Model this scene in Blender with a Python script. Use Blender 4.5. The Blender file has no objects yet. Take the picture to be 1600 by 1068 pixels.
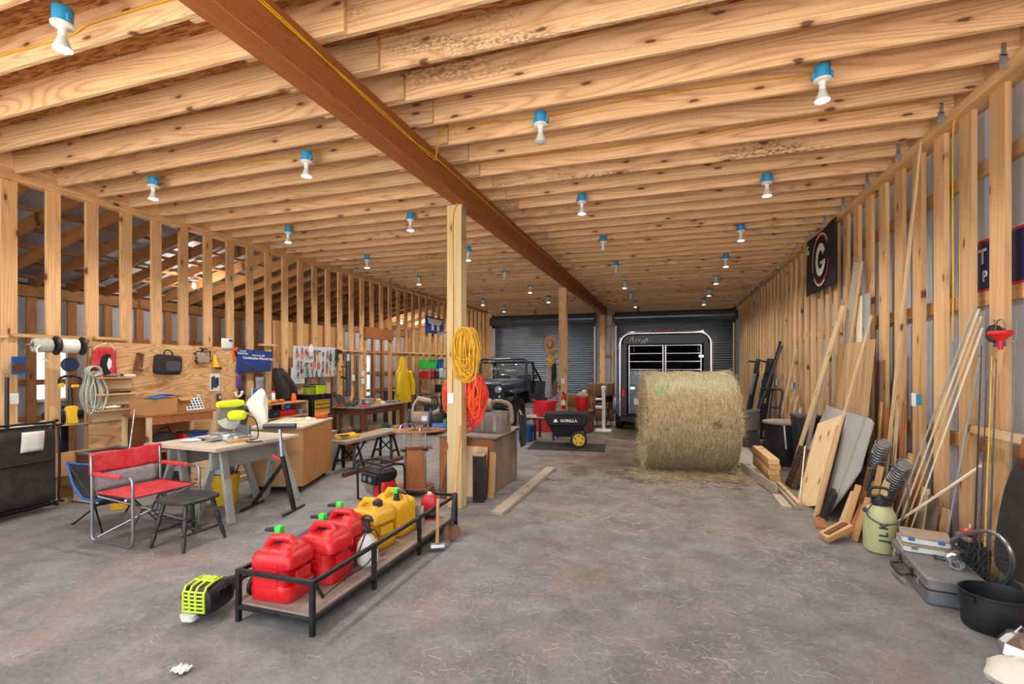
import bpy, bmesh, math, random
from mathutils import Vector, Matrix, Euler
random.seed(7)
SC = bpy.context.scene
R = math.radians
COL = bpy.data.collections.new('workshop'); SC.collection.children.link(COL)

# ---------------------------------------------------------------- camera, sky, sun, exposure
cam = bpy.data.cameras.new('camera'); CAM = bpy.data.objects.new('camera', cam); COL.objects.link(CAM)
CAM.location = (0, 0, 1.655); CAM.rotation_euler = (R(90), 0, R(17.98))
cam.sensor_width = 36; cam.lens = 755 * 36 / 1600; cam.shift_y = 36 / 1600; cam.clip_start = .05
SC.camera = CAM
W = bpy.data.worlds.new('sky'); SC.world = W; W.use_nodes = True
bg = W.node_tree.nodes['Background']; bg.inputs[0].default_value = (.86, .93, 1, 1); bg.inputs[1].default_value = 2.0
sun = bpy.data.lights.new('sun', 'SUN'); sun.energy = 24.0; sun.angle = R(1); sun.color = (1, .95, .87)
SUN = bpy.data.objects.new('sun', sun); COL.objects.link(SUN); SUN.rotation_euler = (R(-25), R(10), 0); SUN.location = (0, -6, 9)
vs = SC.view_settings
SC.display_settings.display_device = 'sRGB'; vs.view_transform = 'Standard'; vs.look = 'None'; vs.gamma = 1; vs.use_curve_mapping = False
vs.exposure = 0.97
LAMP_W = 72.0
cy = SC.cycles
cy.use_denoising = True; cy.max_bounces = 8; cy.diffuse_bounces = 5; cy.glossy_bounces = 4; cy.transparent_max_bounces = 8
cy.caustics_reflective = False; cy.caustics_refractive = False; cy.sample_clamp_indirect = 6

# ---------------------------------------------------------------- materials
def lin(h):
    if isinstance(h, str):
        h = h.lstrip('#'); c = [int(h[i:i + 2], 16) / 255 for i in (0, 2, 4)]
    else: c = h
    return tuple((x / 12.92 if x <= .04045 else ((x + .055) / 1.055) ** 2.4) for x in c) + (1,)
class NT:
    def __init__(s, name):
        s.m = bpy.data.materials.new(name); s.m.use_nodes = True; s.t = s.m.node_tree
        s.b = s.t.nodes['Principled BSDF']
    def n(s, typ, **k):
        n = s.t.nodes.new(typ)
        for a, b in k.items():
            if a.startswith('i_'):
                key = a[2:]; key = int(key) if key.isdigit() else key.replace('_', ' ')
                n.inputs[key].default_value = b
            else: setattr(n, a, b)
        return n
    def l(s, a, b): s.t.links.new(a, b)
    def coord(s, scale=(1, 1, 1), rnd=True, kind='Object'):
        tc = s.n('ShaderNodeTexCoord'); mp = s.n('ShaderNodeMapping'); mp.inputs['Scale'].default_value = scale
        if rnd:
            oi = s.n('ShaderNodeObjectInfo'); ml = s.n('ShaderNodeMath', operation='MULTIPLY', i_1=37.0); s.l(oi.outputs['Random'], ml.inputs[0])
            ad = s.n('ShaderNodeVectorMath', operation='ADD'); s.l(tc.outputs[kind], ad.inputs[0]); s.l(ml.outputs[0], ad.inputs[1])
            s.l(ad.outputs[0], mp.inputs[0])
        else: s.l(tc.outputs[kind], mp.inputs[0])
        return mp.outputs[0]
    def noise(s, vec, scale, detail=3, rough=.5, dist=0):
        n = s.n('ShaderNodeTexNoise', i_Scale=scale, i_Detail=detail, i_Roughness=rough, i_Distortion=dist); s.l(vec, n.inputs['Vector']); return n.outputs[0]
    def ramp(s, fac, stops, interp='LINEAR'):
        r = s.n('ShaderNodeValToRGB'); r.color_ramp.interpolation = interp; e = r.color_ramp.elements
        while len(e) < len(stops): e.new(.5)
        for el, (p, c) in zip(e, stops): el.position = p; el.color = c if len(c) == 4 else tuple(c) + (1,)
        s.l(fac, r.inputs[0]); return r.outputs[0]
    def mix(s, fac, a, b, blend='MIX'):
        m = s.n('ShaderNodeMix', data_type='RGBA', blend_type=blend)
        for sock, v in ((m.inputs[0], fac), (m.inputs[6], a), (m.inputs[7], b)):
            if isinstance(v, (int, float)): sock.default_value = v
            elif isinstance(v, tuple): sock.default_value = v
            else: s.l(v, sock)
        return m.outputs[2]
    def math(s, op, a, b=None, clamp=False):
        m = s.n('ShaderNodeMath', operation=op); m.use_clamp = clamp
        for i, v in enumerate((a, b)):
            if v is None: continue
            if isinstance(v, (int, float)): m.inputs[i].default_value = v
            else: s.l(v, m.inputs[i])
        return m.outputs[0]
    def bump(s, h, strength=.2, dist=.01):
        b = s.n('ShaderNodeBump', i_Strength=strength, i_Distance=dist); s.l(h, b.inputs['Height']); s.l(b.outputs[0], s.b.inputs['Normal'])
    def done(s, col, rough=.6, metal=0.0):
        if isinstance(col, tuple): s.b.inputs['Base Color'].default_value = col
        else: s.l(col, s.b.inputs['Base Color'])
        if isinstance(rough, (int, float)): s.b.inputs['Roughness'].default_value = rough
        else: s.l(rough, s.b.inputs['Roughness'])
        s.b.inputs['Metallic'].default_value = metal
        return s.m
def pm(name, col, rough=.55, metal=0.0, var=.14, scale=9, dust=None, damt=.45, bump=0.0):
    """plain surface with a little noise in its colour, and optional blotches of dust"""
    s = NT(name); v = s.coord()
    c = lin(col); n = s.noise(v, scale, 4, .6)
    lo = tuple(x * (1 - var) for x in c[:3]) + (1,); hi = tuple(min(1, x * (1 + var)) for x in c[:3]) + (1,)
    out = s.ramp(n, [(.3, lo), (.7, hi)])
    if dust:
        d = s.noise(v, scale * .5, 5, .65); out = s.mix(s.ramp(d, [(.5 - damt * .35, (0, 0, 0)), (.85 - damt * .3, (damt * 1.4,) * 3)]), out, lin(dust))
    if bump: s.bump(s.noise(v, scale * 8, 3), bump, .004)
    return s.done(out, rough, metal)
def wood(name, light, dark, knots=True, bands=16.0, rough=.72, stain=0.0, contrast=.5, sc=1.0, weather=None, thin='z', stretch=.32, warp=.12):
    """sawn board, grain along the local X axis, contour-line growth rings and knots"""
    s = NT(name); v = s.coord((1, 1, 1))
    def sv(x, y, z):
        m = s.n('ShaderNodeVectorMath', operation='MULTIPLY'); m.inputs[1].default_value = (x * sc, y * sc, z * sc); s.l(v, m.inputs[0]); return m.outputs[0]
    a = s.noise(sv(stretch, 5.0, 5.0), 1, 1.2, .4, warp)
    fr = s.math('PINGPONG', s.math('MULTIPLY', a, bands), .5)
    band = s.math('POWER', s.math('MULTIPLY', fr, 2.0), 2.2)
    fine = s.noise(sv(3, 130, 130), 1, 2)
    tone = s.noise(sv(.25, .6, .6), 1.3, 2)
    base = s.mix(s.math('MULTIPLY', band, contrast), lin(light), lin(dark))
    base = s.mix(.22, base, s.ramp(fine, [(.3, lin(dark)), (.7, lin(light))]))
    oi = s.n('ShaderNodeObjectInfo')
    rn = s.math('ADD', s.math('MULTIPLY', oi.outputs['Random'], .30), .86)
    hs = s.n('ShaderNodeHueSaturation'); s.l(base, hs.inputs['Color']); s.l(s.math('MULTIPLY', rn, s.math('ADD', s.math('MULTIPLY', tone, .36), .82)), hs.inputs['Value'])
    base = hs.outputs[0]
    if knots:
        vo = s.n('ShaderNodeTexVoronoi', i_Scale=1.0, i_Randomness=1.0, voronoi_dimensions='2D')
        sp_ = s.n('ShaderNodeSeparateXYZ'); s.l(sv(2.0, 6.0, 6.0), sp_.inputs[0]); cb_ = s.n('ShaderNodeCombineXYZ'); s.l(sp_.outputs[0], cb_.inputs[0]); s.l(sp_.outputs[2 if thin == 'y' else 1], cb_.inputs[1]); s.l(cb_.outputs[0], vo.inputs['Vector'])
        wn = s.noise(sv(20, 40, 40), 1, 2)
        d = s.math('ADD', vo.outputs['Distance'], s.math('MULTIPLY', s.math('SUBTRACT', wn, .5), .1))
        sep = s.n('ShaderNodeSeparateColor'); s.l(vo.outputs['Color'], sep.inputs[0])
        keep = s.math('GREATER_THAN', sep.outputs[0], .62)
        halo = s.math('MULTIPLY', s.ramp(d, [(.05, (1, 1, 1)), (.26, (0, 0, 0))]), keep)
        core = s.math('MULTIPLY', s.ramp(d, [(.055, (1, 1, 1)), (.1, (0, 0, 0))]), keep)
        base = s.mix(s.math('MULTIPLY', halo, .45), base, lin(dark))
        base = s.mix(s.math('MULTIPLY', core, .85), base, lin('#4a2410'))
    if stain:
        st = s.math('MULTIPLY', s.ramp(s.noise(sv(.8, 3.5, 3.5), 1, 2), [(.52, (0, 0, 0)), (.66, (1, 1, 1))]), s.ramp(s.noise(sv(30, 70, 70), 1, 2), [(.42, (0, 0, 0)), (.6, (1, 1, 1))]))
        base = s.mix(s.math('MULTIPLY', st, stain), base, lin('#4b3b30'))
    if weather: base = s.mix(s.ramp(s.noise(sv(1.2, 9, 9), 1, 4), [(.35, (0, 0, 0)), (.7, (.85, .85, .85))]), base, lin(weather))
    s.bump(fine, .08, .002)
    return s.done(base, rough)
def emit(name, col, strength):
    s = NT(name); s.b.inputs['Emission Color'].default_value = lin(col); s.b.inputs['Emission Strength'].default_value = strength
    return s.done(lin(col), .4)
M = {}
M['joist'] = wood('joist pine', '#e2bd93', '#a06a38', stain=.0, thin='y', bands=20, contrast=.62)
M['joist_stained'] = wood('stained joist pine', '#e2bf96', '#a06a38', stain=.8, thin='y', bands=20, contrast=.6)
M['stud'] = wood('stud pine', '#dab07d', '#a8723e', contrast=.5)
M['stud_right'] = wood('right stud pine', '#ddb381', '#b07c44', contrast=.42, bands=9)
M['rafter'] = wood('rafter pine', '#b98350', '#85501f')
M['lvl'] = wood('laminated beam', '#a4602c', '#6d3510', knots=False, bands=22, contrast=.4)
M['treated'] = wood('treated post', '#c9b083', '#a08350', bands=8, contrast=.35)
M['ply'] = wood('plywood', '#d6ab79', '#93602f', knots=False, bands=17, contrast=.75, sc=.9, stretch=1.1, warp=.5)
M['board'] = wood('pale board', '#d9bd93', '#b48d5c', contrast=.35)
M['board_grey'] = wood('weathered board', '#b3a18a', '#857360', contrast=.4, weather='#a59c90')
M['trim'] = wood('cream moulding', '#e0d5b8', '#c4b48e', knots=False, contrast=.25)
M['chest_side'] = wood('orange plywood', '#b57c45', '#80501f', knots=False, bands=20, contrast=.4)
M['dusty_ply'] = wood('dusty plywood', '#c9b9a0', '#a38f74', knots=False, bands=10, contrast=.3, weather='#b8aea2')
M['oak'] = wood('oak cabinet', '#a8693a', '#6b3a17', knots=False, bands=26, contrast=.55, sc=1.5)
M['darkwood'] = wood('dark table', '#6b3d22', '#3a1d0d', knots=False, bands=18)
M['bench'] = wood('grey bench plank', '#93806f', '#66564a', weather='#8a7d72')
M['birch'] = wood('birch crate', '#c79b66', '#a37640', knots=False, bands=12, contrast=.3)
M['paintgrey'] = wood('grey painted timber', '#a3a8a6', '#7f8582', knots=False, contrast=.3, weather='#8c8c82')
M['pane'] = None
M['siding'] = pm('white metal siding', '#c3c8d2', .5, 0, .05, 3)
M['white'] = pm('white plastic', '#e6e5e0', .45, 0, .04)
M['ivory'] = pm('off white plastic', '#dedad0', .5, 0, .05)
M['black'] = pm('black metal', '#18181b', .45, .3, .25, 20, '#55504b', .18)
M['blackp'] = pm('black plastic', '#1b1c20', .5, 0, .2, 12, '#4b4642', .2)
M['blackpaint'] = pm('worn black paint', '#242426', .45, 0, .3, 24, '#6d655e', .2)
M['rubber'] = pm('rubber', '#1a1a1b', .8, 0, .2, 20, '#5d544c', .3)
M['steel'] = pm('brushed steel', '#9a9ba0', .35, .85, .1, 20)
M['galv'] = pm('galvanised steel', '#b4b8bc', .42, .8, .12, 30)
M['chrome'] = pm('chrome', '#cfd0d4', .18, .95, .05)
M['yellow_cable'] = pm('yellow cable', '#d9a51c', .5, 0, .12)
M['blue_box'] = pm('blue plastic box', '#2f8fc4', .5, 0, .08)
M['bulb_body'] = pm('bulb body', '#d8d8d8', .3, 0, .03)
M['lit'] = emit('lit lamp face', '#ffffff', 9.0)
M['lit_warm'] = emit('lit bare bulb', '#fff2dd', 14.0)

# ---------------------------------------------------------------- mesh helpers
def rot(e):
    if e is None: return Matrix.Identity(3)
    if isinstance(e, Matrix): return e.to_3x3()
    return Euler([R(x) for x in e]).to_matrix()
def frame(d, up=None):
    d = Vector(d).normalized(); u = Vector(up) if up else Vector((0, 0, 1))
    if abs(d.dot(u.normalized())) > .98: u = Vector((0, 1, 0))
    x = u.cross(d).normalized(); y = d.cross(x).normalized()
    return Matrix((x, y, d)).transposed()
class MB:
    def __init__(s): s.v = []; s.f = []; s.k = []; s.c = 0
    def m(s, i): s.c = i; return s
    def add(s, vs_, fs_):
        o = len(s.v); s.v += [tuple(p) for p in vs_]; s.f += [tuple(i + o for i in f) for f in fs_]; s.k += [s.c] * len(fs_); return s
    def box(s, c, d, e=None):
        q = rot(e); c = Vector(c)
        vs_ = [c + q @ Vector((x * d[0] / 2, y * d[1] / 2, z * d[2] / 2)) for x in (-1, 1) for y in (-1, 1) for z in (-1, 1)]
        return s.add(vs_, [(0, 1, 3, 2), (4, 6, 7, 5), (0, 4, 5, 1), (2, 3, 7, 6), (0, 2, 6, 4), (1, 5, 7, 3)])
    def bar(s, a, b, w, t, up=None):
        a, b = Vector(a), Vector(b); q = frame(b - a, up)
        return s.box((a + b) / 2, (w, t, (b - a).length), q)
    def tube(s, pts, r, n=8, closed=False):
        pts = [Vector(p) for p in pts]; N = len(pts); rr = r if isinstance(r, (list, tuple)) else [r] * N
        tang = []
        for i in range(N):
            a = pts[(i - 1) % N] if (closed or i > 0) else pts[i]; b = pts[(i + 1) % N] if (closed or i < N - 1) else pts[i]
            t = (b - a); tang.append(t.normalized() if t.length > 1e-9 else Vector((0, 0, 1)))
        q = frame(tang[0]); x = q.col[0].copy(); vs_ = []; fs_ = []
        for i in range(N):
            t = tang[i]; x = x - t * x.dot(t)
            x = x.normalized() if x.length > 1e-6 else frame(t).col[0].copy()
            y = t.cross(x)
            for j in range(n):
                a = 2 * math.pi * j / n; vs_.append(pts[i] + (x * math.cos(a) + y * math.sin(a)) * rr[i])
        for i in range(N if closed else N - 1):
            for j in range(n):
                p, k = i * n, ((i + 1) % N) * n; fs_.append((p + j, p + (j + 1) % n, k + (j + 1) % n, k + j))
        if not closed: fs_ += [tuple(range(n - 1, -1, -1)), tuple((N - 1) * n + j for j in range(n))]
        return s.add(vs_, fs_)
    def cyl(s, a, b, r, r2=None, n=16):
        return s.tube([a, b], [r, r if r2 is None else r2], n)
    def lathe(s, prof, c=(0, 0, 0), e=None, n=24, sx=1, sy=1):
        q = rot(e); c = Vector(c); vs_ = []; fs_ = []; N = len(prof)
        for r, z in prof:
            for j in range(n):
                a = 2 * math.pi * j / n; vs_.append(c + q @ Vector((r * math.cos(a) * sx, r * math.sin(a) * sy, z)))
        for i in range(N - 1):
            for j in range(n): fs_.append((i * n + j, i * n + (j + 1) % n, (i + 1) * n + (j + 1) % n, (i + 1) * n + j))
        a0, a1 = prof[0][0] > 1e-6, prof[-1][0] > 1e-6
        if a0 and a1 and N > 2:                              # a ring or a sleeve: close the section on itself
            for j in range(n): fs_.append(((N - 1) * n + j, (N - 1) * n + (j + 1) % n, (j + 1) % n, j))
        else:
            if a0: fs_.append(tuple(range(n - 1, -1, -1)))
            if a1: fs_.append(tuple((N - 1) * n + j for j in range(n)))
        return s.add(vs_, fs_)
    def prism(s, poly, h, c=(0, 0, 0), e=None):
        q = rot(e); c = Vector(c); n = len(poly)
        vs_ = [c + q @ Vector((x, y, z)) for z in (0, h) for x, y in poly]
        return s.add(vs_, [tuple(range(n - 1, -1, -1)), tuple(range(n, 2 * n))] + [(i, (i + 1) % n, n + (i + 1) % n, n + i) for i in range(n)])
    def loft(s, rings, cap=True, closed=True):
        n = len(rings[0]); vs_ = [p for r_ in rings for p in r_]; fs_ = []
        for i in range(len(rings) - 1):
            for j in range(n if closed else n - 1): fs_.append((i * n + j, i * n + (j + 1) % n, (i + 1) * n + (j + 1) % n, (i + 1) * n + j))
        if cap and closed: fs_ += [tuple(range(n - 1, -1, -1)), tuple((len(rings) - 1) * n + j for j in range(n))]
        return s.add(vs_, fs_)
    def ball(s, c, r, sc=(1, 1, 1), n=12, e=None):
        q = rot(e); c = Vector(c); st = len(s.v); vs_ = []; fs_ = []; h = n // 2
        for i in range(1, h):
            p = math.pi * i / h
            for j in range(n):
                a = 2 * math.pi * j / n; vs_.append(c + q @ Vector((r * sc[0] * math.sin(p) * math.cos(a), r * sc[1] * math.sin(p) * math.sin(a), r * sc[2] * math.cos(p))))
        t = len(vs_); vs_ += [c + q @ Vector((0, 0, r * sc[2])), c - q @ Vector((0, 0, r * sc[2]))]
        for i in range(h - 2):
            for j in range(n): fs_.append((i * n + j, (i + 1) * n + j, (i + 1) * n + (j + 1) % n, i * n + (j + 1) % n))
        for j in range(n): fs_ += [(t, j, (j + 1) % n), (t + 1, (h - 2) * n + (j + 1) % n, (h - 2) * n + j)]
        return s.add(vs_, fs_)
    def grid(s, fn, nu, nv):
        vs_ = [fn(i / nu, j / nv) for i in range(nu + 1) for j in range(nv + 1)]; w = nv + 1
        return s.add(vs_, [(i * w + j, (i + 1) * w + j, (i + 1) * w + j + 1, i * w + j + 1) for i in range(nu) for j in range(nv)])
    def build(s, name, mat, parent=None, loc=(0, 0, 0), e=(0, 0, 0), bev=0, sub=0, solid=0, smooth=35, seg=2):
        me = bpy.data.meshes.new(name); me.from_pydata(s.v, [], s.f)
        mats = mat if isinstance(mat, (list, tuple)) else [mat]
        for m_ in mats: me.materials.append(M[m_] if isinstance(m_, str) else m_)
        if any(s.k): me.polygons.foreach_set('material_index', s.k)
        me.update()
        b = bmesh.new(); b.from_mesh(me); bmesh.ops.recalc_face_normals(b, faces=b.faces); b.to_mesh(me); b.free()
        if smooth:
            me.polygons.foreach_set('use_smooth', [True] * len(me.polygons)); me.set_sharp_from_angle(angle=R(smooth if not sub else 180))
        o = bpy.data.objects.new(name, me); COL.objects.link(o)
        o.location = loc; o.rotation_euler = e if isinstance(e, Euler) else Euler([R(x) for x in e])
        if parent is not None: o.parent = parent
        if solid: md = o.modifiers.new('thick', 'SOLIDIFY'); md.thickness = solid; md.offset = 0
        if sub: md = o.modifiers.new('sub', 'SUBSURF'); md.levels = sub; md.render_levels = sub
        if bev: md = o.modifiers.new('bev', 'BEVEL'); md.width = bev; md.segments = seg; md.limit_method = 'ANGLE'; md.angle_limit = R(50)
        return o
def wbox(name, mat, parent, c, d, grain=None, bev=0):
    """a board given by its centre and its extents along the axes; the grain follows the longest (or named) axis"""
    ax = sorted(range(3), key=lambda i: -d[i])
    if grain is not None: ax.remove(grain); ax.insert(0, grain)
    E_ = [Vector((1, 0, 0)), Vector((0, 1, 0)), Vector((0, 0, 1))]
    x, y = E_[ax[0]], E_[ax[1]]; z = x.cross(y)
    o = lumber(d[ax[0]], d[ax[1]], d[ax[2]]).build(name, mat, parent, c, bev=bev, seg=1); o.rotation_euler = Matrix((x, y, z)).transposed().to_euler(); return o
def lumber(L, w, t):
    return MB().box((0, 0, 0), (L, w, t))
def tag(o, label=None, cat=None, group=None, kind=None):
    for k, v in (('label', label), ('category', cat), ('group', group), ('kind', kind)):
        if v: o[k] = v
    return o
def T(name, label, cat, loc=(0, 0, 0), rz=0, group=None):
    o = bpy.data.objects.new(name, None); COL.objects.link(o); o.empty_display_size = .1
    o.location = loc; o.rotation_euler = (0, 0, R(rz)) if not isinstance(rz, tuple) else tuple(R(x) for x in rz)
    return tag(o, label, cat, group)
def link_copy(o, parent=None):
    c = o.copy(); COL.objects.link(c)
    if parent is not None: c.parent = parent
    return c
KIDS = {}
def dup(root, loc, rz=None, label=None, group=None):
    r_ = link_copy(root); r_.location = loc
    if rz is not None: r_.rotation_euler = (0, 0, R(rz)) if not isinstance(rz, tuple) else tuple(R(x) for x in rz)
    tag(r_, label, None, group)
    for ch in root.children:
        c = link_copy(ch, r_)
        for g in ch.children: link_copy(g, c)
    return r_
def text(body, name, mat, parent, loc, e, size, depth=.002, align='CENTER', bold=0, sx=1):
    c = bpy.data.curves.new(name, 'FONT'); c.body = body; c.size = size; c.extrude = depth; c.align_x = align; c.align_y = 'CENTER'; c.offset = bold
    c.materials.append(M[mat]); o = bpy.data.objects.new(name, c); COL.objects.link(o); o.parent = parent
    o.location = loc; o.rotation_euler = [R(x) for x in e]; o.scale = (sx, 1, 1)
    me = bpy.data.meshes.new_from_object(o); m_ = bpy.data.objects.new(name, me); COL.objects.link(m_); m_.parent = parent
    m_.location, m_.rotation_euler, m_.scale = o.location, o.rotation_euler, o.scale
    bpy.data.objects.remove(o); m_.name = name; return m_
def circ(r, n=16, c=(0, 0), a0=0, a1=360):
    k = n if a1 - a0 >= 360 else n - 1
    return [(c[0] + r * math.cos(R(a0 + (a1 - a0) * i / k)), c[1] + r * math.sin(R(a0 + (a1 - a0) * i / k))) for i in range(n)]
def smoothpts(pts, k=6):
    """Catmull-Rom through the points"""
    P = [Vector(p) for p in pts]; P = [P[0] * 2 - P[1]] + P + [P[-1] * 2 - P[-2]]; out = []
    for i in range(1, len(P) - 2):
        for j in range(k):
            t = j / k; a, b, c, d = P[i - 1:i + 3]
            out.append(.5 * ((2 * b) + (c - a) * t + (2 * a - 5 * b + 4 * c - d) * t * t + (3 * b - a - 3 * c + d) * t ** 3))
    return out + [P[-2]]
def rrect(w, h, r, n=4):
    o = []
    for cx, cy_, a in ((w / 2 - r, h / 2 - r, 0), (-w / 2 + r, h / 2 - r, 90), (-w / 2 + r, -h / 2 + r, 180), (w / 2 - r, -h / 2 + r, 270)):
        o += [(cx + r * math.cos(R(a + 90 * i / n)), cy_ + r * math.sin(R(a + 90 * i / n))) for i in range(n + 1)]
    return o
# ================================================================ the building
XL, XR, YB, ZP, ZJ = -6.92, 2.25, 18.25, 3.71, 3.79
XO = -10.6                                                   # outer wall of the lean-to
def S(o): o['kind'] = 'structure'; return o
# floor: dusty concrete, reddish where the clay was tracked in
s = NT('dusty concrete'); v = s.coord((1, 1, 1), False)
big = s.noise(v, .5, 4, .6, .4); mid = s.noise(v, 2.6, 6, .68, .3); fin = s.noise(v, 34, 3, .65)
c = s.mix(s.ramp(big, [(.38, (0, 0, 0)), (.62, (1, 1, 1))]), lin('#7f8081'), lin('#857a73'))
c = s.mix(s.ramp(mid, [(.40, (0, 0, 0)), (.62, (.85, .85, .85))]), c, lin('#5f5955'))
c = s.mix(s.ramp(s.noise(v, 1.1, 5, .6, .6), [(.52, (0, 0, 0)), (.68, (.6, .6, .6))]), c, lin('#957d72'))
c = s.mix(s.ramp(s.noise(v, 5.5, 4, .6), [(.55, (0, 0, 0)), (.75, (.45, .45, .45))]), c, lin('#a5a19d'))
c = s.mix(.3, c, s.ramp(fin, [(.3, lin('#5c5958')), (.7, lin('#98969a'))]))
sepx = s.n('ShaderNodeSeparateXYZ'); s.l(v, sepx.inputs[0])
dirt = s.math('MULTIPLY', s.ramp(s.math('ADD', s.math('MULTIPLY', sepx.outputs[1], .1), s.math('MULTIPLY', mid, .5)), [(.6, (0, 0, 0)), (.98, (.45, .45, .45)), (1.0, (1, 1, 1))]), s.ramp(s.math('ADD', s.math('MULTIPLY', sepx.outputs[0], .25), s.math('ADD', s.math('MULTIPLY', mid, .5), 1.0)), [(.5, (0, 0, 0)), (.95, (.9, .9, .9))]))
c = s.mix(dirt, c, s.mix(s.ramp(mid, [(.4, (0, 0, 0)), (.65, (1, 1, 1))]), lin('#76644f'), lin('#4f3f33')))
s.bump(s.math('ADD', mid, s.math('MULTIPLY', fin, .5)), .25, .01); M['floor'] = s.done(c, .85)
S(MB().box((-3.6, 8.6, -.05), (14.4, 19.6, .1)).build('floor', 'floor'))
M['apron'] = pm('gravel apron', '#b3aca2', .9, 0, .15, 4)
S(MB().box((-3.6, -9.3, -.06), (40, 16, .1)).build('floor_apron', 'apron'))
# ceiling: sheathing with every joist its own part
s = NT('sheathing'); v = s.coord((1, 1, 1), False)
vo = s.n('ShaderNodeTexVoronoi', i_Scale=34.0); mp = s.n('ShaderNodeMapping', i_Scale=(.3, 2.2, 1)); s.l(v, mp.inputs[0]); s.l(mp.outputs[0], vo.inputs['Vector'])
sp = s.n('ShaderNodeSeparateColor'); s.l(vo.outputs['Color'], sp.inputs[0])
M['osb'] = s.done(s.ramp(sp.outputs[0], [(.1, lin('#8c5526')), (.5, lin('#b27a42')), (.95, lin('#cc9a5f'))]), .8)
ceil = S(MB().box(((XL + XR) / 2, 9.0, ZJ + .235 + .01), (XR - XL + .3, 18.9, .02)).build('ceiling', 'osb'))
NJ = 39
jl = lumber(5.08, .038, .235); jr = lumber(5.22, .038, .235)
proto = {}
for k in range(-4, NJ - 1):
    y = 2.60 + .4064 * k
    if y > YB - .05: break
    ml = 'joist_stained' if k in (9, 15) else 'joist'; mr = 'joist_stained' if k in (-1, 0, 1, 2, 7) else 'joist'
    for side, m_, xx, yy, b in (('l', ml, -4.52 + random.uniform(-.05, .05), y + .019, jl), ('r', mr, -.22, y + .058, jr)):
        key = side + m_
        if key not in proto: o = proto[key] = b.build('joist', m_, ceil, bev=.004, seg=1); o.data.name = 'joist'
        else: o = link_copy(proto[key], ceil)
        o.location = (xx, yy, ZJ + .1175)
for x0, n_ in ((XL - .07, 'rim_board'), (XR + .08, 'rim_board')):
    MB().box((0, 0, 0), (18.6, .038, .235)).build(n_, 'joist', ceil, (x0, 9.0, ZJ + .1175), (0, 0, 90))
# metal hurricane ties at the joist ends along the right wall
tie = MB().box((0, 0, .045), (.03, .004, .09)).box((0, 0, -.04), (.05, .004, .1), (0, 0, 0)).box((0, .01, -.02), (.028, .03, .004))
tp = None
for k in range(0, 34, 2):
    y = 2.60 + .4064 * k + .035
    if tp is None: tp = tie.build('hurricane_tie', 'galv', ceil)
    else: tp = link_copy(tp, ceil)
    tp.location = (XR - .03, y, ZJ + .02)
# main beam, two plies
bm_ = T('ceiling_beam', None, None, (0, 0, 0)); S(bm_)
MB().box((0, 0, 0), (18.2, .089, .28)).build('ply', 'lvl', bm_, (-2.335, 9.15, 3.65), (0, 0, 90), bev=.004, seg=1)
MB().box((0, 0, 0), (18.2, .089, .28)).build('ply', 'lvl', bm_, (-2.245, 9.15, 3.645), (0, 0, 90), bev=.004, seg=1)
# posts under the beam
for i, (py, lab) in enumerate(((5.18, 'square treated timber post beside the metal rack, hung with orange and yellow cords'), (11.45, 'square timber post behind the yard cart with the hat hung on it'), (18.1, 'timber post at the back wall between the two rolling doors'))):
    t = T('support_post', lab, 'post', (-2.36 if i == 0 else -2.42 if i == 1 else -2.34, py, 0))
    MB().box((0, 0, 0), (3.51, .185, .15)).build('timber', 'treated' if i == 0 else 'stud', t, (0, 0, 1.755), (0, 90, 90), bev=.006)
    MB().box((.1, -.01, 3.57), (.004, .05, .36)).box((.1, .03, 3.47), (.004, .03, .14)).build('strap', 'galv', t)
# left stud wall
wl = T('wall_left', None, None, (0, 0, 0)); S(wl)
MB().box((0, 0, 0), (18.6, .14, .038)).build('top_plate', 'stud', wl, (XL - .07, 9.0, ZP + .057), (0, 0, 90))
MB().box((0, 0, 0), (18.6, .14, .038)).build('top_plate', 'stud', wl, (XL - .07, 9.0, ZP + .018), (0, 0, 90), bev=.003, seg=1)
MB().box((0, 0, 0), (10.2, .14, .038)).build('bottom_plate', 'stud', wl, (XL - .07, 4.8, .019), (0, 0, 90))
MB().box((0, 0, 0), (7.0, .14, .038)).build('bottom_plate', 'stud', wl, (XL - .07, 14.7, .019), (0, 0, 90))
st = lumber(ZP - .04, .14, .038); so = None
def stud(par, x, y, z0=None, z1=None, w=.14, m_='stud'):
    o = lumber((z1 - z0), w, .038).build('stud', m_, par, (x, y, (z0 + z1) / 2), (0, 90, 90)); o.rotation_euler = Euler((0, R(-90), 0)); return o
for k in range(-6, 37):
    y = 3.385 + .4064 * k
    if y > YB: break
    if 9.95 < y < 11.15:                                        # doorway
        stud(wl, XL - .07, y, 2.57, ZP); continue
    if so is None:
        so = lumber(ZP - .038, .14, .038).build('stud', 'stud', wl); so.rotation_euler = Euler((0, R(-90), 0))
    else: so = link_copy(so, wl)
    so.location = (XL - .07, y, (ZP + .038) / 2)
for y in (10.0, 11.12): stud(wl, XL - .07, y, .02, 2.3)
MB().box((0, 0, 0), (1.24, .15, .27)).build('header', 'oak', wl, (XL - .065, 10.56, 2.44), (0, 0, 90))
for y0, y1, z in ((2.4, 3.35, 1.97), (3.4, 4.16, 1.99), (4.2, 4.6, 2.0), (6.85, 7.2, 2.02), (8.7, 9.9, 1.98), (11.2, 14.8, 2.0)):
    MB().box((0, 0, 0), (y1 - y0, .10, .038)).build('girt', 'stud', wl, (XL - .05, (y0 + y1) / 2, z), (0, 0, 90))
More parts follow.
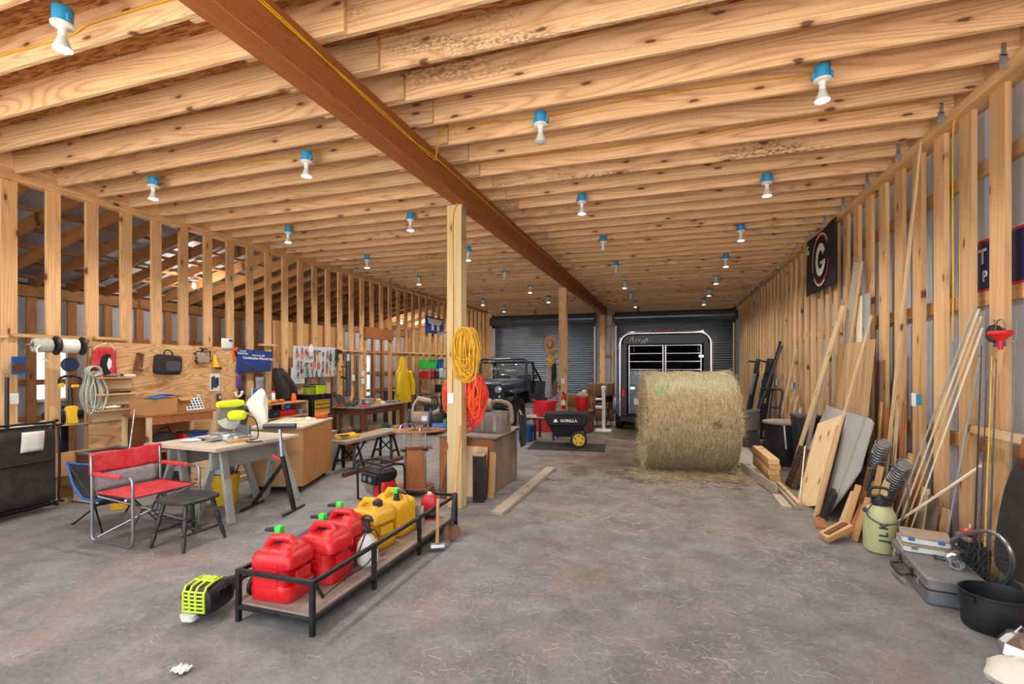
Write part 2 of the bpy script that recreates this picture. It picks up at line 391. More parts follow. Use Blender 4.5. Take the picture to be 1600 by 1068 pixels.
# plywood and backing sheets fixed on the stud wall
MB().box((0, 0, 0), (2.2, 1.5, .012)).build('plywood_sheet', 'ply', wl, (XL + .007, 5.22, 1.2), (90, 0, 90))
MB().box((0, 0, 0), (2.1, .9, .012)).build('plywood_sheet', 'birch', wl, (XL - .16, 8.3, 2.05), (90, 0, 90))
# right stud wall with girts and the metal siding outside
wr = T('wall_right', None, None, (0, 0, 0)); S(wr)
for dz in (.018, .057): MB().box((0, 0, 0), (18.6, .18, .038)).build('top_plate', 'stud_right', wr, (XR + .09, 9.0, ZP + dz), (0, 0, 90), bev=.003, seg=1)
MB().box((0, 0, 0), (18.6, .14, .038)).build('bottom_plate', 'stud_right', wr, (XR + .07, 9.0, .019), (0, 0, 90))
so = None
for k in range(-9, 34):
    y = 4.53 + .4064 * k
    if y > YB: break
    if so is None:
        so = lumber(ZP - .038, .18, .038).build('stud', 'stud_right', wr); so.rotation_euler = Euler((0, R(-90), 0))
    else: so = link_copy(so, wr)
    so.location = (XR + .09, y, (ZP + .038) / 2)
for z in (3.25, 2.2, 1.0): MB().box((0, 0, 0), (18.6, .038, .12)).build('girt', 'stud_right', wr, (XR + .2, 9.0, z), (0, 0, 90))
def ribbed(y0, y1, z0, z1, pitch=.23, d=.02):
    b = MB(); pts = []; y = y0
    while y < y1:
        pts += [(0, y), (0, y + pitch * .7), (d, y + pitch * .78), (d, y + pitch * .92)]; y += pitch
    b.loft([[(x, yy, z0) for x, yy in pts], [(x, yy, z1) for x, yy in pts]], False, False); return b
ribbed(-1, 18.4, 0, 4.1).build('siding', 'siding', wr, (XR + .222, 0, 0), solid=.004, smooth=0)
# back wall with two rolling doors
wb = T('wall_back', None, None, (0, 0, 0)); S(wb)
b = MB(); x = XL - .1; pts = []
for xa, xb, za, zb in ((XL - .1, -6.55, 0, 4.05), (-2.72, -1.78, 0, 4.05), (2.02, XR + .2, 0, 4.05), (-6.55, -2.72, 3.3, 4.05), (-1.78, 2.02, 3.3, 4.05)):
    b.box(((xa + xb) / 2, YB + .16, (za + zb) / 2), (xb - xa, .02, zb - za))
b.build('siding', 'siding', wb)
for x in (-6.62, -2.78, -2.62, -2.0, -1.72, 2.08, 2.2):
    stud(wb, x, YB + .07, .02, 3.72, .14)
for z in (.95, 2.05, 3.1):
    for xa, xb in ((-6.9, -6.6), (-2.76, -1.74), (2.08, 2.24)): MB().box((0, 0, 0), (xb - xa, .06, .09)).build('girt', 'stud', wb, ((xa + xb) / 2, YB + .09, z))
MB().box((0, 0, 0), (9.3, .16, .3)).build('header', 'stud', wb, ((XL + XR) / 2, YB + .08, 3.66))
M['door_grey'] = pm('charcoal ribbed steel', '#87919c', .38, .2, .06, 5)
M['door_drum'] = pm('dark steel hood', '#596068', .25, .4, .1, 6)
for n_, xa, xb in ((1, -6.6, -2.66), (2, -1.84, 2.1)):
    d = T('door_%d' % n_, None, None, (0, 0, 0)); S(d)
    b = MB(); pts = []; z = -.02
    while z < 3.25:
        for i in range(6): pts.append((.02 * math.sin(math.pi * 2 * i / 6), z + .085 * i / 6))
        z += .085
    b.loft([[(xa, YB - .06 + y, z) for y, z in pts], [(xb, YB - .06 + y, z) for y, z in pts]], False, False)
    b.build('curtain', 'door_grey', d, solid=.003, smooth=60)
    MB().cyl((xa - .02, YB - .22, 3.38), (xb + .02, YB - .22, 3.38), .21, n=32).build('drum', 'door_drum', d)
    for x in (xa - .02, xb + .02):
        MB().box((x, YB - .06, 1.62), (.05, .07, 3.24)).build('guide_rail', 'galv', d)
        MB().box((x, YB - .2, 3.36), (.04, .36, .5)).box((x + (.06 if x > xa + 1 else -.06), YB - .3, 3.36), (.1, .12, .3)).build('bracket', 'black', d)
# lean-to: outer wall, posts, girts, roof, two windows
wo = T('wall_outer', None, None, (0, 0, 0)); S(wo)
WIN = ((5.45, 6.0, 1.02, 1.95), (14.9, 15.6, .5, 2.0))
b = MB(); ys = [-1.0] + [v_ for w_ in WIN for v_ in w_[:2]] + [18.4]
for i in range(0, len(ys), 2): b.box((XO - .15, (ys[i] + ys[i + 1]) / 2, 1.55), (.02, ys[i + 1] - ys[i], 3.1))
for y0, y1, z0, z1 in WIN:
    b.box((XO - .15, (y0 + y1) / 2, z0 / 2), (.02, y1 - y0, z0)); b.box((XO - .15, (y0 + y1) / 2, (z1 + 3.1) / 2), (.02, y1 - y0, 3.1 - z1))
b.build('siding', 'siding', wo)
MB().box((XO - .15, 8.7, 3.2), (.02, 19.4, .4)).build('siding', 'siding', wo)
for y in [1.2 + .61 * k for k in range(28)]: stud(wo, XO - .06, y, .02, 2.95, .14, 'rafter')
for z in (.7, 1.35, 2.15): MB().box((0, 0, 0), (18.5, .06, .1)).build('girt', 'rafter', wo, (XO - .1, 9, z), (0, 0, 90))
MB().box((0, 0, 0), (18.8, .16, .2)).build('top_plate', 'rafter', wo, (XO - .05, 9, 2.95), (0, 0, 90))
for i, (y0, y1, z0, z1) in enumerate(WIN):
    w_ = T('window_%d' % (i + 1), None, None, (XO - .1, (y0 + y1) / 2, (z0 + z1) / 2)); S(w_)
    a, h_ = (y1 - y0) / 2, (z1 - z0) / 2
    MB().box((0, -a, 0), (.1, .05, 2 * h_)).box((0, a, 0), (.1, .05, 2 * h_)).box((0, 0, -h_), (.1, 2 * a, .05)).box((0, 0, h_), (.1, 2 * a, .05)).box((0, 0, 0), (.04, .04 , 2 * h_)).build('window_frame', 'ivory', w_)
    if M['pane'] is None:                                        # thin clear pane: see-through with a faint reflection
        g = NT('clear pane'); tr = g.n('ShaderNodeBsdfTransparent'); tr.inputs[0].default_value = (.93, .96, .95, 1); gl = g.n('ShaderNodeBsdfGlossy'); gl.inputs['Roughness'].default_value = .05
        mx = g.n('ShaderNodeMixShader'); mx.inputs[0].default_value = .08; g.l(tr.outputs[0], mx.inputs[1]); g.l(gl.outputs[0], mx.inputs[2]); g.l(mx.outputs[0], g.t.nodes['Material Output'].inputs[0]); M['pane'] = g.m
    MB().box((-.02, 0, 0), (.006, 2 * a, 2 * h_)).build('pane', 'pane', w_)
rf = T('roof', None, None, (0, 0, 0)); S(rf)
slope = math.atan2(.95, -XO + XL); LR = math.hypot(.95, -XO + XL - .1) + .5
MB().box((0, 0, 0), (LR, 19.4, .02)).build('roof_sheet', 'siding', rf, ((XO + XL - .1) / 2 - .1, 8.7, 3.72), (0, -math.degrees(slope), 0))
ro = None
for k in range(32):
    y = 1.0 + .56 * k
    if ro is None: ro = lumber(LR - .2, .038, .19).build('rafter', 'rafter', rf, e=(0, -math.degrees(slope), 0))
    else: ro = link_copy(ro, rf)
    ro.location = ((XO + XL - .1) / 2, y, 3.56)
for i in range(7):
    f_ = i / 6; MB().box((0, 0, 0), (18.6, .09, .038)).build('purlin', 'rafter', rf, (XO + .1 + f_ * (XL - XO - .3), 8.9, 3.17 + f_ * .9), (0, 0, 90))
S(MB().box(((XO + XL) / 2 - .1, 18.35, 1.9), (-XO + XL + .3, .02, 3.8)).build('wall_lean_to_back', 'birch'))
S(MB().box(((XO + XL) / 2 - .1, -.6, 1.9), (-XO + XL + .3, .02, 3.8)).build('wall_lean_to_front', 'birch'))
# straw litter on the concrete: thousands of stalks
M['straw'] = pm('straw', '#c9c3b2', .7, 0, .15, 3)
b = MB(); rs = random.Random(3)
def straw(x, y, L, a, z=.002, w=.0022):
    pts = []; 
    cur = rs.uniform(-.3, .3)
    for i in range(4):
        t = i / 3; pts.append((x + L * t * math.cos(a + cur * t), y + L * t * math.sin(a + cur * t), z + .003 * math.sin(t * 3)))
    n_ = Vector((-math.sin(a), math.cos(a), 0)) * w
    vs_ = []
    for p in pts: vs_ += [Vector(p) - n_, Vector(p) + n_, Vector(p) + Vector((0, 0, w * 1.3))]
    fs_ = []
    for i in range(3):
        for j in range(3): fs_.append((i * 3 + j, i * 3 + (j + 1) % 3, i * 3 + 3 + (j + 1) % 3, i * 3 + 3 + j))
    b.add(vs_, fs_)
CL = [(rs.uniform(-1.9, 1.4), rs.uniform(2.0, 7.5)) for _ in range(60)]
for i in range(3000):
    if i < 2100: cx_, cy_ = rs.choice(CL); x, y = rs.gauss(cx_, .22), rs.gauss(cy_, .16)
    elif i < 2700: x, y = rs.gauss(.2, .9), rs.gauss(7.2, .9)
    else: x, y = rs.uniform(-4.5, 1.8), rs.uniform(1.6, 4.0)
    if -2.75 < x < -2.0 and 2.3 < y < 4.6: continue
    if abs(x - .3) < .85 and y > 7.2 or x > 1.4: continue
    straw(x, y, rs.uniform(.015, .09), rs.uniform(-1.4, 1.4) + (math.pi if rs.random() < .5 else 0), w=rs.uniform(.0004, .0008))
tag(b.build('straw_litter', 'straw', smooth=0), 'loose straw stalks scattered over the dusty concrete', 'straw', None, 'stuff')

# ---------------------------------------------------------------- ceiling lamps
def make_lamp(label, group):
    t = T('ceiling_light', label, 'light', (0, 0, 0), 0, group)
    MB().lathe([(.05, 0), (.054, .1), (.0, .1)], n=12).box((.055, 0, .03), (.03, .025, .05)).box((-.055, 0, .03), (.03, .025, .05)).build('junction_box', 'blue_box', t, bev=.004)
    MB().lathe([(0, -.03), (.024, -.03), (.03, -.02), (.06, -.012), (.06, 0), (0, 0)], n=20).lathe([(.023, -.075), (.023, -.03)], n=14).build('lamp_holder', 'white', t)
    bb = MB().lathe([(.02, -.07), (.022, -.085), (.035, -.115), (.048, -.145), (.05, -.155)], n=20).build('bulb', 'bulb_body', t)
    MB().lathe([(.0, -.163), (.03, -.161), (.048, -.155), (.048, -.154)], n=20).build('bulb_face', 'lit', bb)
    return t
LP = None; ROWS = [(-5.72, 'left wall'), (-3.54, 'left of the beam'), (-1.06, 'right of the beam'), (1.07, 'right wall')]
LY, LDY, LZ = 4.07, 2.1, ZJ - .045
ORD = ['first', 'second', 'third', 'fourth', 'fifth', 'sixth', 'seventh', 'eighth']
lamp_data = bpy.data.lights.new('lamp', 'SPOT'); lamp_data.energy = LAMP_W; lamp_data.spot_size = R(150); lamp_data.spot_blend = .8; lamp_data.shadow_soft_size = .05; lamp_data.color = (1, .96, .9)
UNLIT = {(2, 0), (2, 2), (2, 3), (2, 5), (1, 3)}
for r_, (x, rn) in enumerate(ROWS):
    n0 = -1 if r_ == 1 else 0
    for k in range(n0, 7):
        y = LY + LDY * k; i = k - n0
        lab = 'blue-boxed ceiling bulb, %s from the front in the row %s' % (ORD[i], 'nearest the %s' % rn if 'wall' in rn else 'just %s' % rn)
        if LP is None: LP = make_lamp(lab, 'ceiling bulbs in blue boxes'); t = LP; t.location = (x, y, LZ)
        else: t = dup(LP, (x, y, LZ), None, lab)
        if (r_, k) not in UNLIT:
            l_ = bpy.data.objects.new('lamp', lamp_data); COL.objects.link(l_); l_.location = (x, y, LZ - .18); l_.visible_camera = False
M['lit_off'] = pm('bulb lens unlit', '#cfd3d6', .3, 0, .03)
for o in [o for o in COL.objects if o.name.startswith('ceiling_light')]:
    r_ = min(range(4), key=lambda i: abs(ROWS[i][0] - o.location.x)); k = round((o.location.y - LY) / LDY)
    if (r_, k) in UNLIT:
        for bb in o.children:
            for g in bb.children:
                g.data = g.data.copy(); g.data.materials.clear(); g.data.materials.append(M['lit_off'])
bulb_data = bpy.data.lights.new('bare_bulb', 'POINT'); bulb_data.energy = 26; bulb_data.color = (1, .93, .85); bulb_data.shadow_soft_size = .05
for (x, y, z), lab in (((-9.0, 7.2, 3.25), 'bare bulb glowing beyond the left stud wall, nearest the front'), ((-9.2, 15.4, 3.2), 'bare bulb glowing far beyond the left stud wall'), ((-9.3, 17.0, 3.3), 'faint bare bulb beside the farthest one beyond the stud wall')):
    t = T('bare_bulb', lab, 'light', (x, y, z), 0, 'bare bulbs in the lean-to')
    MB().cyl((0, 0, .03), (0, 0, .1), .022).box((0, 0, .12), (.1, .1, .06)).build('lamp_holder', 'ivory', t)
    MB().lathe([(.02, .03), (.035, -.02), (.03, -.055), (0, -.07)]).build('glass_bulb', 'lit_warm', t)
    l_ = bpy.data.objects.new('bare_bulb_glow', bulb_data); COL.objects.link(l_); l_.location = (x, y, z - .12); l_.visible_camera = False
# ================================================================ more materials
M['red_gas'] = pm('red polyethylene', '#cf141f', .36, 0, .05, 5, '#b9776c', .2)
M['yellow_gas'] = pm('yellow polyethylene', '#e2ac0c', .36, 0, .05, 5, '#bf9c60', .2)
M['green'] = pm('bright green plastic', '#3fd04a', .4, 0, .06)
M['lime'] = pm('lime plastic', '#b9cf2a', .4, 0, .08)
M['saw_lime'] = pm('yellow green plastic', '#d6de27', .4, 0, .06)
M['red'] = pm('red plastic', '#cf1f25', .45, 0, .1, 8)
M['red_cloth'] = pm('red cloth', '#c5222f', .85, 0, .12, 14, '#b98078', .3, .3)
M['mesh_grey'] = pm('grey mesh', '#8b8c8f', .8, 0, .2, 18)
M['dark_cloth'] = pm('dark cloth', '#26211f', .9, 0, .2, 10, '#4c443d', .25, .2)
M['blue'] = pm('blue plastic', '#1e5fa8', .45, 0, .1, 8)
M['blue_dark'] = pm('navy plastic', '#1b3556', .5, 0, .15, 8)
M['navy_print'] = pm('blue printed vinyl', '#1c3c86', .55, 0, .06)
M['orange'] = pm('orange plastic', '#e2651f', .45, 0, .1)
M['yellow'] = pm('yellow plastic', '#e3b321', .5, 0, .08)
M['yellow_coat'] = pm('yellow raincoat', '#dcb41a', .45, 0, .1, 6)
M['tarp'] = pm('dusty canvas', '#9c8978', .95, 0, .15, 6, '#b5a595', .3)
M['dusty'] = pm('dusty metal', '#8d7a6c', .85, 0, .15, 8)
M['card'] = pm('cardboard', '#b2824f', .85, 0, .08, 4)
M['paper'] = pm('paper', '#dcd9d0', .8, 0, .05)
M['whitecloth'] = pm('cotton bag', '#e0d9cb', .9, 0, .06, 12, None, .3, .2)
M['translucent'] = pm('milky plastic', '#d8dad4', .4, 0, .06, 4)
M['cord_orange'] = pm('orange cord', '#f0501c', .5, 0, .08)
M['cord_red'] = pm('coral cord', '#f0473c', .5, 0, .08)
M['rope'] = pm('grey rope', '#b3b4a6', .85, 0, .15, 30)
M['grey'] = pm('grey plastic', '#77797c', .5, 0, .1)
M['greyd'] = pm('dark grey plastic', '#48494d', .5, 0, .12)
M['pegboard'] = pm('white pegboard', '#c9ccce', .6, 0, .05)
M['brownmetal'] = pm('rusty brown metal', '#6e4a34', .75, .3, .25, 14)
M['green_dark'] = pm('green bin', '#1f8a3c', .5, 0, .08)
M['tan'] = pm('tan leather', '#b98f66', .8, 0, .15, 10)
def single(b, name, mat, label, cat, loc=(0, 0, 0), e=(0, 0, 0), group=None, **k):
    return tag(b.build(name, mat, None, loc, e, **k), label, cat, group)

# ================================================================ metal rack with fuel cans
RX0, RX1, RY0, RY1 = -2.65, -2.07, 2.43, 4.52
t = T('metal_rack', 'low black angle-iron rack holding fuel cans in the middle of the floor', 'rack', (0, 0, 0))
for x, ys in ((RX0, (RY0, 3.75, RY1)), (RX1, (RY0, 3.08, 3.76, RY1))):
    for y in ys:
        sgn = 1 if x == RX0 else -1
        MB().box((x, y, .17), (.03, .03, .34)).build('leg', 'black', t, bev=.003)
for z in (.325, .095):
    for x in (RX0, RX1): MB().box((x, (RY0 + RY1) / 2, z), (.028, RY1 - RY0, .026)).build('rail', 'black', t, bev=.002)
    for y in (RY0, RY1): MB().box(((RX0 + RX1) / 2, y, z), (RX1 - RX0, .028, .026)).build('rail', 'black', t, bev=.002)
MB().box((0, 0, 0), (RY1 - RY0 - .02, RX1 - RX0 - .02, .015)).build('shelf_board', 'bench', t, ((RX0 + RX1) / 2, (RY0 + RY1) / 2, .113), (0, 0, 90))
SH = .121
def ring(w, d, r, z, cx=0, cy_=0): return [(x + cx, y + cy_, z) for x, y in rrect(w, d, r, 4)]
def gas_can(label, loc, rz, mat, group, spout, w=.3, d=.26):
    t = T('fuel_can', label, 'fuel can', loc, rz, group)
    b = MB()
    b.loft([ring(w - .02, d - .02, .05, 0), ring(w, d, .05, .012), ring(w, d, .05, .1), ring(w - .05, d - .004, .05, .108, -.024), ring(w - .05, d - .004, .05, .205, -.024), ring(w, d, .05, .216), ring(w - .004, d - .004, .05, .27),
            ring(w - .03, d - .02, .05, .298), ring(w - .1, d - .06, .04, .318, .01)])
    # embossed panels and the pouring hump
    b.loft([ring(.14, d - .03, .03, .24, w / 2 - .075), ring(.11, d - .07, .03, .32, w / 2 - .085), ring(.06, d - .12, .025, .352, w / 2 - .095)])
    for sy in (-1, 1):
        for k in range(5): b.box((-.02, sy * (d / 2 - .002), .06 + .045 * k), (w - .15, .012, .03))
    for sx in (-1, 1): b.box((sx * (w / 2 - .003), 0, .155), (.012, d - .13, .07))
    b.build('tank', mat, t, bev=.005, smooth=50)
    MB().tube(smoothpts([(-w / 2 + .02, 0, .25), (-w / 2 + .035, 0, .31), (-.085, 0, .358), (-.065, 0, .372), (.045, 0, .376), (.07, 0, .365), (.1, 0, .31)], 4), [.025] * 25, 10).build('handle', mat, t)
    sp = MB().lathe([(.036, .0), (.036, .03), (.028, .035), (.022, .08), (0, .08)], (-.085, d / 2 - .07, .29), n=16)
    if spout == 'green':
        sp.tube([(-.085, d / 2 - .07, .36), (-.1, d / 2 - .07, .4), (-.16, d / 2 - .07, .395), (-.2, d / 2 - .06, .385)], [.02, .022, .014, .012], 10)
        s_ = sp.build('spout', 'blackp', t)
        MB().box((-.085, d / 2 - .07, .4), (.05, .045, .05)).box((-.07, d / 2 - .07, .37), (.012, .05, .05)).build('trigger', 'green', s_, bev=.008)
    else:
        sp = MB().lathe([(.04, .0), (.042, .035), (.03, .05), (0, .05)], (w / 2 - .085, -.02, .345), n=16); s_ = sp.build('cap', 'blackp', t)
        MB().lathe([(.02, 0), (.02, .012), (0, .012)], (w / 2 - .085, -.02, .392), n=14).build('cap_button', 'red', s_)
    MB().box((-.02, 0, .3085), (.07, .1, .002)).build('warning_label', 'paper', t)
    return t
gas_can('dusty red fuel can at the very front end of the metal rack', (-2.47, 2.62, SH), 4, 'red_gas', 'red fuel cans', 'green', .32, .27)
gas_can('red fuel can in the middle of the three red ones on the rack', (-2.38, 2.93, SH), -3, 'red_gas', 'red fuel cans', 'green', .33, .27)
gas_can('red fuel can right in front of the yellow cans on the rack', (-2.45, 3.24, SH), 2, 'red_gas', 'red fuel cans', 'green', .3, .26)
gas_can('yellow fuel can with a black and red cap, behind the white sprayer', (-2.42, 3.57, SH), -8, 'yellow_gas', 'yellow fuel cans', 'cap', .33, .28)
gas_can('yellow fuel can with a green-trigger spout, next to the red funnel', (-2.42, 3.92, SH), 172, 'yellow_gas', 'yellow fuel cans', 'green', .33, .28)
# hand sprayer
t = T('hand_sprayer', 'milky white pump sprayer with black head on the rack', 'sprayer', (-2.21, 3.2, SH))
MB().lathe([(.06, 0), (.078, .02), (.082, .06), (.08, .13), (.072, .17), (.045, .21), (.028, .225), (.028, .25), (0, .25)], n=24).build('tank', 'translucent', t)
b = MB().lathe([(.034, .245), (.034, .275), (.02, .285), (.016, .33), (0, .33)], n=16).tube(smoothpts([(-.03, 0, .29), (-.05, 0, .34), (-.02, 0, .37), (.03, 0, .365), (.045, 0, .33)], 4), .009, 8).box((0, 0, .34), (.07, .02, .02)); b.build('pump_handle', 'blackp', t)
MB().tube(smoothpts([(.02, 0, .26), (.07, .0, .27), (.085, .02, .17), (.06, -.08, .05), (.04, -.3, .03), (.05, -.52, .02), (.08, -.6, .03)], 6), .0045, 6).build('hose', 'rubber', t)
MB().tube([(.04, -.06, .3), (.05, -.2, .14), (.06, -.36, .03)], .006, 8).build('spray_tube', 'blackp', t); MB().cyl((.08, -.6, .03), (.06, -.68, .19), .011).build('wand', 'blackp', t)
# red funnel, bar oil jug
t = single(MB().lathe([(.085, 0), (.088, .03), (.07, .04), (.025, .11), (.014, .13), (.012, .2), (.009, .2), (.011, .13), (.022, .108), (.066, .035), (.083, .0)], n=24), 'funnel', 'red', 'red plastic funnel tipped over behind the yellow cans on the rack', 'funnel', (-2.35, 4.16, .29), (125, 0, -40))
t = T('foil_pack', 'crinkled silver packet standing beside the rear yellow can', 'packet', (-2.25, 4.1, SH))
MB().loft([ring(.07, .05, .01, 0), ring(.075, .06, .01, .1), ring(.08, .012, .004, .2)]).build('pouch', 'galv', t)
t = T('oil_jug', 'dusty orange-red oil jug with black label at the far end of the rack', 'jug', (-2.28, 4.35, SH), 20)
MB().loft([ring(.16, .1, .03, 0), ring(.17, .11, .03, .02), ring(.17, .11, .03, .15), ring(.15, .1, .03, .2), ring(.08, .06, .02, .24)]).build('jug_body', 'red_gas', t)
MB().loft([ring(.174, .114, .03, .02), ring(.174, .114, .03, .09)], False).build('jug_label', 'blackp', t, solid=.002)
MB().lathe([(.022, .235), (.022, .262), (0, .262)]).build('jug_cap', 'ivory', t)
# string trimmer lying by the rack
t = T('string_trimmer', 'string trimmer lying on the floor left of the rack, lime and black engine', 'trimmer', (-2.88, 2.43, 0), 8)
b = MB().loft([[(x * k, y, z * k + o) for x, z in rrect(.2, .2, .075, 5)] for y, k, o in ((-.125, .72, .0), (-.11, .9, 0), (-.05, 1.0, 0), (.04, 1.0, 0), (.1, .86, -.01), (.15, .5, -.005), (.26, .3, 0))])
b.build('engine_housing', 'blackp', t, (0, 0, .14), bev=.004)
for i in range(6): MB().box((.098, -.06 + i * .022, .15), (.012, .01, .1), (0, 8, 0)).build('cooling_fin', 'black', t)
g = MB()
for i in range(6): g.tube([(x - .015, -.128 - .004 * (1 - (x / .08) ** 2), .085 + i * .025) for x in (-.075, -.04, 0, .04, .075)], .0065, 6)
for x in (-.09, -.045, .0, .06): g.tube([(x, -.13, .08), (x, -.132, .2), (x, -.11, .236), (x * .95, -.04, .247), (x * .9, .03, .245)], .008, 6)
g.tube([(-.09, -.04, .247), (.06, -.04, .247)], .008, 6).box((-.015, .0, .246), (.1, .05, .008)); g.build('engine_grille', 'lime', t)
MB().cyl((-.11, -.04, .15), (-.15, -.04, .15), .06, .05, 20).build('starter_cover', 'black', t)
MB().loft([ring(.09, .07, .02, .03, -.05, -.12), ring(.1, .09, .03, .07, -.05, -.12)]).build('fuel_tank', 'translucent', t)
MB().tube([(0, .2, .13), (.05, .7, .12), (.12, 1.5, .06)], .014, 10).build('shaft', 'black', t)
MB().tube(smoothpts([(.04, .62, .13), (.0, .66, .22), (.06, .68, .25), (.12, .66, .22), (.07, .62, .13)], 4), .011, 8).build('loop_handle', 'rubber', t)
MB().lathe([(.11, 0), (.1, .03), (.03, .05), (0, .05)], (.12, 1.52, .03), n=20).build('line_head', 'blackp', t)
# second yard tool: dark green blower tube behind the cans
t = T('leaf_blower_tube', 'dark green tube tool end resting behind the red cans', 'garden tool', (-3.2, 3.25, 0), -14)
MB().tube([(0, 0, .05), (.02, .3, .12), (.04, .55, .2)], [.03, .035, .05], 14).build('tube', M['green_dark'] if False else 'blue_dark', t)
MB().lathe([(.05, 0), (.065, .03), (.065, .09), (.05, .11), (0, .11)], (.045, .55, .2), (-70, 0, 0), n=18).build('nozzle_end', 'blackp', t)
t = T('power_saw', 'orange saw body peeking from the floor beside the rack leg', 'saw', (-2.58, 2.52, 0), 10)
MB().loft([ring(.09, .16, .03, .0), ring(.1, .17, .03, .1), ring(.06, .12, .03, .16)]).build('motor_body', 'orange', t, (0, .02, .0))
MB().tube(smoothpts([(0, -.05, .04), (0, -.1, .1), (0, -.05, .17), (0, .05, .18)], 4), .014, 8).build('handle', 'blackp', t)
t.location = (-2.79, 2.72, 0)
# shovel and sledge hammer leaning on the rack end
t = T('spade', 'spade with a long wooden handle leaning at the rack by the post', 'spade', (0, 0, 0))
a, b_ = Vector((-1.96, 4.2, .12)), Vector((-2.17, 4.85, .99))
u = (b_ - a).normalized()
MB().tube([a + u * .32, a + u * .6, b_], [.019, .018, .017], 12).build('handle', 'birch', t)
MB().tube([a, a + u * .33], [.022, .022], 12).build('socket', 'blackp', t)
q = frame(u, (0, 0, 1)); 
MB().loft([[tuple(a + q @ Vector((x, y + .01 * math.cos(x * 30), -z))) for x, y in ((-w_, 0), (0, -.012), (w_, 0), (0, .006))] for w_, z in ((.025, -.02), (.07, .0), (.085, .05), (.07, .1), (.02, .13))]).build('blade', 'brownmetal', t)
t = T('sledge_hammer', 'sledge hammer standing on its head against the rack rail', 'hammer', (0, 0, 0))
MB().cyl((-1.97, 3.9, .05), (-2.03, 4.04, .42), .016, .015, 12).build('handle', 'birch', t)
MB().cyl((-2.02, 3.87, .035), (-1.91, 3.93, .035), .034, .034, 8).build('hammer_head', 'steel', t, bev=.004)

# ================================================================ chairs and stool
t = T('camp_chair', 'low dark camp chair with blue edging behind the red chair', 'chair', (-5.55, 3.55, 0), -8)
def sling(u, v):
    y = (v - .5) * (.52 - .1 * u); 
    pts = [(-.36, .64), (-.26, .42), (-.12, .3), (.12, .29), (.26, .34)]
    f_ = u * 4; i = min(3, int(f_)); k = f_ - i
    return (pts[i][0] * (1 - k) + pts[i + 1][0] * k, y, pts[i][1] * (1 - k) + pts[i + 1][1] * k - .06 * math.sin(math.pi * v))
MB().grid(sling, 20, 10).build('sling_seat', 'dark_cloth', t, solid=.006)
for sy in (-1, 1): MB().tube([sling(i / 16, 0 if sy < 0 else 1) for i in range(17)], .012, 8).build('edging', 'blue', t)
MB().tube([sling(0, i / 8) for i in range(9)], .014, 8).build('edging', 'blue', t)
for sy in (-1, 1):
    MB().cyl((-.3, sy * .24, .0), (.05, sy * .16, .24), .009).build('leg', 'black', t); MB().cyl((.3, sy * .24, .0), (-.05, sy * .16, .24), .009).build('leg', 'black', t)
    MB().cyl((.05, sy * .16, .24), (.26, sy * .2, .34), .009).cyl((-.05, sy * .16, .24), (-.36, sy * .25, .63), .009).build('upright', 'black', t)
MB().cyl((0, -.16, .22), (0, .16, .22), .012).build('hub_bar', 'black', t)
# folding director's chair
t = T('folding_chair', 'grey tubular folding chair with red seat, backrest and armrests', 'chair', (-4.86, 3.4, 0), -3)
Wc, r_ = .31, .014
for sy in (-1, 1):
    y = sy * Wc
    fr = smoothpts([(-.3, y, .80), (-.29, y, .62), (-.285, y, .3), (-.285, y, .08), (-.25, y, .012), (-.1, y, .012), (.2, y, .012), (.27, y, .02), (.3, y, .09), (.3, y, .4), (.3, y, .58), (.27, y, .625), (.2, y, .63), (-.28, y, .625)], 4)
    MB().tube(fr, r_, 10).build('side_frame', 'steel', t)
    MB().cyl((-.25, y, .632), (.14, y, .632), .021, n=12).build('armrest', 'red_cloth', t)
for x in (-.2, .2):
    MB().cyl((x, -Wc, .05), (-x * .3, 0, .25), .011).cyl((-x * .3, 0, .25), (x, Wc, .43), .011).build('cross_brace', 'steel', t)
    MB().cyl((x, Wc, .05), (-x * .3, 0, .25), .011).cyl((-x * .3, 0, .25), (x, -Wc, .43), .011).build('cross_brace', 'steel', t)
for x in (-.22, .22): MB().cyl((x, -Wc, .44), (x, Wc, .44), .012).build('seat_rail', 'steel', t)
MB().grid(lambda u, v: (-.25 + .53 * u, (v - .5) * .6, .455 - .03 * math.sin(math.pi * v) * math.sin(math.pi * u)), 8, 10).build('seat', 'red_cloth', t, solid=.012)
MB().grid(lambda u, v: (-.3 - .02 * math.sin(math.pi * v), (v - .5) * .65, .62 + .2 * u + .008 * math.sin(v * 9)), 6, 12).build('backrest', 'red_cloth', t, solid=.016)
MB().grid(lambda u, v: (-.29 - .015 * math.sin(math.pi * v), (v - .5) * .6, .45 + .17 * u), 4, 8).build('mesh_panel', 'mesh_grey', t, solid=.003)
# black turned-leg stool
t = T('wooden_stool', 'black painted wooden stool with turned legs in front of the red chair', 'stool', (-4.25, 3.35, 0), 0)
seat = [(-.2, -.17), (-.1, -.21), (.1, -.2), (.2, -.14), (.22, .02), (.18, .17), (.08, .2), (-.1, .2), (-.2, .16), (-.23, 0)]
MB().prism([(p.x, p.y) for p in smoothpts([(x, y, 0) for x, y in seat + seat[:1]], 4)][:-1], .035, (0, 0, .405)).build('seat', 'blackpaint', t, bev=.012)
def turned(a, b, r=.018):
    a, b = Vector(a), Vector(b); pr_ = [(0, .7), (.1, .9), (.25, 1.15), (.32, .75), (.34, 1.2), (.37, .75), (.5, 1.25), (.62, 1.2), (.66, .75), (.69, 1.2), (.72, .8), (.85, 1.1), (.95, .95), (1, .75)]
    return [a.lerp(b, k) for k, _ in pr_], [r * w_ for _, w_ in pr_]
ft = {}
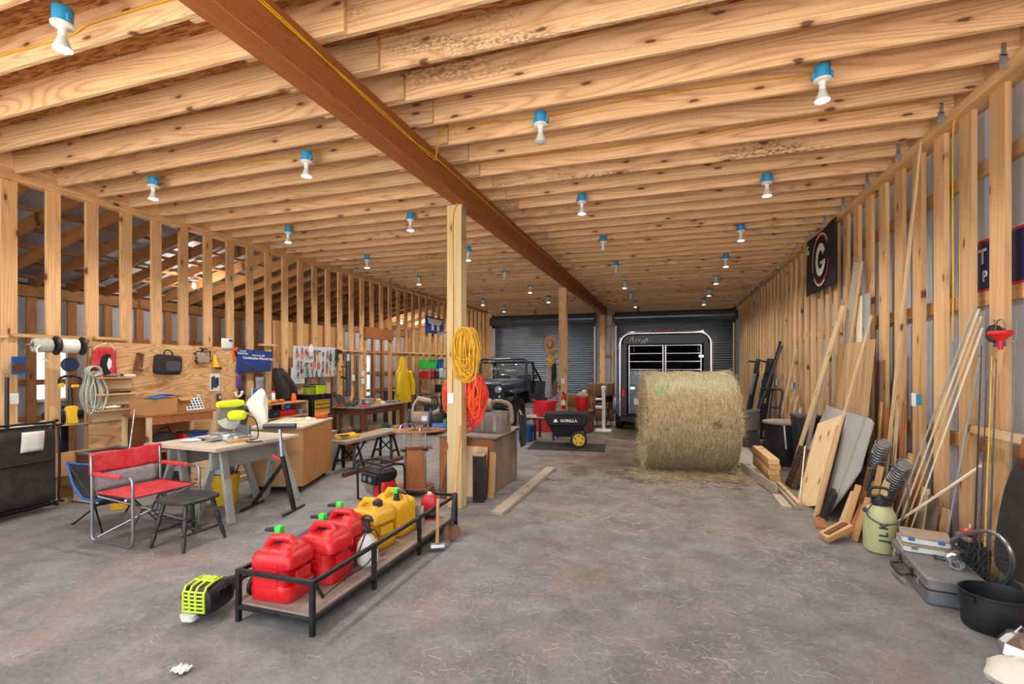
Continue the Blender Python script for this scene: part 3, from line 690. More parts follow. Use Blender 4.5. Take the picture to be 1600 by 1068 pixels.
for sx in (-1, 1):
    for sy in (-1, 1):
        p, w_ = turned((sx * .2, sy * .21, 0), (sx * .13, sy * .13, .41)); MB().tube(p, w_, 12).build('leg', 'blackpaint', t)
for sx in (-1, 1):
    p, w_ = turned((sx * .178, -.185, .14), (sx * .178, .185, .14), .012); MB().tube(p, w_, 10).build('stretcher', 'blackpaint', t)
p, w_ = turned((-.178, 0, .14), (.178, 0, .14), .013); MB().tube(p, w_, 10).build('stretcher', 'blackpaint', t)

# ================================================================ folded cot by the left wall
t = T('folding_cot', 'folded dark fabric cot standing on edge against the left wall', 'cot', (-6.72, 3.1, 0), 2)
for i, x in enumerate((0, .09)):
    z0, z1 = (.06, 1.0) if i == 0 else (.1, .97)
    fr = [(x, -.75, z0), (x, .5, z0), (x, .56, z0 + .06), (x, .56, z1 - .06), (x, .5, z1), (x, -.75, z1)]
    MB().tube(smoothpts(fr, 5), .013, 10).build('tube_frame', 'black', t)
    MB().grid(lambda u, v: (x + .02 + .015 * math.sin(3 * u + 2 * v), -.75 + 1.27 * u, z0 + .03 + (z1 - z0 - .06) * v), 10, 8).build('fabric', 'dark_cloth', t, solid=.006)
MB().tube([(.1, -.7, .56), (.13, .5, .6)], .012, 8).build('hinge_bar', 'black', t)
b = MB(); b.grid(lambda u, v: (.004 * math.sin(5 * v), .2 * u, -.22 * v), 3, 6)
single(b, 'paper_note', 'paper', 'white sheet of paper hanging on the folded dark cot', 'paper', (-6.59, 3.3, .93), (0, 5, 0), solid=.0015)

# ================================================================ saw bench
def sawhorse(label, loc, rz, L=1.15, H=.74):
    t = T('sawhorse', label, 'sawhorse', loc, rz, 'sawhorses under the saw board')
    MB().box((0, 0, 0), (L, .04, .19)).build('beam', 'paintgrey', t, (0, 0, H - .1), bev=.004)
    for sx in (-1, 1):
        for sy in (-1, 1):
            a = Vector((sx * (L / 2 - .04), sy * .24, 0)); b_ = Vector((sx * (L / 2 - .12), sy * .04, H - .02))
            o = MB().box((0, 0, 0), ((b_ - a).length, .085, .036)).build('leg', 'paintgrey', t, (a + b_) / 2, bev=.004)
            q = frame(b_ - a, (1, 0, 0)); o.rotation_euler = Matrix((q.col[2], q.col[1], -q.col[0])).transposed().to_euler()
        MB().prism([(-.09, 0), (.09, 0), (.05, .2), (-.05, .2)], .015, (sx * (L / 2 - .13) - .007, 0, H - .26), (90, 0, 90)).build('gusset', 'paintgrey', t)
    return t
sawhorse('grey sawhorse nearest the red chair, under the saw board', (-5.16, 4.33, 0), 90, 1.0)
sawhorse('grey sawhorse beside the black roller stand, under the saw board', (-4.58, 4.36, 0), 91, 1.04)
t = single(MB().box((0, 0, 0), (1.12, 1.0, .035)).box((.03, .0, -.025), (1.0, .9, .03)), 'work_board', 'dusty_ply', 'worn plywood board laid over two grey sawhorses', 'board', (-4.83, 4.29, .79), (0, 0, 88), bev=.003)
WB = .81
t = T('miter_saw', 'lime-green mitre saw with clear guard on the sawhorse board', 'saw', (-4.78, 4.28, WB), -6); t.scale = (1.12, 1.12, 1.12)
MB().loft([ring(.42, .2, .04, 0), ring(.42, .2, .04, .04), ring(.36, .16, .04, .06)]).box((.0, -.16, .03), (.09, .16, .035)).lathe([(.13, .0), (.13, .065), (0, .065)]).build('base', 'galv', t, bev=.004)
MB().box((-.14, .04, .1), (.17, .03, .09)).box((.14, .04, .1), (.17, .03, .09)).build('fence', 'steel', t, bev=.003)
MB().box((.0, .12, .14), (.07, .07, .2), (-15, 0, 0)).build('pivot_arm', 'greyd', t, bev=.01)
MB().lathe([(0, 0), (.127, .0), (.127, .003), (0, .003)], (-.005, -.0, .24), (0, 90, 0), n=36).build('blade', 'steel', t)
g = [(p[0], p[1]) for p in circ(.145, 20, (0, 0), -15, 195)] + [(p[0], p[1]) for p in circ(.05, 8, (0, 0), 195, -15)]
MB().prism(g, .04, (-.022, 0, .24), (90, 0, 90)).build('upper_guard', 'grey', t, bev=.004)
g = [(p[0], p[1]) for p in circ(.14, 16, (0, 0), 165, 345)] + [(p[0], p[1]) for p in circ(.06, 8, (0, 0), 345, 165)]
MB().prism(g, .03, (-.017, 0, .24), (90, 0, 90)).build('lower_guard', 'translucent', t)
MB().cyl((.02, .0, .24), (.17, .0, .25), .055, .05, 20).cyl((.17, 0, .25), (.2, 0, .25), .04, .03).build('motor', 'saw_lime', t)
MB().loft([[(x, -.16, z) for x, z in rrect(.05, .05, .015)], [(x, -.1, z) for x, z in rrect(.06, .07, .02)], [(x, .06, z) for x, z in rrect(.07, .08, .02)], [(x, .12, z) for x, z in rrect(.05, .06, .02)]]).build('handle', 'saw_lime', t, (.02, 0, .36), bev=.003)
MB().box((.1, 0, .245), (.03, .075, .045)).build('switch_panel', 'blackp', t, bev=.004)
def bag(u, v):
    r = .07 * (1 - .55 * v) * (1 + .15 * math.sin(7 * v)); a = 2 * math.pi * u
    return (.05 + r * math.cos(a) * 1.1, .2 + .14 * v + r * math.sin(a) * .5, .3 + .14 * math.sin(2.2 * v) - .2 * v * v + r * .4 * math.sin(a))
MB().loft([[(.2 + o + w_ * math.cos(a) * (1 + .16 * math.sin(3 * a + z * 14) + .08 * math.sin(7 * a - z * 9)), .15 + .55 * w_ * math.sin(a), z) for a in [2 * math.pi * i / 24 for i in range(24)]] for z, w_, o in ((.1, .03, .09), (.18, .075, .07), (.27, .115, .02), (.35, .13, -.02), (.41, .1, .0), (.46, .07, .03), (.5, .035, .05), (.51, .008, .055))]).build('dust_bag', 'whitecloth', t, smooth=80)
MB().cyl((.04, .08, .3), (.12, .13, .3), .03, .035).build('dust_port', 'blackp', t)
MB().tube(smoothpts([(.2, .02, .25), (.28, .06, .2), (.33, .05, .03), (.3, -.05, .01), (.4, -.1, .006), (.46, .0, .006)], 6), .006, 6).build('power_cord', 'rubber', t)
# roller stand
t = T('roller_stand', 'folding roller stand with grey roller and red lever beside the sawhorse', 'stand', (-4.18, 4.42, 0), 12)
MB().box((.14, 0, .012), (.035, .42, .024)).build('foot', 'blackp', t, bev=.004); MB().box((-.44, .12, .012), (.035, .42, .024)).build('foot', 'blackp', t, bev=.004)
MB().bar((.14, 0, .02), (.0, .0, .62), .04, .04).build('upright', 'black', t, bev=.003)
MB().bar((-.44, .12, .02), (.02, .01, .56), .04, .03).build('brace', 'black', t, bev=.003)
MB().bar((.0, 0, .58), (-.03, 0, .93), .026, .026).build('extension_post', 'galv', t, bev=.002)
MB().box((-.03, 0, .935), (.34, .05, .02), (0, 0, 18)).box((-.19, -.05, .955), (.015, .05, .05), (0, 0, 18)).box((.13, .05, .955), (.015, .05, .05), (0, 0, 18)).build('bracket', 'blackp', t, bev=.002)
for dy in (-.02, .02): MB().cyl((-.19 - dy * .3, -.05 + dy, .97), (.13 - dy * .3, .05 + dy, .97), .02).build('roller', 'greyd', t)
MB().box((-.07, 0, .6), (.13, .03, .03), (0, 25, 0)).build('lever', 'red', t, bev=.006)
# yellow bucket under the saw board
t = T('bucket', 'yellow bucket full of hardware under the saw board', 'bucket', (-5.05, 4.45, 0))
MB().lathe([(.12, 0), (.125, .01), (.145, .3), (.15, .3), (.15, .315), (.147, .315), (.147, .35), (.152, .36), (.146, .365), (.138, .35), (.115, .02), (0, .02)], n=28).build('pail', 'yellow', t)
MB().tube([(.15 * math.cos(a), .15 * math.sin(a) * .4 - .14, .33 - .17 * math.sin(a)) for a in [math.pi * i / 12 for i in range(13)]], .003, 6).build('bail_handle', 'steel', t)
b = MB(); rs = random.Random(5)
for i in range(16):
    a, r__ = rs.uniform(0, 6.28), rs.uniform(0, .1); b.bar((r__ * math.cos(a), r__ * math.sin(a), .3), (r__ * math.cos(a) + rs.uniform(-.06, .06), r__ * math.sin(a) + rs.uniform(-.06, .06), rs.uniform(.36, .46)), rs.uniform(.01, .03), .015)
b.build('hardware', 'greyd', t)['kind'] = 'stuff'
# birch crate cabinet on casters
t = T('work_cabinet', 'large plywood work cabinet behind the roller stand', 'cabinet', (-4.5, 5.1, 0), 20)
MB().box((0, 0, 0), (.78, 1.34, .66)).build('carcass', 'birch', t, (-.33, .67, .48), (0, -90, 0)) if False else MB().box((-.33, .55, .46), (.66, 1.1, .74)).build('carcass', 'birch', t, bev=.003)
MB().box((0, 0, 0), (1.14, .7, .03)).build('worktop', 'dusty_ply', t, (-.33, .55, .845), (0, 0, 90), bev=.003)
MB().box((0, 0, 0), (.74, 1.1, .012)).build('side_panel', 'chest_side', t, (.006, .55, .46), (0, 90, 0)); 
MB().box((-.33, .55, .075), (.5, 1.0, .03)).build('plinth', 'blackp', t)
for x in (-.58, -.08):
    for y in (.1, 1.0): MB().cyl((x - .02, y, .04), (x + .02, y, .04), .04).box((x, y, .075), (.03, .05, .03)).build('caster', 'blackp', t)
rs = random.Random(8)
for i, (x, y, L, lab) in enumerate(((-.25, .3, .4, 'pale offcut strip on the work cabinet, nearest the front corner'), (-.38, .55, .5, 'pale offcut strip lying across the middle of the work cabinet'), (-.25, .85, .35, 'pale offcut strip on the rear of the work cabinet'))):
    p = t.matrix_local if False else Matrix.Rotation(R(20), 4, 'Z') @ Vector((x, y, 0))
    single(lumber(L, .07, .018), 'wood_offcut', 'trim', lab, 'offcut', (-4.5 + p.x, 5.1 + p.y, .87), (0, 0, 60 + 35 * i), 'offcuts on the cabinet')
t = T('plastic_scoop', 'orange plastic box at the right rear corner of the work cabinet', 'container', (-4.93, 5.98, .862), 20)
MB().loft([ring(.14, .1, .02, 0), ring(.17, .13, .02, .07), ring(.16, .12, .02, .07), ring(.13, .09, .02, .01)], False).build('tray', 'orange', t, solid=.004)
MB().box((.02, .0, .045), (.06, .05, .07)).build('tray_block', 'orange', t, bev=.008)
# ================================================================ left wall: hung things (local x = world Y, local y = up, local z = into the room)
ONL = (90, 0, 90); WX = XL + .016
def wall(name, label, cat, y, z, x=WX, group=None): return T(name, label, cat, (x, y, z), ONL, group)
# extension reels on the stud, coil of grey rope, saw holder
t = T('cable_spool', 'spool of white cable held on a bar between studs above the cot', 'spool', (-6.72, 3.72, 1.88), (0, 0, 80))
for x, n_ in ((-.16, 'white'), (.08, 'ivory')):
    MB().lathe([(.035, -.08), (.075, -.08), (.085, -.05), (.08, 0), (.086, .05), (.075, .08), (.035, .08)], (x, 0, 0), (0, 90, 0), n=20).build('cable_winding', 'rope' if n_ == 'white' else 'ivory', t)
for x in (-.05, .19): MB().lathe([(0, 0), (.11, 0), (.11, .02), (0, .02)], (x, 0, 0), (0, 90, 0), n=24).build('flange', 'blackp', t)
MB().cyl((-.3, 0, 0), (.3, 0, 0), .012).build('bar', 'steel', t)
MB().tube(smoothpts([(-.2, -.08, .0), (-.24, -.1, -.06), (-.2, -.11, -.14), (-.14, -.1, -.18)], 5), .009, 6).build('loose_end', 'ivory', t)
t = wall('cable_reel_can', 'round blue-grey metal reel hanging under the cable spool', 'reel', 3.86, 1.66, -6.84)
MB().lathe([(0, 0), (.075, 0), (.082, .012), (.075, .02), (.082, .06), (.075, .07), (.05, .072), (0, .06)], n=28).build('can', 'blue_dark', t)
t = wall('rope_coil', 'long hank of grey-white rope hanging between the studs', 'rope', 4.1, 1.55, -6.8)
rs = random.Random(11)
for i in range(18):
    x0 = rs.uniform(-.05, .05); w_ = rs.uniform(.03, .1); L = rs.uniform(.34, .5); dz = rs.uniform(-.03, .04)
    p = [(x0, .03, dz), (x0 - w_ * .5, -.08, dz), (x0 - w_, -L * .55, dz + .01), (x0 - w_ * .6, -L * .92, dz), (x0, -L, dz), (x0 + w_ * .6, -L * .9, dz), (x0 + w_, -L * .5, dz + .01), (x0 + w_ * .5, -.06, dz), (x0, .03, dz)]
    MB().tube(smoothpts(p, 4), .0075, 6).build('strand', 'rope', t)
b = MB()
for i in range(6): b.tube([(.075 * math.cos(a) + rs.uniform(-.01, .01), .03 + .06 * math.sin(a), -.02 + i * .013) for a in [2 * math.pi * k / 14 for k in range(14)]], .008, 6, True)
b.build('wrapped_turns', 'rope', t)
# red drawstring bag with a dark oval emblem
t = wall('drawstring_bag', 'red drawstring bag with a dark oval emblem beside the rope', 'bag', 4.24, 1.66, -6.83)
MB().loft([[(-.13 + .02 * z, y, z) for y, z in ((0, 0),)] for _ in ()], False) if False else None
MB().grid(lambda u, v: ((u - .5) * .3 * (1 - .12 * v), (v - .5) * .38 + .03 * math.sin(3 * u), .012 * math.sin(math.pi * u) + .006 * math.sin(9 * v)), 10, 10).build('bag_cloth', 'red_cloth', t, solid=.014)
MB().prism([(p.x, p.y) for p in smoothpts([(x, y, 0) for x, y in ((-.03, -.13), (-.075, -.02), (-.06, .09), (0, .14), (.05, .12), (.02, .06), (.0, -.0), (.03, -.07), (.045, -.12), (.02, -.15), (-.03, -.13))], 4)][:-1], .003, (.02, 0, .022)).build('emblem', 'blackp', t)
MB().prism([(.02, .09), (.055, .05), (.05, -.03), (.02, -.07), (.0, 0)], .003, (.02, 0, .024)).build('emblem_highlight', 'white', t)
for sx in (-1, 1): MB().tube(smoothpts([(sx * .12, .18, .01), (sx * .09, .23, .015), (sx * .02 + .04, .27, .01)], 4), .006, 6).build('drawstring', 'white', t)
t = wall('cutting_disc', 'packaged brown cutting disc pinned to the stud above the cot', 'disc', 3.42, 1.65, -6.88)
MB().box((0, 0, 0), (.13, .2, .004)).build('backing_card', 'blue', t); MB().lathe([(.012, 0), (.06, 0), (.06, .004), (.012, .004)], (0, -.02, .003), n=28).build('abrasive_disc', 'orange' if False else 'brownmetal', t)
t = wall('outlet_cover', 'white outlet cover on the stud just above the cot', 'outlet', 3.40, 1.28, XL + .004)
MB().box((0, 0, 0), (.075, .12, .008)).build('plate', 'white', t, bev=.003)
for dy in (-.025, .025): MB().lathe([(0, 0), (.016, 0), (.016, .003), (0, .003)], (0, dy, .004), n=16).build('socket_face', 'ivory', t)
t = wall('hanging_tube', 'thin black tube hanging on the stud beside the outlet', 'tube', 3.3, 1.3, -6.86)
MB().cyl((0, -.36, .02), (0, .22, .02), .018).build('tube', 'blackp', t); MB().tube([(.02 * math.cos(a), .24 + .02 * math.sin(a), .02) for a in [2 * math.pi * i / 10 for i in range(10)]], .004, 6, True).build('ring', 'steel', t)
t = wall('bow_saw', 'bow saw with yellow grip hanging in the window bay', 'saw', 3.86, 1.42, -6.82)
MB().tube(smoothpts([(-.1, .0, .02), (-.11, .06, .02), (-.06, .1, .02), (.06, .1, .02), (.11, .06, .02), (.1, 0, .02)], 4), .014, 8).build('bow', 'black', t)
MB().box((-.09, .0, .02), (.05, .05, .035)).box((.05, -.02, .02), (.08, .035, .03)).build('grip', 'yellow', t, bev=.01)
t = wall('long_tool', 'long black tool with a fat yellow end hanging on the stud', 'tool', 3.86, 1.2, -6.8)
MB().cyl((0, -.05, .02), (-.01, .18, .02), .022).build('barrel', 'blackp', t)
MB().prism([(p.x, p.y) for p in smoothpts([(x, y, 0) for x, y in ((-.05, -.24), (-.045, -.14), (-.055, -.04), (.055, -.04), (.045, -.14), (.06, -.24), (-.05, -.24))], 3)][:-1], .05).build('grip', 'yellow', t, bev=.008)
# little wall shelves with tools on them
for i, (z, lab) in enumerate(((1.49, 'top one of the small wall shelves at the plywood edge'), (1.28, 'middle one of the small wall shelves at the plywood edge'), (1.08, 'lowest of the small wall shelves at the plywood edge'))):
    t = T('wall_shelf', lab, 'shelf', (XL + .1, 4.37, z), 0, 'small wall shelves')
    MB().box((0, 0, 0), (.5, .17, .02)).build('shelf_plank', 'birch', t, (0, 0, 0), (0, 0, 90), bev=.002)
    MB().box((0, 0, 0), (.48, .12, .018)).build('apron', 'board', t, (-.06, 0, -.085), (90, 0, 90))
rs = random.Random(4)
def small_tool(kind, label, x, y, z, rz, mat, group=None, sc=1.0):
    """lying on a surface: a little tool with handle and working end"""
    t = T(kind, label, kind.replace('_', ' '), (x, y, z), rz, group)
    if kind == 'screwdriver':
        MB().lathe([(.0, 0), (.012, 0), (.014, .03), (.012, .08), (.006, .09), (0, .09)], (0, 0, .014), (0, 90, 0), n=10).build('handle', mat, t); MB().cyl((.09, 0, .014), (.2, 0, .014), .0035).build('shank', 'steel', t)
    elif kind == 'pliers':
        for s_ in (-1, 1): MB().tube(smoothpts([(0, s_ * .006, .01), (.05, s_ * .028, .01), (.13, s_ * .022, .01)], 4), .0075, 8).build('grip', mat, t)
        MB().prism([(0, .012), (0, -.012), (-.05, -.005), (-.05, .005)], .012, (0, 0, .004)).build('jaws', 'steel', t)
    elif kind == 'glue_tube':
        MB().loft([[(x, y * w_, z_ * h_ + .018) for y, z_ in circ(1, 12)] for x, w_, h_ in ((-.09, .03, .003), (-.05, .026, .012), (.05, .018, .018), (.06, .008, .008), (.09, .006, .006))]).build('tube', mat, t)
        MB().cyl((.085, 0, .018), (.11, 0, .018), .011).build('cap', 'blackp', t)
    elif kind == 'knife':
        MB().loft([[(x, y + c_, z_ + .012) for y, z_ in rrect(w_, .02, .006, 2)] for x, w_, c_ in ((-.09, .02, 0), (-.03, .026, .004), (.05, .022, 0))]).build('handle', mat, t); MB().prism([(0.05, -.008), (.13, -.006), (.15, .006), (.05, .008)], .002, (0, 0, .012)).build('blade', 'steel', t)
    t.scale = (sc,) * 3
    return t
small_tool('glue_tube', 'dark and white glue tube lying on the top wall shelf', XL + .1, 4.3, 1.501, 70, 'grey', None, 1.3)
small_tool('knife', 'long pale-bladed trowel knife lying at the right of the top wall shelf', XL + .12, 4.52, 1.501, 80, 'white', None, 1.4)
small_tool('pliers', 'black pliers lying on the middle wall shelf', XL + .1, 4.26, 1.291, 85, 'blackp', None, 1.3)
small_tool('knife', 'black-handled knife on the middle wall shelf', XL + .11, 4.48, 1.291, 75, 'blackp', None, 1.2)
small_tool('glue_tube', 'white sealant tube on the lowest wall shelf', XL + .1, 4.3, 1.091, 80, 'white', None, 1.4)
small_tool('pliers', 'red-handled pliers at the right of the lowest wall shelf', XL + .12, 4.5, 1.091, 100, 'red', None, 1.2)
# things hung on the plywood
t = wall('staple_gun', 'dull metal tool hanging at the left of the plywood', 'tool', 4.68, 1.7)
MB().bar((.03, .12, .02), (-.02, -.1, .02), .05, .03).bar((.07, .09, .02), (.06, -.08, .02), .02, .02).box((.02, -.11, .02), (.12, .04, .04), (0, 0, -12)).box((.04, .1, .02), (.1, .02, .03), (0, 0, -12)).build('tool_body', 'brownmetal', t, bev=.005)
t = wall('tool_bag', 'black zipped tool bag hanging in the middle of the plywood', 'bag', 5.08, 1.66)
MB().loft([[(x * k, y * k, z) for x, y in rrect(.36, .28, .05)] for z, k in ((0, .97), (.03, 1), (.09, 1), (.12, .9))]).build('bag_body', 'dark_cloth', t, e=(0, 0, -4), bev=.006)
MB().loft([[(x * k + .03, y * k - .02, z) for x, y in rrect(.2, .15, .03)] for z, k in ((.115, 1), (.135, .95))]).build('front_pocket', 'greyd', t)
MB().tube(smoothpts([(-.06, .13, .06), (-.05, .19, .06), (.0, .21, .06), (.05, .18, .06), (.07, .13, .06)], 5), .01, 8).build('carry_strap', 'dark_cloth', t)
t = wall('webbing_tangle', 'tangle of dark webbing straps hooked near the top of the plywood', 'straps', 5.65, 1.8)
for i in range(7):
    MB().tube(smoothpts([(rs.uniform(-.15, .15), rs.uniform(-.13, .12), rs.uniform(.01, .05)) for _ in range(5)], 5), .008, 6).build('strap', 'dark_cloth', t)
MB().loft([[(x * k, y * k - .03, z) for x, y in rrect(.22, .17, .03)] for z, k in ((0, 1), (.05, .9))]).build('pouch', 'tarp', t)
t = wall('hanging_pouch', 'yellow cone-shaped pouch hanging at the right of the plywood', 'pouch', 5.87, 1.72)
MB().loft([[(x * k + o, y, z * k + .02) for x, z in circ(.05, 12)] for y, k, o in ((.1, .35, -.01), (.06, .6, -.01), (-.04, .95, .0), (-.1, 1.1, .02))]).build('pouch_body', 'yellow', t)
MB().prism([(.0, -.1), (.08, -.09), (.12, -.13), (.02, -.12)], .04).build('pouch_tip', 'blackp', t); MB().tube([(-.01, .1, .02), (-.02, .15, .02), (.03, .17, .02)], .005, 6).build('cord_loop', 'blackp', t)
t = wall('blade_card', 'dark printed tool card pinned low on the plywood', 'card', 5.88, 1.38)
MB().box((0, 0, 0), (.17, .28, .006)).build('card_backing', 'paper', t)
for i, x in enumerate((-.05, -.015, .02, .052)): MB().box((x, -.01 + .02 * (i % 2), .006), (.026, .2 - .02 * i, .008)).build('tool_blade', 'blue_dark', t)
t = wall('wall_switch', 'small grey box screwed on the plywood under the card', 'switch', 5.94, 1.14)
MB().box((0, 0, .02), (.06, .11, .04)).build('box', 'greyd', t, bev=.004); MB().box((0, 0, .042), (.02, .05, .008)).build('rocker', 'white', t)
t = wall('instruction_sheet', 'white printed sheet at the top right of the plywood', 'paper', 6.1, 2.0, WX + .01)
MB().grid(lambda u, v: ((u - .5) * .22, (v - .5) * .18, .004 * math.sin(4 * u)), 4, 4).build('sheet', 'paper', t, solid=.0012); MB().box((.06, .06, .006), (.07, .03, .002)).build('printed_block', 'navy_print', t)
t = wall('purple_packet', 'purple packet hanging at the plywood edge under the blue poster', 'packet', 6.32, 1.38)
MB().loft([[(x * k, y * k, z) for x, y in rrect(.09, .22, .02)] for z, k in ((0, 1), (.015, .98), (.02, .9))]).build('packet', pm('purple print', '#5b3f86', .4, 0, .25, 30), t)
t = wall('orange_pouch', 'orange tool card tucked beside the blue wrench poster', 'card', 6.27, 1.84)
MB().box((0, 0, 0), (.11, .22, .008)).build('card_backing', 'orange', t); MB().box((0, .0, .008), (.03, .12, .012), (0, 0, 20)).build('tool', 'blackp', t)
# blue wrench-set poster
t = wall('wrench_set_poster', 'blue vinyl wrench set roll hung between the studs right of the plywood', 'tool roll', 6.66, 1.73, WX + .01)
MB().prism([(-.36, .2), (.37, .17), (.35, -.19), (-.4, -.2)], .01).build('vinyl', 'navy_print', t, bev=.003)
text('SOCKET\nWRENCHES', 'heading', 'white', t, (-.26, .14, .012), (0, 0, -2), .04, .0015)
text('Metric & SAE', 'subheading', 'white', t, (.07, .09, .012), (0, 0, -2), .05, .0015)
text('Combination Wrench Set', 'title', 'white', t, (.06, .04, .012), (0, 0, -2), .062, .0015, bold=.001)
for i in range(18):
    L = .06 + .11 * abs(i - 9) / 9; x = -.33 + .036 * i
    w_ = MB().bar((x + .01, -.17, .016), (x, -.17 + L, .016), .008, .004)
    w_.lathe([(.004, 0), (.011, 0), (.011, .006), (.004, .006)], (x, -.17 + L, .013), n=10).lathe([(.003, 0), (.009, 0), (.009, .006), (.003, .006)], (x + .01, -.172, .013), n=10)
    w_.build('wrench', 'steel', t)
# things standing below the poster
t = wall('clip_lamp', 'blue clip-on box on a thin white post below the wrench poster', 'lamp', 6.55, 1.2, -6.8)
MB().box((0, 0, .03), (.12, .1, .06)).build('clip_box', 'blue', t, bev=.01); MB().cyl((-.06, .05, .02), (-.06, -.3, .02), .01).build('thin_post', 'white', t)
# pegboard with its tools
t = wall('pegboard', 'white pegboard crowded with hand tools on the left wall', 'pegboard', 8.2, 1.72, XL + .02)
MB().box((0, 0, 0), (1.26, .62, .008)).build('panel', 'pegboard', t)
MB().box((-.45, -.2, .0), (.36, .32, .006)).build('lower_panel', 'pegboard', t, (-.05, -.07, -.005))
PEG = Vector((XL + .035, 8.2, 1.72)); rs = random.Random(21)
cols = ['red', 'red', 'greyd', 'orange', 'blackp', 'yellow', 'red', 'green_dark', 'blue', 'red']
ordn = ['first', 'second', 'third', 'fourth', 'fifth', 'sixth', 'seventh', 'eighth', 'ninth', 'tenth', 'eleventh']
MCOL = {'red': 'red', 'greyd': 'grey', 'orange': 'orange', 'blackp': 'black', 'yellow': 'yellow', 'green_dark': 'green', 'blue': 'blue', 'white': 'white'}
def hang_tool(kind, mat, x, y, row, i, L):
    lab = '%s-handled %s, %s from the left in the %s row of the pegboard' % (MCOL[mat], kind.replace('_', ' '), ordn[i], row)
    t = wall(kind, lab, kind.replace('_', ' '), PEG.y + x, PEG.z + y, PEG.x, 'hand tools on the pegboard')
    if kind == 'pliers':
        for s_ in (-1, 1): MB().tube(smoothpts([(0, 0, .012), (s_ * .02, -L * .3, .012), (s_ * .022, -L * .65, .012)], 4), .008, 8).build('grip', mat, t)
        MB().prism([(-.016, -.01), (.016, -.01), (.007, .06), (-.007, .06)], .014, (0, 0, .004)).build('jaws', 'steel', t)
    elif kind == 'screwdriver':
        MB().lathe([(0, .04), (.013, .035), (.015, .0), (.012, -.05), (.005, -.06), (0, -.06)], (0, 0, .014), (-90, 0, 0), n=10).build('handle', mat, t); MB().cyl((0, -.05, .014), (0, -L, .014), .004).build('shank', 'steel', t)
    elif kind == 'hammer':
        MB().cyl((0, .02, .018), (0, -L, .018), .011, .014).build('handle', mat, t); MB().bar((-.05, .03, .018), (.06, .03, .018), .03, .028).build('hammer_head', 'steel', t, bev=.005)
    elif kind == 'wrench':
        MB().bar((0, .03, .012), (0, -L, .012), .02, .01).lathe([(.009, 0), (.022, 0), (.022, .012), (.009, .012)], (0, .04, .006), n=14).build('wrench_body', 'steel', t); MB().bar((0, -L * .5, .012), (0, -L, .012), .024, .014).build('grip', mat, t)
    elif kind == 'snips':
        for s_ in (-1, 1):
            MB().tube(smoothpts([(0, 0, .012), (s_ * .03, -L * .3, .012), (s_ * .012, -L * .75, .012)], 4), .009, 8).build('grip', mat, t)
            MB().prism([(0, -.01), (s_ * .012, 0), (s_ * .014, .05), (s_ * .002, .09)], .008, (0, 0, .006)).build('blade', 'steel', t)
kinds = ['pliers', 'snips', 'screwdriver', 'pliers', 'wrench', 'hammer', 'screwdriver', 'pliers', 'snips', 'wrench']
for r_, (row, y, n_, L) in enumerate((('top', .2, 10, .2), ('middle', -.04, 10, .18), ('bottom', -.22, 9, .15))):
    for i in range(n_):
        hang_tool(kinds[(i + r_ * 3) % 10], cols[(i * 3 + r_) % 10], -.54 + 1.1 * i / (n_ - 1) + rs.uniform(-.02, .02), y + rs.uniform(-.03, .03), row, i, L)
t = wall('work_glove', 'white work glove draped over the top of the pegboard', 'glove', 8.0, 2.02, PEG.x + .03)
MB().loft([[(x * k, y, z * k + .01) for x, z in rrect(.1, .03, .012)] for y, k in ((.05, .6), (0, .95), (-.06, 1), (-.1, 1))]).build('palm', 'whitecloth', t)
for i, x in enumerate((-.036, -.012, .012, .036)): MB().tube([(x, -.09, .01), (x * 1.3, -.14, .012), (x * 1.4, -.18 - .01 * (i in (1, 2)), .01)], [.013, .012, .009], 8).build('glove_finger', 'whitecloth', t)
MB().tube([(-.05, -.02, .01), (-.08, -.06, .012), (-.09, -.1, .01)], [.014, .013, .01], 8).build('glove_thumb', 'whitecloth', t)
t = wall('power_drill', 'black cordless drill hooked at the top right corner of the pegboard', 'drill', 8.86, 1.95, PEG.x)
MB().cyl((-.08, .02, .05), (.06, .0, .05), .035, .03).build('motor_body', 'blackp', t); MB().cyl((.06, 0, .05), (.11, -.01, .05), .02, .012).build('chuck', 'steel', t)
MB().bar((-.04, 0, .05), (-.07, -.14, .05), .04, .035).box((-.075, -.16, .05), (.09, .04, .06)).build('grip', 'blackp', t, bev=.006)
t = wall('clamp_set', 'pair of yellow bar clamps hanging right of the pegboard', 'clamps', 9.075, 1.45, XL + .004)
for i, dx in enumerate((-.05, .03)):
    MB().bar((dx, .2, .02), (dx + .01, -.16, .02), .018, .008).build('clamp_bar', 'yellow', t); MB().box((dx + .03, .17, .02), (.09, .03, .025)).build('clamp_jaw', 'blackp', t, bev=.005); MB().box((dx + .03, -.06 - .03 * i, .02), (.09, .05, .03)).build('clamp_jaw', 'blackp', t, bev=.005)
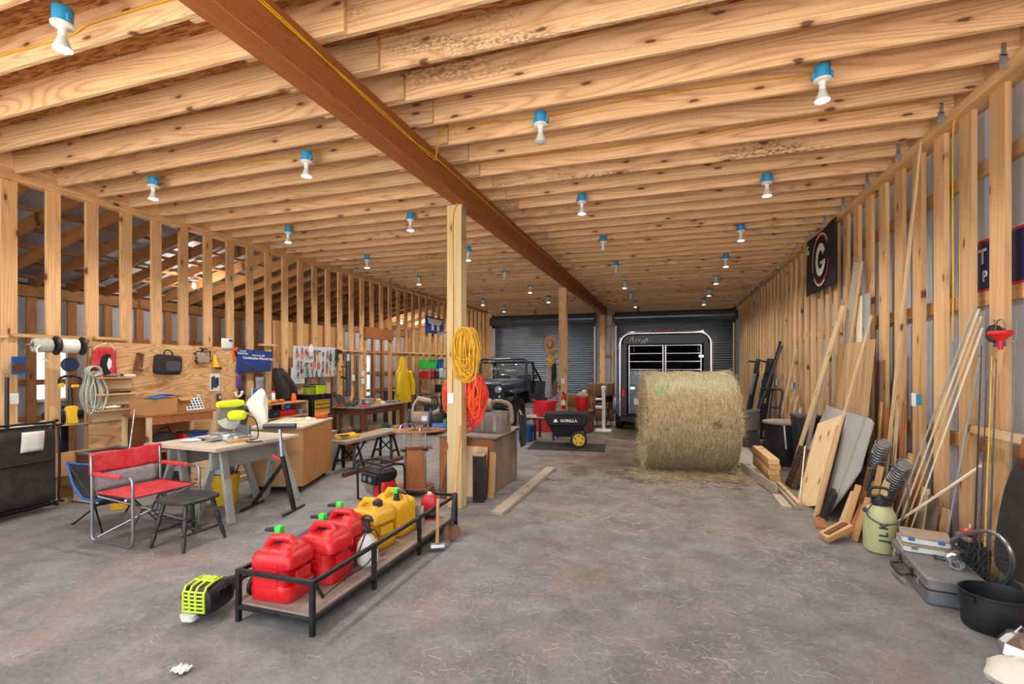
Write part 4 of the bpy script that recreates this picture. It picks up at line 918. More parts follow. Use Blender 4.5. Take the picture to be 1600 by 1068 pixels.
# ================================================================ wall bench with boxes
t = T('wall_bench', 'narrow wooden bench with cardboard boxes under the plywood', 'bench', (-6.66, 4.99, 0), 0)
MB().box((0, 0, 0), (1.0, .5, .03)).build('bench_top', 'oak', t, (0, 0, .985), (0, 0, 90), bev=.003)
for x in (-.22, .23):
    for y in (-.47, .47): MB().box((0, 0, 0), (.97, .05, .05)).build('leg', 'board', t, (x, y, .485), (0, 90, 0), bev=.003)
MB().box((0, 0, 0), (.92, .1, .02)).build('apron', 'oak', t, (.235, 0, .92), (90, 0, 90)); MB().box((0, 0, 0), (.98, .48, .02)).build('lower_shelf', 'oak', t, (0, 0, .5), (0, 0, 90))
MB().box((0, 0, 0), (.98, .5, .012)).build('back_panel', 'oak', t, (-.235, 0, .72), (90, 0, 90))
BZ = 1.001
def carton(label, loc, rz, w, d, h, flaps=True, group=None, mat='card'):
    t = T('cardboard_box', label, 'box', loc, rz, group)
    b = MB(); th = .006
    b.box((0, 0, th / 2), (w, d, th)); b.box((-w / 2, 0, h / 2), (th, d, h)); b.box((w / 2, 0, h / 2), (th, d, h)); b.box((0, -d / 2, h / 2), (w, th, h)); b.box((0, d / 2, h / 2), (w, th, h)); b.build('carton', mat, t)
    if flaps:
        MB().box((0, 0, 0), (w * .98, d * .5, .005)).build('flap', mat, t, (w / 2 + d * .2, 0, h - d * .08), (0, 25, 90) if False else (0, 0, 0)) if False else None
        MB().box((d * .22, 0, 0), (d * .45, w * .96 if False else d * .96, .005)).build('flap', mat, t, (w / 2, 0, h), (0, 28, 0)); MB().box((-d * .22, 0, 0), (d * .45, d * .96, .005)).build('flap', mat, t, (-w / 2, 0, h), (0, -35, 0))
    else: MB().box((0, 0, h), (w, d, .006)).box((0, 0, h + .004), (.05, d, .002)).build('lid', mat, t)
    return t
carton('closed cardboard box under blue papers at the left end of the wall bench', (-6.62, 4.47, .985 if False else .0), 0, .3, .42, .2, False).location = (-6.62, 4.72, BZ)
carton('open cardboard box with dark contents in the middle of the wall bench', (-6.64, 5.05, BZ), 3, .24, .2, .2, True)
carton('small open-fronted cardboard box holding orange tools on the wall bench', (-6.78, 5.24, BZ), -4, .14, .13, .17, True)
single(MB().loft([ring(.17, .14, .02, 0), ring(.16, .13, .02, .05)]), 'dark_pouch', 'dark_cloth', 'dark cloth filling the open cardboard box', 'cloth', (-6.64, 5.06, BZ + .13))
t = T('folded_papers', 'blue and white papers lying over the closed cardboard box', 'papers', (-6.6, 4.74, BZ + .209), 10)
MB().grid(lambda u, v: ((u - .5) * .26, (v - .5) * .34, .02 * math.sin(3 * u) ** 2 + .03 * v), 5, 5).build('blue_sheet', 'blue', t, solid=.004)
MB().grid(lambda u, v: ((u - .5) * .22 + .03, v * .3 + .05, .05 * (1 - v) + .004), 4, 4).build('white_sheet', 'paper', t, solid=.003)
t = T('checked_organizer', 'tilted blue and white checked parts organizer on the wall bench', 'organizer', (-6.5, 5.23, BZ), (0, 42, 0))
MB().box((0, 0, .1), (.03, .26, .19)).build('case', 'white', t)
for i in range(5):
    for j in range(4): MB().box((.018, -.1 + .05 * i, .04 + .042 * j), (.006, .026, .03)).build('compartment', 'blue_dark', t)
t.rotation_euler = (0, R(-28), 0)
t = T('orange_drill', 'orange drill standing among boxes on the wall bench', 'drill', (-6.72, 5.12, BZ + .16), 30)
t.location = (-6.78, 5.2, BZ + .19)
MB().cyl((-.09, 0, .1), (.06, 0, .1), .035, .03).build('motor_body', 'orange', t); MB().cyl((.06, 0, .1), (.11, 0, .1), .02, .012).build('chuck', 'blackp', t); MB().bar((-.03, 0, .09), (-.05, 0, 0), .04, .035).build('grip', 'blackp', t, bev=.006)
t.location = (-6.72, 5.36, BZ)
t = T('spray_bottle', 'pale spray bottle with yellow collar at the right end of the wall bench', 'bottle', (-6.72, 5.44, BZ))
MB().lathe([(.035, 0), (.038, .02), (.036, .11), (.015, .15), (.014, .17), (0, .17)]).build('bottle_body', 'translucent', t); MB().lathe([(.018, .165), (.018, .185), (0, .185)]).build('collar', 'yellow', t); MB().box((.012, 0, .195), (.06, .02, .03)).build('spray_head', 'white', t, bev=.005)
SZ = .511
t = T('storage_tub', 'blue storage tub on the lower shelf of the wall bench', 'tub', (-6.62, 5.28, SZ))
MB().loft([ring(.22, .26, .03, 0), ring(.26, .3, .03, .16)]).build('tub_body', 'blue', t); MB().loft([ring(.28, .32, .03, .16), ring(.28, .32, .03, .18)]).build('rim', 'blue_dark', t)
t = T('black_duffel', 'black cloth bag slumped on the lower shelf of the wall bench', 'bag', (-6.62, 4.85, SZ))
MB().ball((0, 0, .12), .15, (.95, 1.1, .75), 14).build('bag_body', 'dark_cloth', t); MB().tube(smoothpts([(0, -.1, .21), (.02, -.04, .28), (.02, .05, .28), (0, .1, .21)], 4), .01, 6).build('strap', 'blackp', t)
t = T('white_carton', 'small white carton at the left of the lower bench shelf', 'carton', (-6.48, 4.58, SZ))
MB().box((0, 0, .06), (.12, .1, .12)).build('carton_body', 'paper', t, bev=.003); MB().box((.061, 0, .06), (.002, .06, .05)).build('printed_panel', 'grey', t)
t = T('red_case', 'dark red case on the lower bench shelf beside the blue tub', 'case', (-6.62, 5.09, SZ))
MB().loft([ring(.24, .07, .02, 0), ring(.24, .07, .02, .17)]).build('case_body', 'red', t); MB().tube([(-.04, 0, .17), (-.03, 0, .2), (.03, 0, .2), (.04, 0, .17)], .007, 6).build('handle', 'blackp', t)
t = T('wicker_hamper', 'dark woven wicker hamper on the floor under the small wall shelves', 'hamper', (-6.62, 4.28, .5))
b = MB()
for i in range(9): b.box((.23, -.21 + .0525 * i, .13), (.012, .012, .26))
for i in range(9): b.box((-.23 + .0575 * i, -.22, .13), (.012, .012, .26))
for k in range(8):
    z = .02 + .032 * k; b.box((.232, 0, z), (.016, .45, .02)); b.box((0, -.222, z), (.46, .016, .02)); b.box((-.23, 0, z), (.016, .45, .02)); b.box((0, .222, z), (.46, .016, .02))
b.box((0, 0, .005), (.46, .45, .01)); b.build('weave', 'brownmetal', t)
MB().box((.23, 0, .268), (.03, .48, .02)).box((-.23, 0, .268), (.03, .48, .02)).box((0, .225, .268), (.46, .03, .02)).box((0, -.225, .268), (.46, .03, .02)).build('rim', 'grey', t)
t.location = (-6.64, 4.19, .32)
t = T('plank_crate', 'rough plank box under the wall shelves supporting the hamper', 'crate', (-6.62, 4.19, 0))
for k in range(3):
    MB().box((0, 0, 0), (.55, .095, .02)).build('slat', 'board', t, (.24, 0, .06 + .105 * k), (90, 0, 90)); MB().box((0, 0, 0), (.5, .095, .02)).build('slat', 'board', t, (0, -.25, .06 + .105 * k), (90, 0, 0))
MB().box((0, 0, 0), (.54, .5, .015)).build('top_panel', 'board', t, (0, 0, .31), (0, 0, 90))
t = T('thin_rod', 'thin black and steel rod leaning against the lowest wall shelf', 'rod', (0, 0, 0))
MB().cyl((-6.1, 4.02, .35), (-6.55, 4.42, 1.07), .012).build('rod', 'steel', t); MB().cyl((-6.05, 3.98, .0), (-6.24, 4.145, .57), .017).build('grip', 'blackp', t)
t = T('shelf_ledge', 'wooden ledge between the studs above the blue drum', 'ledge', (XL - .1, 3.8, .93)); MB().box((0, 0, 0), (1.3, .4, .02)).build('ledge_plank', 'board', t, (-.12, 0, 0), (0, 0, 90))
MB().box((0, 0, 0), (.75, .28, .03)).build('skirt_plank', 'birch', t, (.13, .1, -.46), (90, 0, 90))
t = T('blue_drum', 'small blue drum standing between studs behind the red chair', 'drum', (-7.3, 4.0, .52)); MB().lathe([(.11, 0), (.115, .01), (.11, .03), (.11, .17), (.116, .19), (.11, .21), (.11, .36), (.116, .38), (0, .385)], n=28).build('drum_body', 'blue_dark', t)
MB().lathe([(.09, .385), (.09, .395), (.02, .395), (.02, .4), (0, .4)], n=20).build('drum_lid', 'blackp', t)
t = T('drum_stand', 'low plywood box carrying the blue drum and a carton', 'box', (-7.33, 3.85, 0)); MB().box((0, 0, .25), (.5, .9, .5)).build('box_body', 'birch', t); MB().box((0, 0, .51), (.52, .92, .02)).build('lid', 'board', t)
carton('plain cardboard carton beside the blue drum between the studs', (-7.3, 3.68, .522), 0, .3, .3, .36, False)
t = T('blue_tarp_bag', 'crumpled dark blue tarp bag on the ledge behind the rope', 'tarp', (-7.15, 4.0, .942)); MB().ball((0, 0, .1), .17, (.8, 1.35, .65), 14).build('tarp_bundle', 'blue_dark', t); MB().tube([(0, -.2, .1), (.1, -.05, .17), (.1, .1, .16), (0, .22, .1)], .008, 6).build('tie_rope', 'ivory', t)
t = T('white_rags', 'white folded rags at the left end of the ledge above the cot', 'rags', (-7.0, 3.5, .942), 20); MB().grid(lambda u, v: ((u - .5) * .28, (v - .5) * .32, .03 + .03 * math.sin(5 * u + 3 * v)), 8, 8).build('rag', 'whitecloth', t, solid=.02)
# crate of slats under the bench
t = T('slatted_crate', 'low slatted wooden crate under the wall bench behind the yellow bucket', 'crate', (-6.0, 5.3, 0), 4)
for k in range(4):
    for sx in (-1, 1): MB().box((0, 0, 0), (.7, .06, .015)).build('slat', 'board', t, (sx * .24, 0, .04 + .085 * k), (90, 0, 90))
    MB().box((0, 0, 0), (.48, .06, .015)).build('slat', 'board', t, (0, -.35, .04 + .085 * k), (90, 0, 0))
MB().box((0, 0, .02), (.46, .68, .015)).build('floor_board', 'board', t)
for sx in (-1, 1):
    for sy in (-1, 1): MB().box((sx * .22, sy * .33, .17), (.03, .03, .34)).build('corner_post', 'board', t)
# ================================================================ shelf unit, tool chest
t = T('shelf_bench', 'open-fronted wooden shelf bench between the dust bag and the tool chest', 'shelf unit', (-6.65, 6.9, 0))
for z in (.985, .74, .42): MB().box((0, 0, 0), (1.0, .5, .025)).build('shelf', 'birch', t, (0, 0, z), (0, 0, 90), bev=.002)
for y in (-.49, .49): wbox('side_panel', 'birch', t, (0, y, .49), (.5, .025, .97))
for i, (n_, y, mat, s_) in enumerate((('red box', -.0, 'red', (.2, .34, .1)), ('black case', -.3, 'blackp', (.22, .22, .12)), ('grey tin', .38, 'grey', (.2, .14, .1)))):
    t = T('parts_case', '%s on the middle board of the open shelf bench' % n_, 'case', (-6.5, 6.9 + y, .753)); MB().loft([ring(s_[0], s_[1], .02, 0), ring(s_[0] + .02, s_[1] + .02, .02, s_[2])]).build('case_body', mat, t); MB().box((s_[0] / 2 + .01, 0, s_[2] * .6), (.012, .05, .02)).build('latch', 'steel', t)
t = single(MB().ball((0, 0, .055), .055, (1, 1, 1), 14).cyl((0, 0, .1), (0, 0, .12), .012), 'blue_ball', 'blue', 'round blue ball-like reel on the red box in the shelf bench', 'ball', (-6.47, 6.95, .853))
for i, (lab, mat, y, h, r__) in enumerate((('white spray can with red cap standing on the shelf bench', 'white', 6.72, .16, .032), ('small orange jar among hardware on the shelf bench top', 'orange', 7.2, .09, .045), ('yellow jar among hardware at the front of the shelf bench top', 'yellow', 6.56, .06, .04))):
    t = T('spray_can', lab, 'can', (-6.55, y, .998)); MB().lathe([(r__ * .95, 0), (r__, .01), (r__, h), (r__ * .8, h + .015), (0, h + .015)]).build('can_body', mat, t); MB().lathe([(r__ * .75, h + .014), (r__ * .72, h + .05), (0, h + .05)]).build('can_cap', 'red' if i == 0 else mat, t)
t = T('hardware_bags', 'bags of small orange and grey hardware heaped along the shelf bench top', 'hardware bag', (-6.5, 6.7, .998)); rs = random.Random(2)
for i, mat in enumerate(('yellow', 'orange', 'grey', 'orange')):
    MB().ball((rs.uniform(-.05, .05), -.2 + .13 * i, .03), .05, (1, 1.3, .6), 10).build('bag', mat, t)
carton('carton with plastic-wrapped packets behind the dust bag on the shelf bench', (-6.75, 6.62, .998), 0, .2, .34, .13, False, None, 'mesh_grey')
t = T('padded_bag', 'black padded bag leaning on the wall above the shelf bench', 'bag', (-6.76, 7.2, .998))
MB().loft([[(x + o, y + p, z) for x, y in rrect(w_, d, .06)] for z, w_, d, o, p in ((0, .2, .3, .02, .05), (.15, .24, .36, .02, .04), (.35, .22, .34, 0, -.02), (.52, .16, .24, -.03, -.08), (.6, .1, .16, -.04, -.1))]).build('bag_body', 'dark_cloth', t)
MB().loft([[(x + .12, y + .05, z) for x, y in rrect(.06, .22, .02)] for z in (.05, .25)]).build('side_pocket', 'blackp', t); MB().tube(smoothpts([(.08, -.12, .5), (.14, .0, .35), (.16, .1, .15)], 4), .014, 6).build('shoulder_strap', 'blackp', t); MB().tube(smoothpts([(-.02, -.16, .58), (-.04, -.1, .7), (-.05, -.04, .58)], 4), .012, 8).build('hook_handle', 'dusty', t)
t = T('tool_chest', 'black tool chest with yellow drawers against the left wall', 'tool chest', (-6.64, 7.8, 0))
for z0, z1, w_ in ((.1, .66, .62), (.66, 1.06, .56)):
    MB().box((0, 0, (z0 + z1) / 2), (.46, w_, z1 - z0)).build('cabinet', 'black', t, bev=.006)
n_ = 0
for z, h, w_ in ((.95, .07, .42), (.87, .07, .42), (.765, .11, .42), (.56, .12, .5), (.42, .13, .5), (.25, .18, .5)):
    d = MB().box((.235, 0, z), (.02, w_, h)).build('drawer', 'yellow', t, bev=.003); MB().box((.252, 0, z + h / 2 - .008), (.022, w_, .012)).build('drawer_pull', 'steel', d)
MB().box((.0, 0, 1.075), (.48, .58, .03)).build('lid', 'black', t, bev=.006); MB().box((.245, 0, 1.05), (.01, .03, .05)).build('latch', 'chrome', t); MB().box((.0, 0, .655), (.5, .64, .02)).build('middle_ledge', 'steel', t)
for x in (-.18, .18):
    for y in (-.25, .25): MB().cyl((x, y - .015, .045), (x, y + .015, .045), .045).box((x, y, .092), (.04, .05, .015)).build('caster', 'blackp', t)
t = T('green_case', 'lime green box standing on top of the black tool chest', 'box', (-6.62, 7.92, 1.09)); MB().loft([ring(.16, .24, .02, 0), ring(.17, .25, .02, .17)]).build('case_body', 'lime', t); MB().box((.0, 0, .18), (.18, .26, .02)).build('case_lid', 'blackp', t, bev=.005)
t = T('olive_case', 'smaller olive box beside the lime one on the tool chest', 'box', (-6.62, 7.68, 1.09)); MB().loft([ring(.15, .16, .02, 0), ring(.16, .17, .02, .14)]).build('case_body', pm('olive plastic', '#8d9a26', .5), t); MB().box((.0, 0, .15), (.17, .18, .02)).build('case_lid', 'blackp', t, bev=.005)
# ================================================================ dark table with tools, trestle bench
t = T('dark_table', 'dark reddish wooden table below the doorway, covered in tools', 'table', (-6.5, 9.5, 0))
MB().box((0, 0, 0), (1.66, .86, .03)).build('table_top', 'bench', t, (0, 0, .745), (0, 0, 90), bev=.004)
for y in (-.76, .76): MB().box((0, 0, 0), (.76, .14, .025)).build('apron', 'darkwood', t, (0, y, .66), (90, 0, 0))
for x in (-.37, .37): MB().box((0, 0, 0), (1.5, .14, .025)).build('apron', 'darkwood', t, (x, 0, .66), (90, 0, 90))
for x in (-.37, .37):
    for y in (-.76, .76): MB().box((0, 0, 0), (.73, .07, .07)).build('leg', 'darkwood', t, (x, y, .365), (0, 90, 0), bev=.004)
TZ = .761; rs = random.Random(9)
t = T('socket_set', 'open case of chrome sockets propped up on the dark table', 'socket set', (-6.72, 9.02, TZ), 15)
MB().box((0, 0, .02), (.3, .36, .04)).build('case', 'blackp', t, bev=.005); MB().box((0, 0, 0), (.26, .36, .02)).build('case_lid', 'blackp', t, (-.18, 0, .13), (0, 60, 0))
for i in range(4):
    for j in range(7): MB().cyl((-.1 + .065 * i, -.14 + .047 * j, .04), (-.1 + .065 * i, -.14 + .047 * j, .075), .016, n=10).build('socket', 'chrome', t)
t = T('metal_pan', 'round galvanised pan among tools on the dark table', 'pan', (-6.55, 9.5, TZ)); MB().lathe([(.1, 0), (.13, .02), (.14, .12), (.15, .125), (.14, .13), (.125, .12), (.12, .03), (0, .015)], n=28).build('pan', 'galv', t); MB().tube(smoothpts([(0, -.14, .1), (0, -.2, .12), (0, -.2, .08), (0, -.14, .08)], 3), .006, 6).build('pan_handle', 'steel', t)
small_tool('pliers', 'red-handled pliers near the front corner of the dark table', -6.3, 8.82, TZ, 20, 'red', None, 1.8)
small_tool('screwdriver', 'red screwdriver at the left front of the dark table', -6.8, 8.76, TZ, 10, 'red', None, 1.6)
small_tool('knife', 'black utility knife lying in the middle front of the dark table', -6.5, 8.85, TZ, 30, 'blackp', None, 1.6)
small_tool('glue_tube', 'pale tube lying at the back end of the dark table', -6.3, 10.1, TZ, 30, 'grey', None, 1.8)
for i, (x, y, s_, mat, lab) in enumerate(((-6.78, 9.32, .07, 'greyd', 'dark grey metal casting on the dark table behind the sockets'), (-6.75, 9.75, .08, 'lime', 'lime and black gadget on the rear of the dark table'), (-6.6, 10.0, .07, 'yellow', 'yellow gadget on the rear of the dark table'), (-6.3, 9.7, .05, 'paper', 'pale folded cloth on the dark table edge'))):
    t = T('gadget', lab, 'gadget', (x, y, TZ), 20 * i); MB().loft([ring(s_ * 2, s_ * 1.6, s_ * .3, 0), ring(s_ * 2, s_ * 1.6, s_ * .3, s_), ring(s_ * 1.2, s_, s_ * .2, s_ * 1.4)]).build('gadget_body', mat, t); MB().tube([(-s_ * .6, 0, s_ * 1.3), (-s_ * .4, 0, s_ * 1.9), (s_ * .4, 0, s_ * 1.9), (s_ * .6, 0, s_ * 1.3)], s_ * .13, 8).build('grip', 'blackp', t)
for i, (x, y, w_, d, h, mat, lab) in enumerate(((-6.6, 8.95, .4, .5, .2, 'blackp', 'black bin under the near end of the dark table'), (-6.5, 9.75, .35, .4, .28, 'green_dark', 'green crate under the dark table'), (-6.55, 10.12, .3, .26, .2, 'blue', 'blue box under the far end of the dark table'), (-6.3, 9.36, .26, .24, .3, 'card', 'brown box under the middle of the dark table'))):
    t = T('storage_bin', lab, 'bin', (x, y, .0)); MB().loft([ring(w_ - .06, d - .06, .03, 0), ring(w_, d, .03, h)]).build('bin_body', mat, t); MB().loft([ring(w_ + .02, d + .02, .03, h), ring(w_ + .02, d + .02, .03, h + .02)]).build('bin_rim', mat, t)
t = T('plank_bench', 'long weathered plank laid on black trestles in front of the dark table', 'bench', (-4.82, 6.98, 0))
MB().box((0, 0, 0), (1.6, .36, .05)).build('plank', 'bench', t, (0, 0, .47), (0, 0, 90), bev=.006)
for y in (-.5, .55):
    for sx in (-1, 1):
        for sy in (-1, 1): MB().bar((sx * .2, y + sy * .13, 0), (sx * .12, y + sy * .03, .445), .045, .035).build('leg', 'black', t, bev=.003)
        MB().box((sx * .17, y, .14), (.03, .2, .03)).build('cross_bar', 'black', t); MB().box((sx * .13, y, .42), (.05, .14, .05)).build('top_block', 'black', t)
    MB().bar((-.15, y, .1), (.15, y, .36), .02, .02).bar((.15, y, .1), (-.15, y, .36), .02, .02).build('x_brace', 'black', t)
MB().bar((.1, -.45, .2), (.05, -.1, .44), .02, .02).build('diagonal_strut', 'black', t)
single(lumber(1.9, .05, .06), 'floor_batten', 'darkwood', 'dark wooden batten lying on the floor along the trestle feet', 'batten', (-4.5, 6.95, .03), (0, 0, 86))
t = T('tool_roll', 'yellow and grey folded tool roll on the plank bench', 'tool', (-4.86, 6.5, .496), 75); MB().box((0, 0, .025), (.42, .1, .05)).box((0, .06, .05), (.36, .06, .04)).build('roll', 'yellow', t, bev=.008); MB().box((-.1, -.02, .055), (.14, .14, .02)).build('band', 'greyd', t)
t = T('pitcher', 'metal pitcher standing on the floor behind the plank bench', 'pitcher', (-5.35, 6.75, 0)); MB().lathe([(.1, 0), (.11, .02), (.1, .35), (.075, .5), (.09, .56), (.085, .56), (.07, .5), (0, .4)], n=24).build('jug_body', 'galv', t); MB().tube(smoothpts([(0, .1, .48), (0, .19, .42), (0, .18, .25), (0, .1, .2)], 4), .01, 8).build('handle', 'galv', t)
t = T('brass_can', 'tall brown metal can on the floor behind the plank bench', 'can', (-5.32, 7.1, 0)); MB().lathe([(.1, 0), (.1, .5), (.104, .51), (.09, .56), (0, .56)], n=24).build('can_body', 'brownmetal', t); MB().tube([(-.07, 0, .55), (-.05, 0, .6), (.05, 0, .6), (.07, 0, .55)], .006, 6).build('bail', 'steel', t)
t = T('floor_bin', 'dark bin on the floor between the work cabinet and the plank bench', 'bin', (-5.45, 6.35, 0)); MB().loft([ring(.3, .4, .03, 0), ring(.34, .44, .03, .4)]).build('bin_body', 'blackp', t); MB().loft([ring(.36, .46, .03, .4), ring(.36, .46, .03, .43)]).build('bin_rim', 'greyd', t)
# ================================================================ raincoat, wire rack, hoop, switches
t = T('raincoat', 'yellow hooded raincoat hanging on the stud right of the doorway', 'coat', (XL + .1, 11.5, 0))
rings = []
for z, w_, d, o in ((.64, .46, .12, 0), (.9, .42, .13, .02), (1.2, .36, .12, 0), (1.45, .34, .11, -.02), (1.56, .22, .1, -.04), (1.66, .13, .09, -.06), (1.78, .14, .1, -.06), (1.86, .08, .06, -.06), (1.89, .02, .02, -.06)):
    rings.append([(d * math.sin(a) * .5 + .014 * math.sin(5 * a + z * 4), o + w_ * math.cos(a) + .03 * math.sin(3 * a) * (1.7 - z), z) for a in [2 * math.pi * i / 28 for i in range(28)]])
MB().loft(rings).build('coat_body', 'yellow_coat', t, smooth=80)
MB().tube(smoothpts([(.05, .26, 1.48), (.08, .36, 1.2), (.08, .4, .85)], 5), [.06] * 5 + [.065] * 6, 12).build('sleeve', 'yellow_coat', t); MB().tube(smoothpts([(.05, -.28, 1.46), (.08, -.36, 1.2), (.08, -.38, .9)], 5), [.06] * 5 + [.065] * 6, 12).build('sleeve', 'yellow_coat', t)
MB().cyl((.02, -.06, 1.86), (-.11, -.03, 1.9), .012).build('hook', 'steel', t)
MB().box((.06, .0, 1.1), (.012, .04, .8)).build('front_placket', 'yellow_coat', t)
t = T('wire_rack', 'grey metal shelf rack with green and blue bins on top', 'rack', (-6.55, 12.65, 0))
for x in (-.2, .2):
    for y in (-.55, .55): MB().cyl((x, y, 0), (x, y, 1.62), .018).build('rack_post', 'steel', t)
for z in (.3, .85, 1.25, 1.55):
    b = MB().box((0, -.55, z), (.44, .03, .03)).box((0, .55, z), (.44, .03, .03))
    for i in range(7): b.box((-.2 + .066 * i, 0, z), (.02, 1.12, .012))
    b.build('wire_shelf', 'steel', t)
RZ = 1.566
for lab, y, w_, h, mat in (('green bin on the top of the grey wire rack', 12.45, .55, .22, 'green'), ('blue bin on the top of the grey wire rack', 12.98, .34, .24, 'blue')):
    t = T('rack_bin', lab, 'bin', (-6.58, y, RZ)); MB().loft([ring(.3, w_ - .04, .03, 0), ring(.34, w_, .03, h)]).build('bin_body', mat, t); MB().loft([ring(.36, w_ + .02, .03, h), ring(.36, w_ + .02, .03, h + .02)]).build('bin_rim', mat, t)
for i, (y, z, mat, lab) in enumerate(((12.4, 1.262, 'red', 'dark red box on the second shelf of the wire rack'), (12.9, 1.262, 'greyd', 'grey box on the second shelf of the wire rack'), (12.45, .862, 'card', 'brown box on the third shelf of the wire rack'), (12.88, .862, 'blackp', 'black box on the third shelf of the wire rack'), (12.65, .312, 'greyd', 'dark box on the bottom shelf of the wire rack'))):
    t = T('rack_box', lab, 'box', (-6.58, y, z)); MB().box((0, 0, .1), (.28, .34, .2)).build('box_body', mat, t, bev=.008); MB().box((0, 0, .2), (.29, .35, .03)).build('box_lid', mat, t, bev=.005)
t = T('blue_cloth', 'pale blue cloth hanging over the corner of the wire rack', 'cloth', (-6.33, 12.75, 1.56)); MB().grid(lambda u, v: (.02 + .02 * math.sin(8 * v), (v - .5) * .22, -.3 * u), 6, 6).build('cloth', pm('pale blue cloth', '#a9c3d8', .9), t, solid=.006)
t = T('basketball_hoop', 'toy basketball backboard and hoop mounted high on the left studs', 'hoop', (XL + .045, 13.45, 2.87))
MB().box((0, 0, 0), (.03, 1.15, .5)).build('backboard', 'navy_print', t, bev=.01)
MB().prism([(-.5, .2), (.5, .2), (.42, .05), (.2, .02), (-.2, .02), (-.42, .05)], .004, (.016, 0, .0), ONL).build('white_arc', 'white', t)
for y in (-.17, .2): MB().box((.018, y, -.06), (.004, .15, .19)).build('white_panel', 'white', t)
MB().tube([(.2 + .17 * math.cos(a), .12 + .2 * math.sin(a), -.2) for a in [2 * math.pi * i / 20 for i in range(20)]], .012, 8, True).build('rim', 'red', t)
b = MB()
for i in range(12):
    a = 2 * math.pi * i / 12; a2 = a + .5
    b.tube([(.2 + .17 * math.cos(a), .12 + .2 * math.sin(a), -.2), (.2 + .12 * math.cos(a2), .12 + .14 * math.sin(a2), -.34)], .006, 5).tube([(.2 + .17 * math.cos(a), .12 + .2 * math.sin(a), -.2), (.2 + .12 * math.cos(a2 - 1), .12 + .14 * math.sin(a2 - 1), -.34)], .006, 5)
b.build('net', 'white', t); MB().box((-.025, 0, 0), (.05, .5, .3)).build('mount', 'blackp', t)
for i, (y, z, lab) in enumerate(((9.82, 1.45, 'upper white switch plate on the stud left of the doorway'), (9.82, 1.27, 'lower white switch plate on the stud left of the doorway'), (9.45, 1.36, 'single white switch plate one stud further left of the doorway'))):
    t = wall('switch_plate', lab, 'switch', y, z, XL + .012, 'switch plates by the doorway'); MB().box((0, 0, 0), (.12, .13, .008)).build('plate', 'white', t, bev=.003); MB().box((0, 0, .006), (.03, .06, .008)).build('rocker', 'ivory', t)
t = wall('long_tube', 'long grey tube hanging between the studs right of the pegboard', 'tube', 9.3, 1.4, XL - .03); MB().cyl((0, -.45, .02), (0, .5, .02), .06).build('tube', 'greyd', t); MB().cyl((0, .35, .02), (0, .5, .02), .066).build('tube_cap', 'galv', t)
t = T('green_box', 'green round-topped box by the left wall near the jeep', 'box', (-6.4, 13.6, 0)); MB().loft([ring(.5, .5, .05, 0), ring(.5, .5, .05, .75), ring(.4, .4, .05, .9)]).build('box_body', 'green_dark', t); MB().lathe([(.1, .88), (.1, .98), (0, .98)]).build('box_lid', 'blackp', t)
t = T('gas_bottle', 'dark bottle standing on the green box by the left wall', 'bottle', (-6.4, 13.6, .98)); MB().lathe([(.07, 0), (.075, .02), (.075, .3), (.03, .4), (.03, .48), (0, .48)]).build('bottle_body', 'greyd', t); MB().lathe([(.035, .48), (.035, .53), (0, .53)]).build('bottle_cap', 'white', t)
# clutter on floor behind the trolley (mowers and machines along the left)
for i, (x, y, lab, mat) in enumerate(((-5.6, 11.4, 'green-trimmed push mower on the floor beyond the hose reel', 'green_dark'), (-5.3, 10.5, 'grey and blue push machine on the floor beyond the hose reel', 'blue'))):
    t = T('push_mower', lab, 'mower', (x, y, 0), 30 * i)
    MB().loft([ring(.5, .6, .1, .1), ring(.5, .6, .1, .2), ring(.36, .44, .08, .28)]).build('deck', mat, t); MB().loft([ring(.26, .28, .05, .28), ring(.28, .3, .05, .4), ring(.2, .2, .04, .5)]).build('engine', 'blackp', t)
    for sx in (-1, 1):
        for sy in (-1, 1): MB().cyl((sx * .27, sy * .24, .1), (sx * .32, sy * .24, .1), .1, n=20).build('wheel', 'rubber', t)
    MB().tube(smoothpts([(-.2, -.25, .25), (-.22, -.7, .75), (-.2, -.85, .92), (.2, -.85, .92), (.22, -.7, .75), (.2, -.25, .25)], 4), .014, 8).build('push_handle', 'black', t)
# ================================================================ centre: trolley, cabinet, cords, generator
M['grey_sheet'] = pm('grey gypsum board', '#a3a09b', .85, 0, .05, 3)
s = NT('grooved veneer'); v = s.coord(); sp = s.n('ShaderNodeSeparateXYZ'); s.l(v, sp.inputs[0])
m_ = s.n('ShaderNodeVectorMath', operation='MULTIPLY'); m_.inputs[1].default_value = (1.2, 60, 60); s.l(v, m_.inputs[0]); ln = s.noise(m_.outputs[0], 1, 3, .6)
c = s.mix(s.ramp(ln, [(.36, (0, 0, 0)), (.62, (1, 1, 1))]), lin('#94704a'), lin('#cfab7c')); M['grooved'] = s.done(c, .65)
M['panel_ply'] = wood('veneer panel', '#c49b6b', '#977044', knots=False, bands=34, contrast=.55, sc=1.4)
M['wire'] = pm('zinc wire', '#a9adb0', .4, .7, .15, 40)
M['oldmetal'] = pm('worn blue grey steel', '#6f7880', .55, .35, .18, 7, '#9c8a78', .5)
M['cooler'] = pm('blue grey plastic', '#5c646b', .6, 0, .15, 6, '#94826f', .5)
t = T('wooden_trolley', 'stepped wooden pedestal with chrome legs and a chrome handle behind the generator', 'pedestal', (-3.17, 5.62, 0), 33)
MB().lathe([(0, .05), (.26, .05), (.26, .08), (0, .08)], n=32).build('base_disc', 'oak', t)
for a in (45, 135, 225, 315): MB().lathe([(0, 0), (.03, 0), (.035, .05), (0, .05)], (.18 * math.cos(R(a)), .18 * math.sin(R(a)), 0)).build('foot', 'blackp', t)
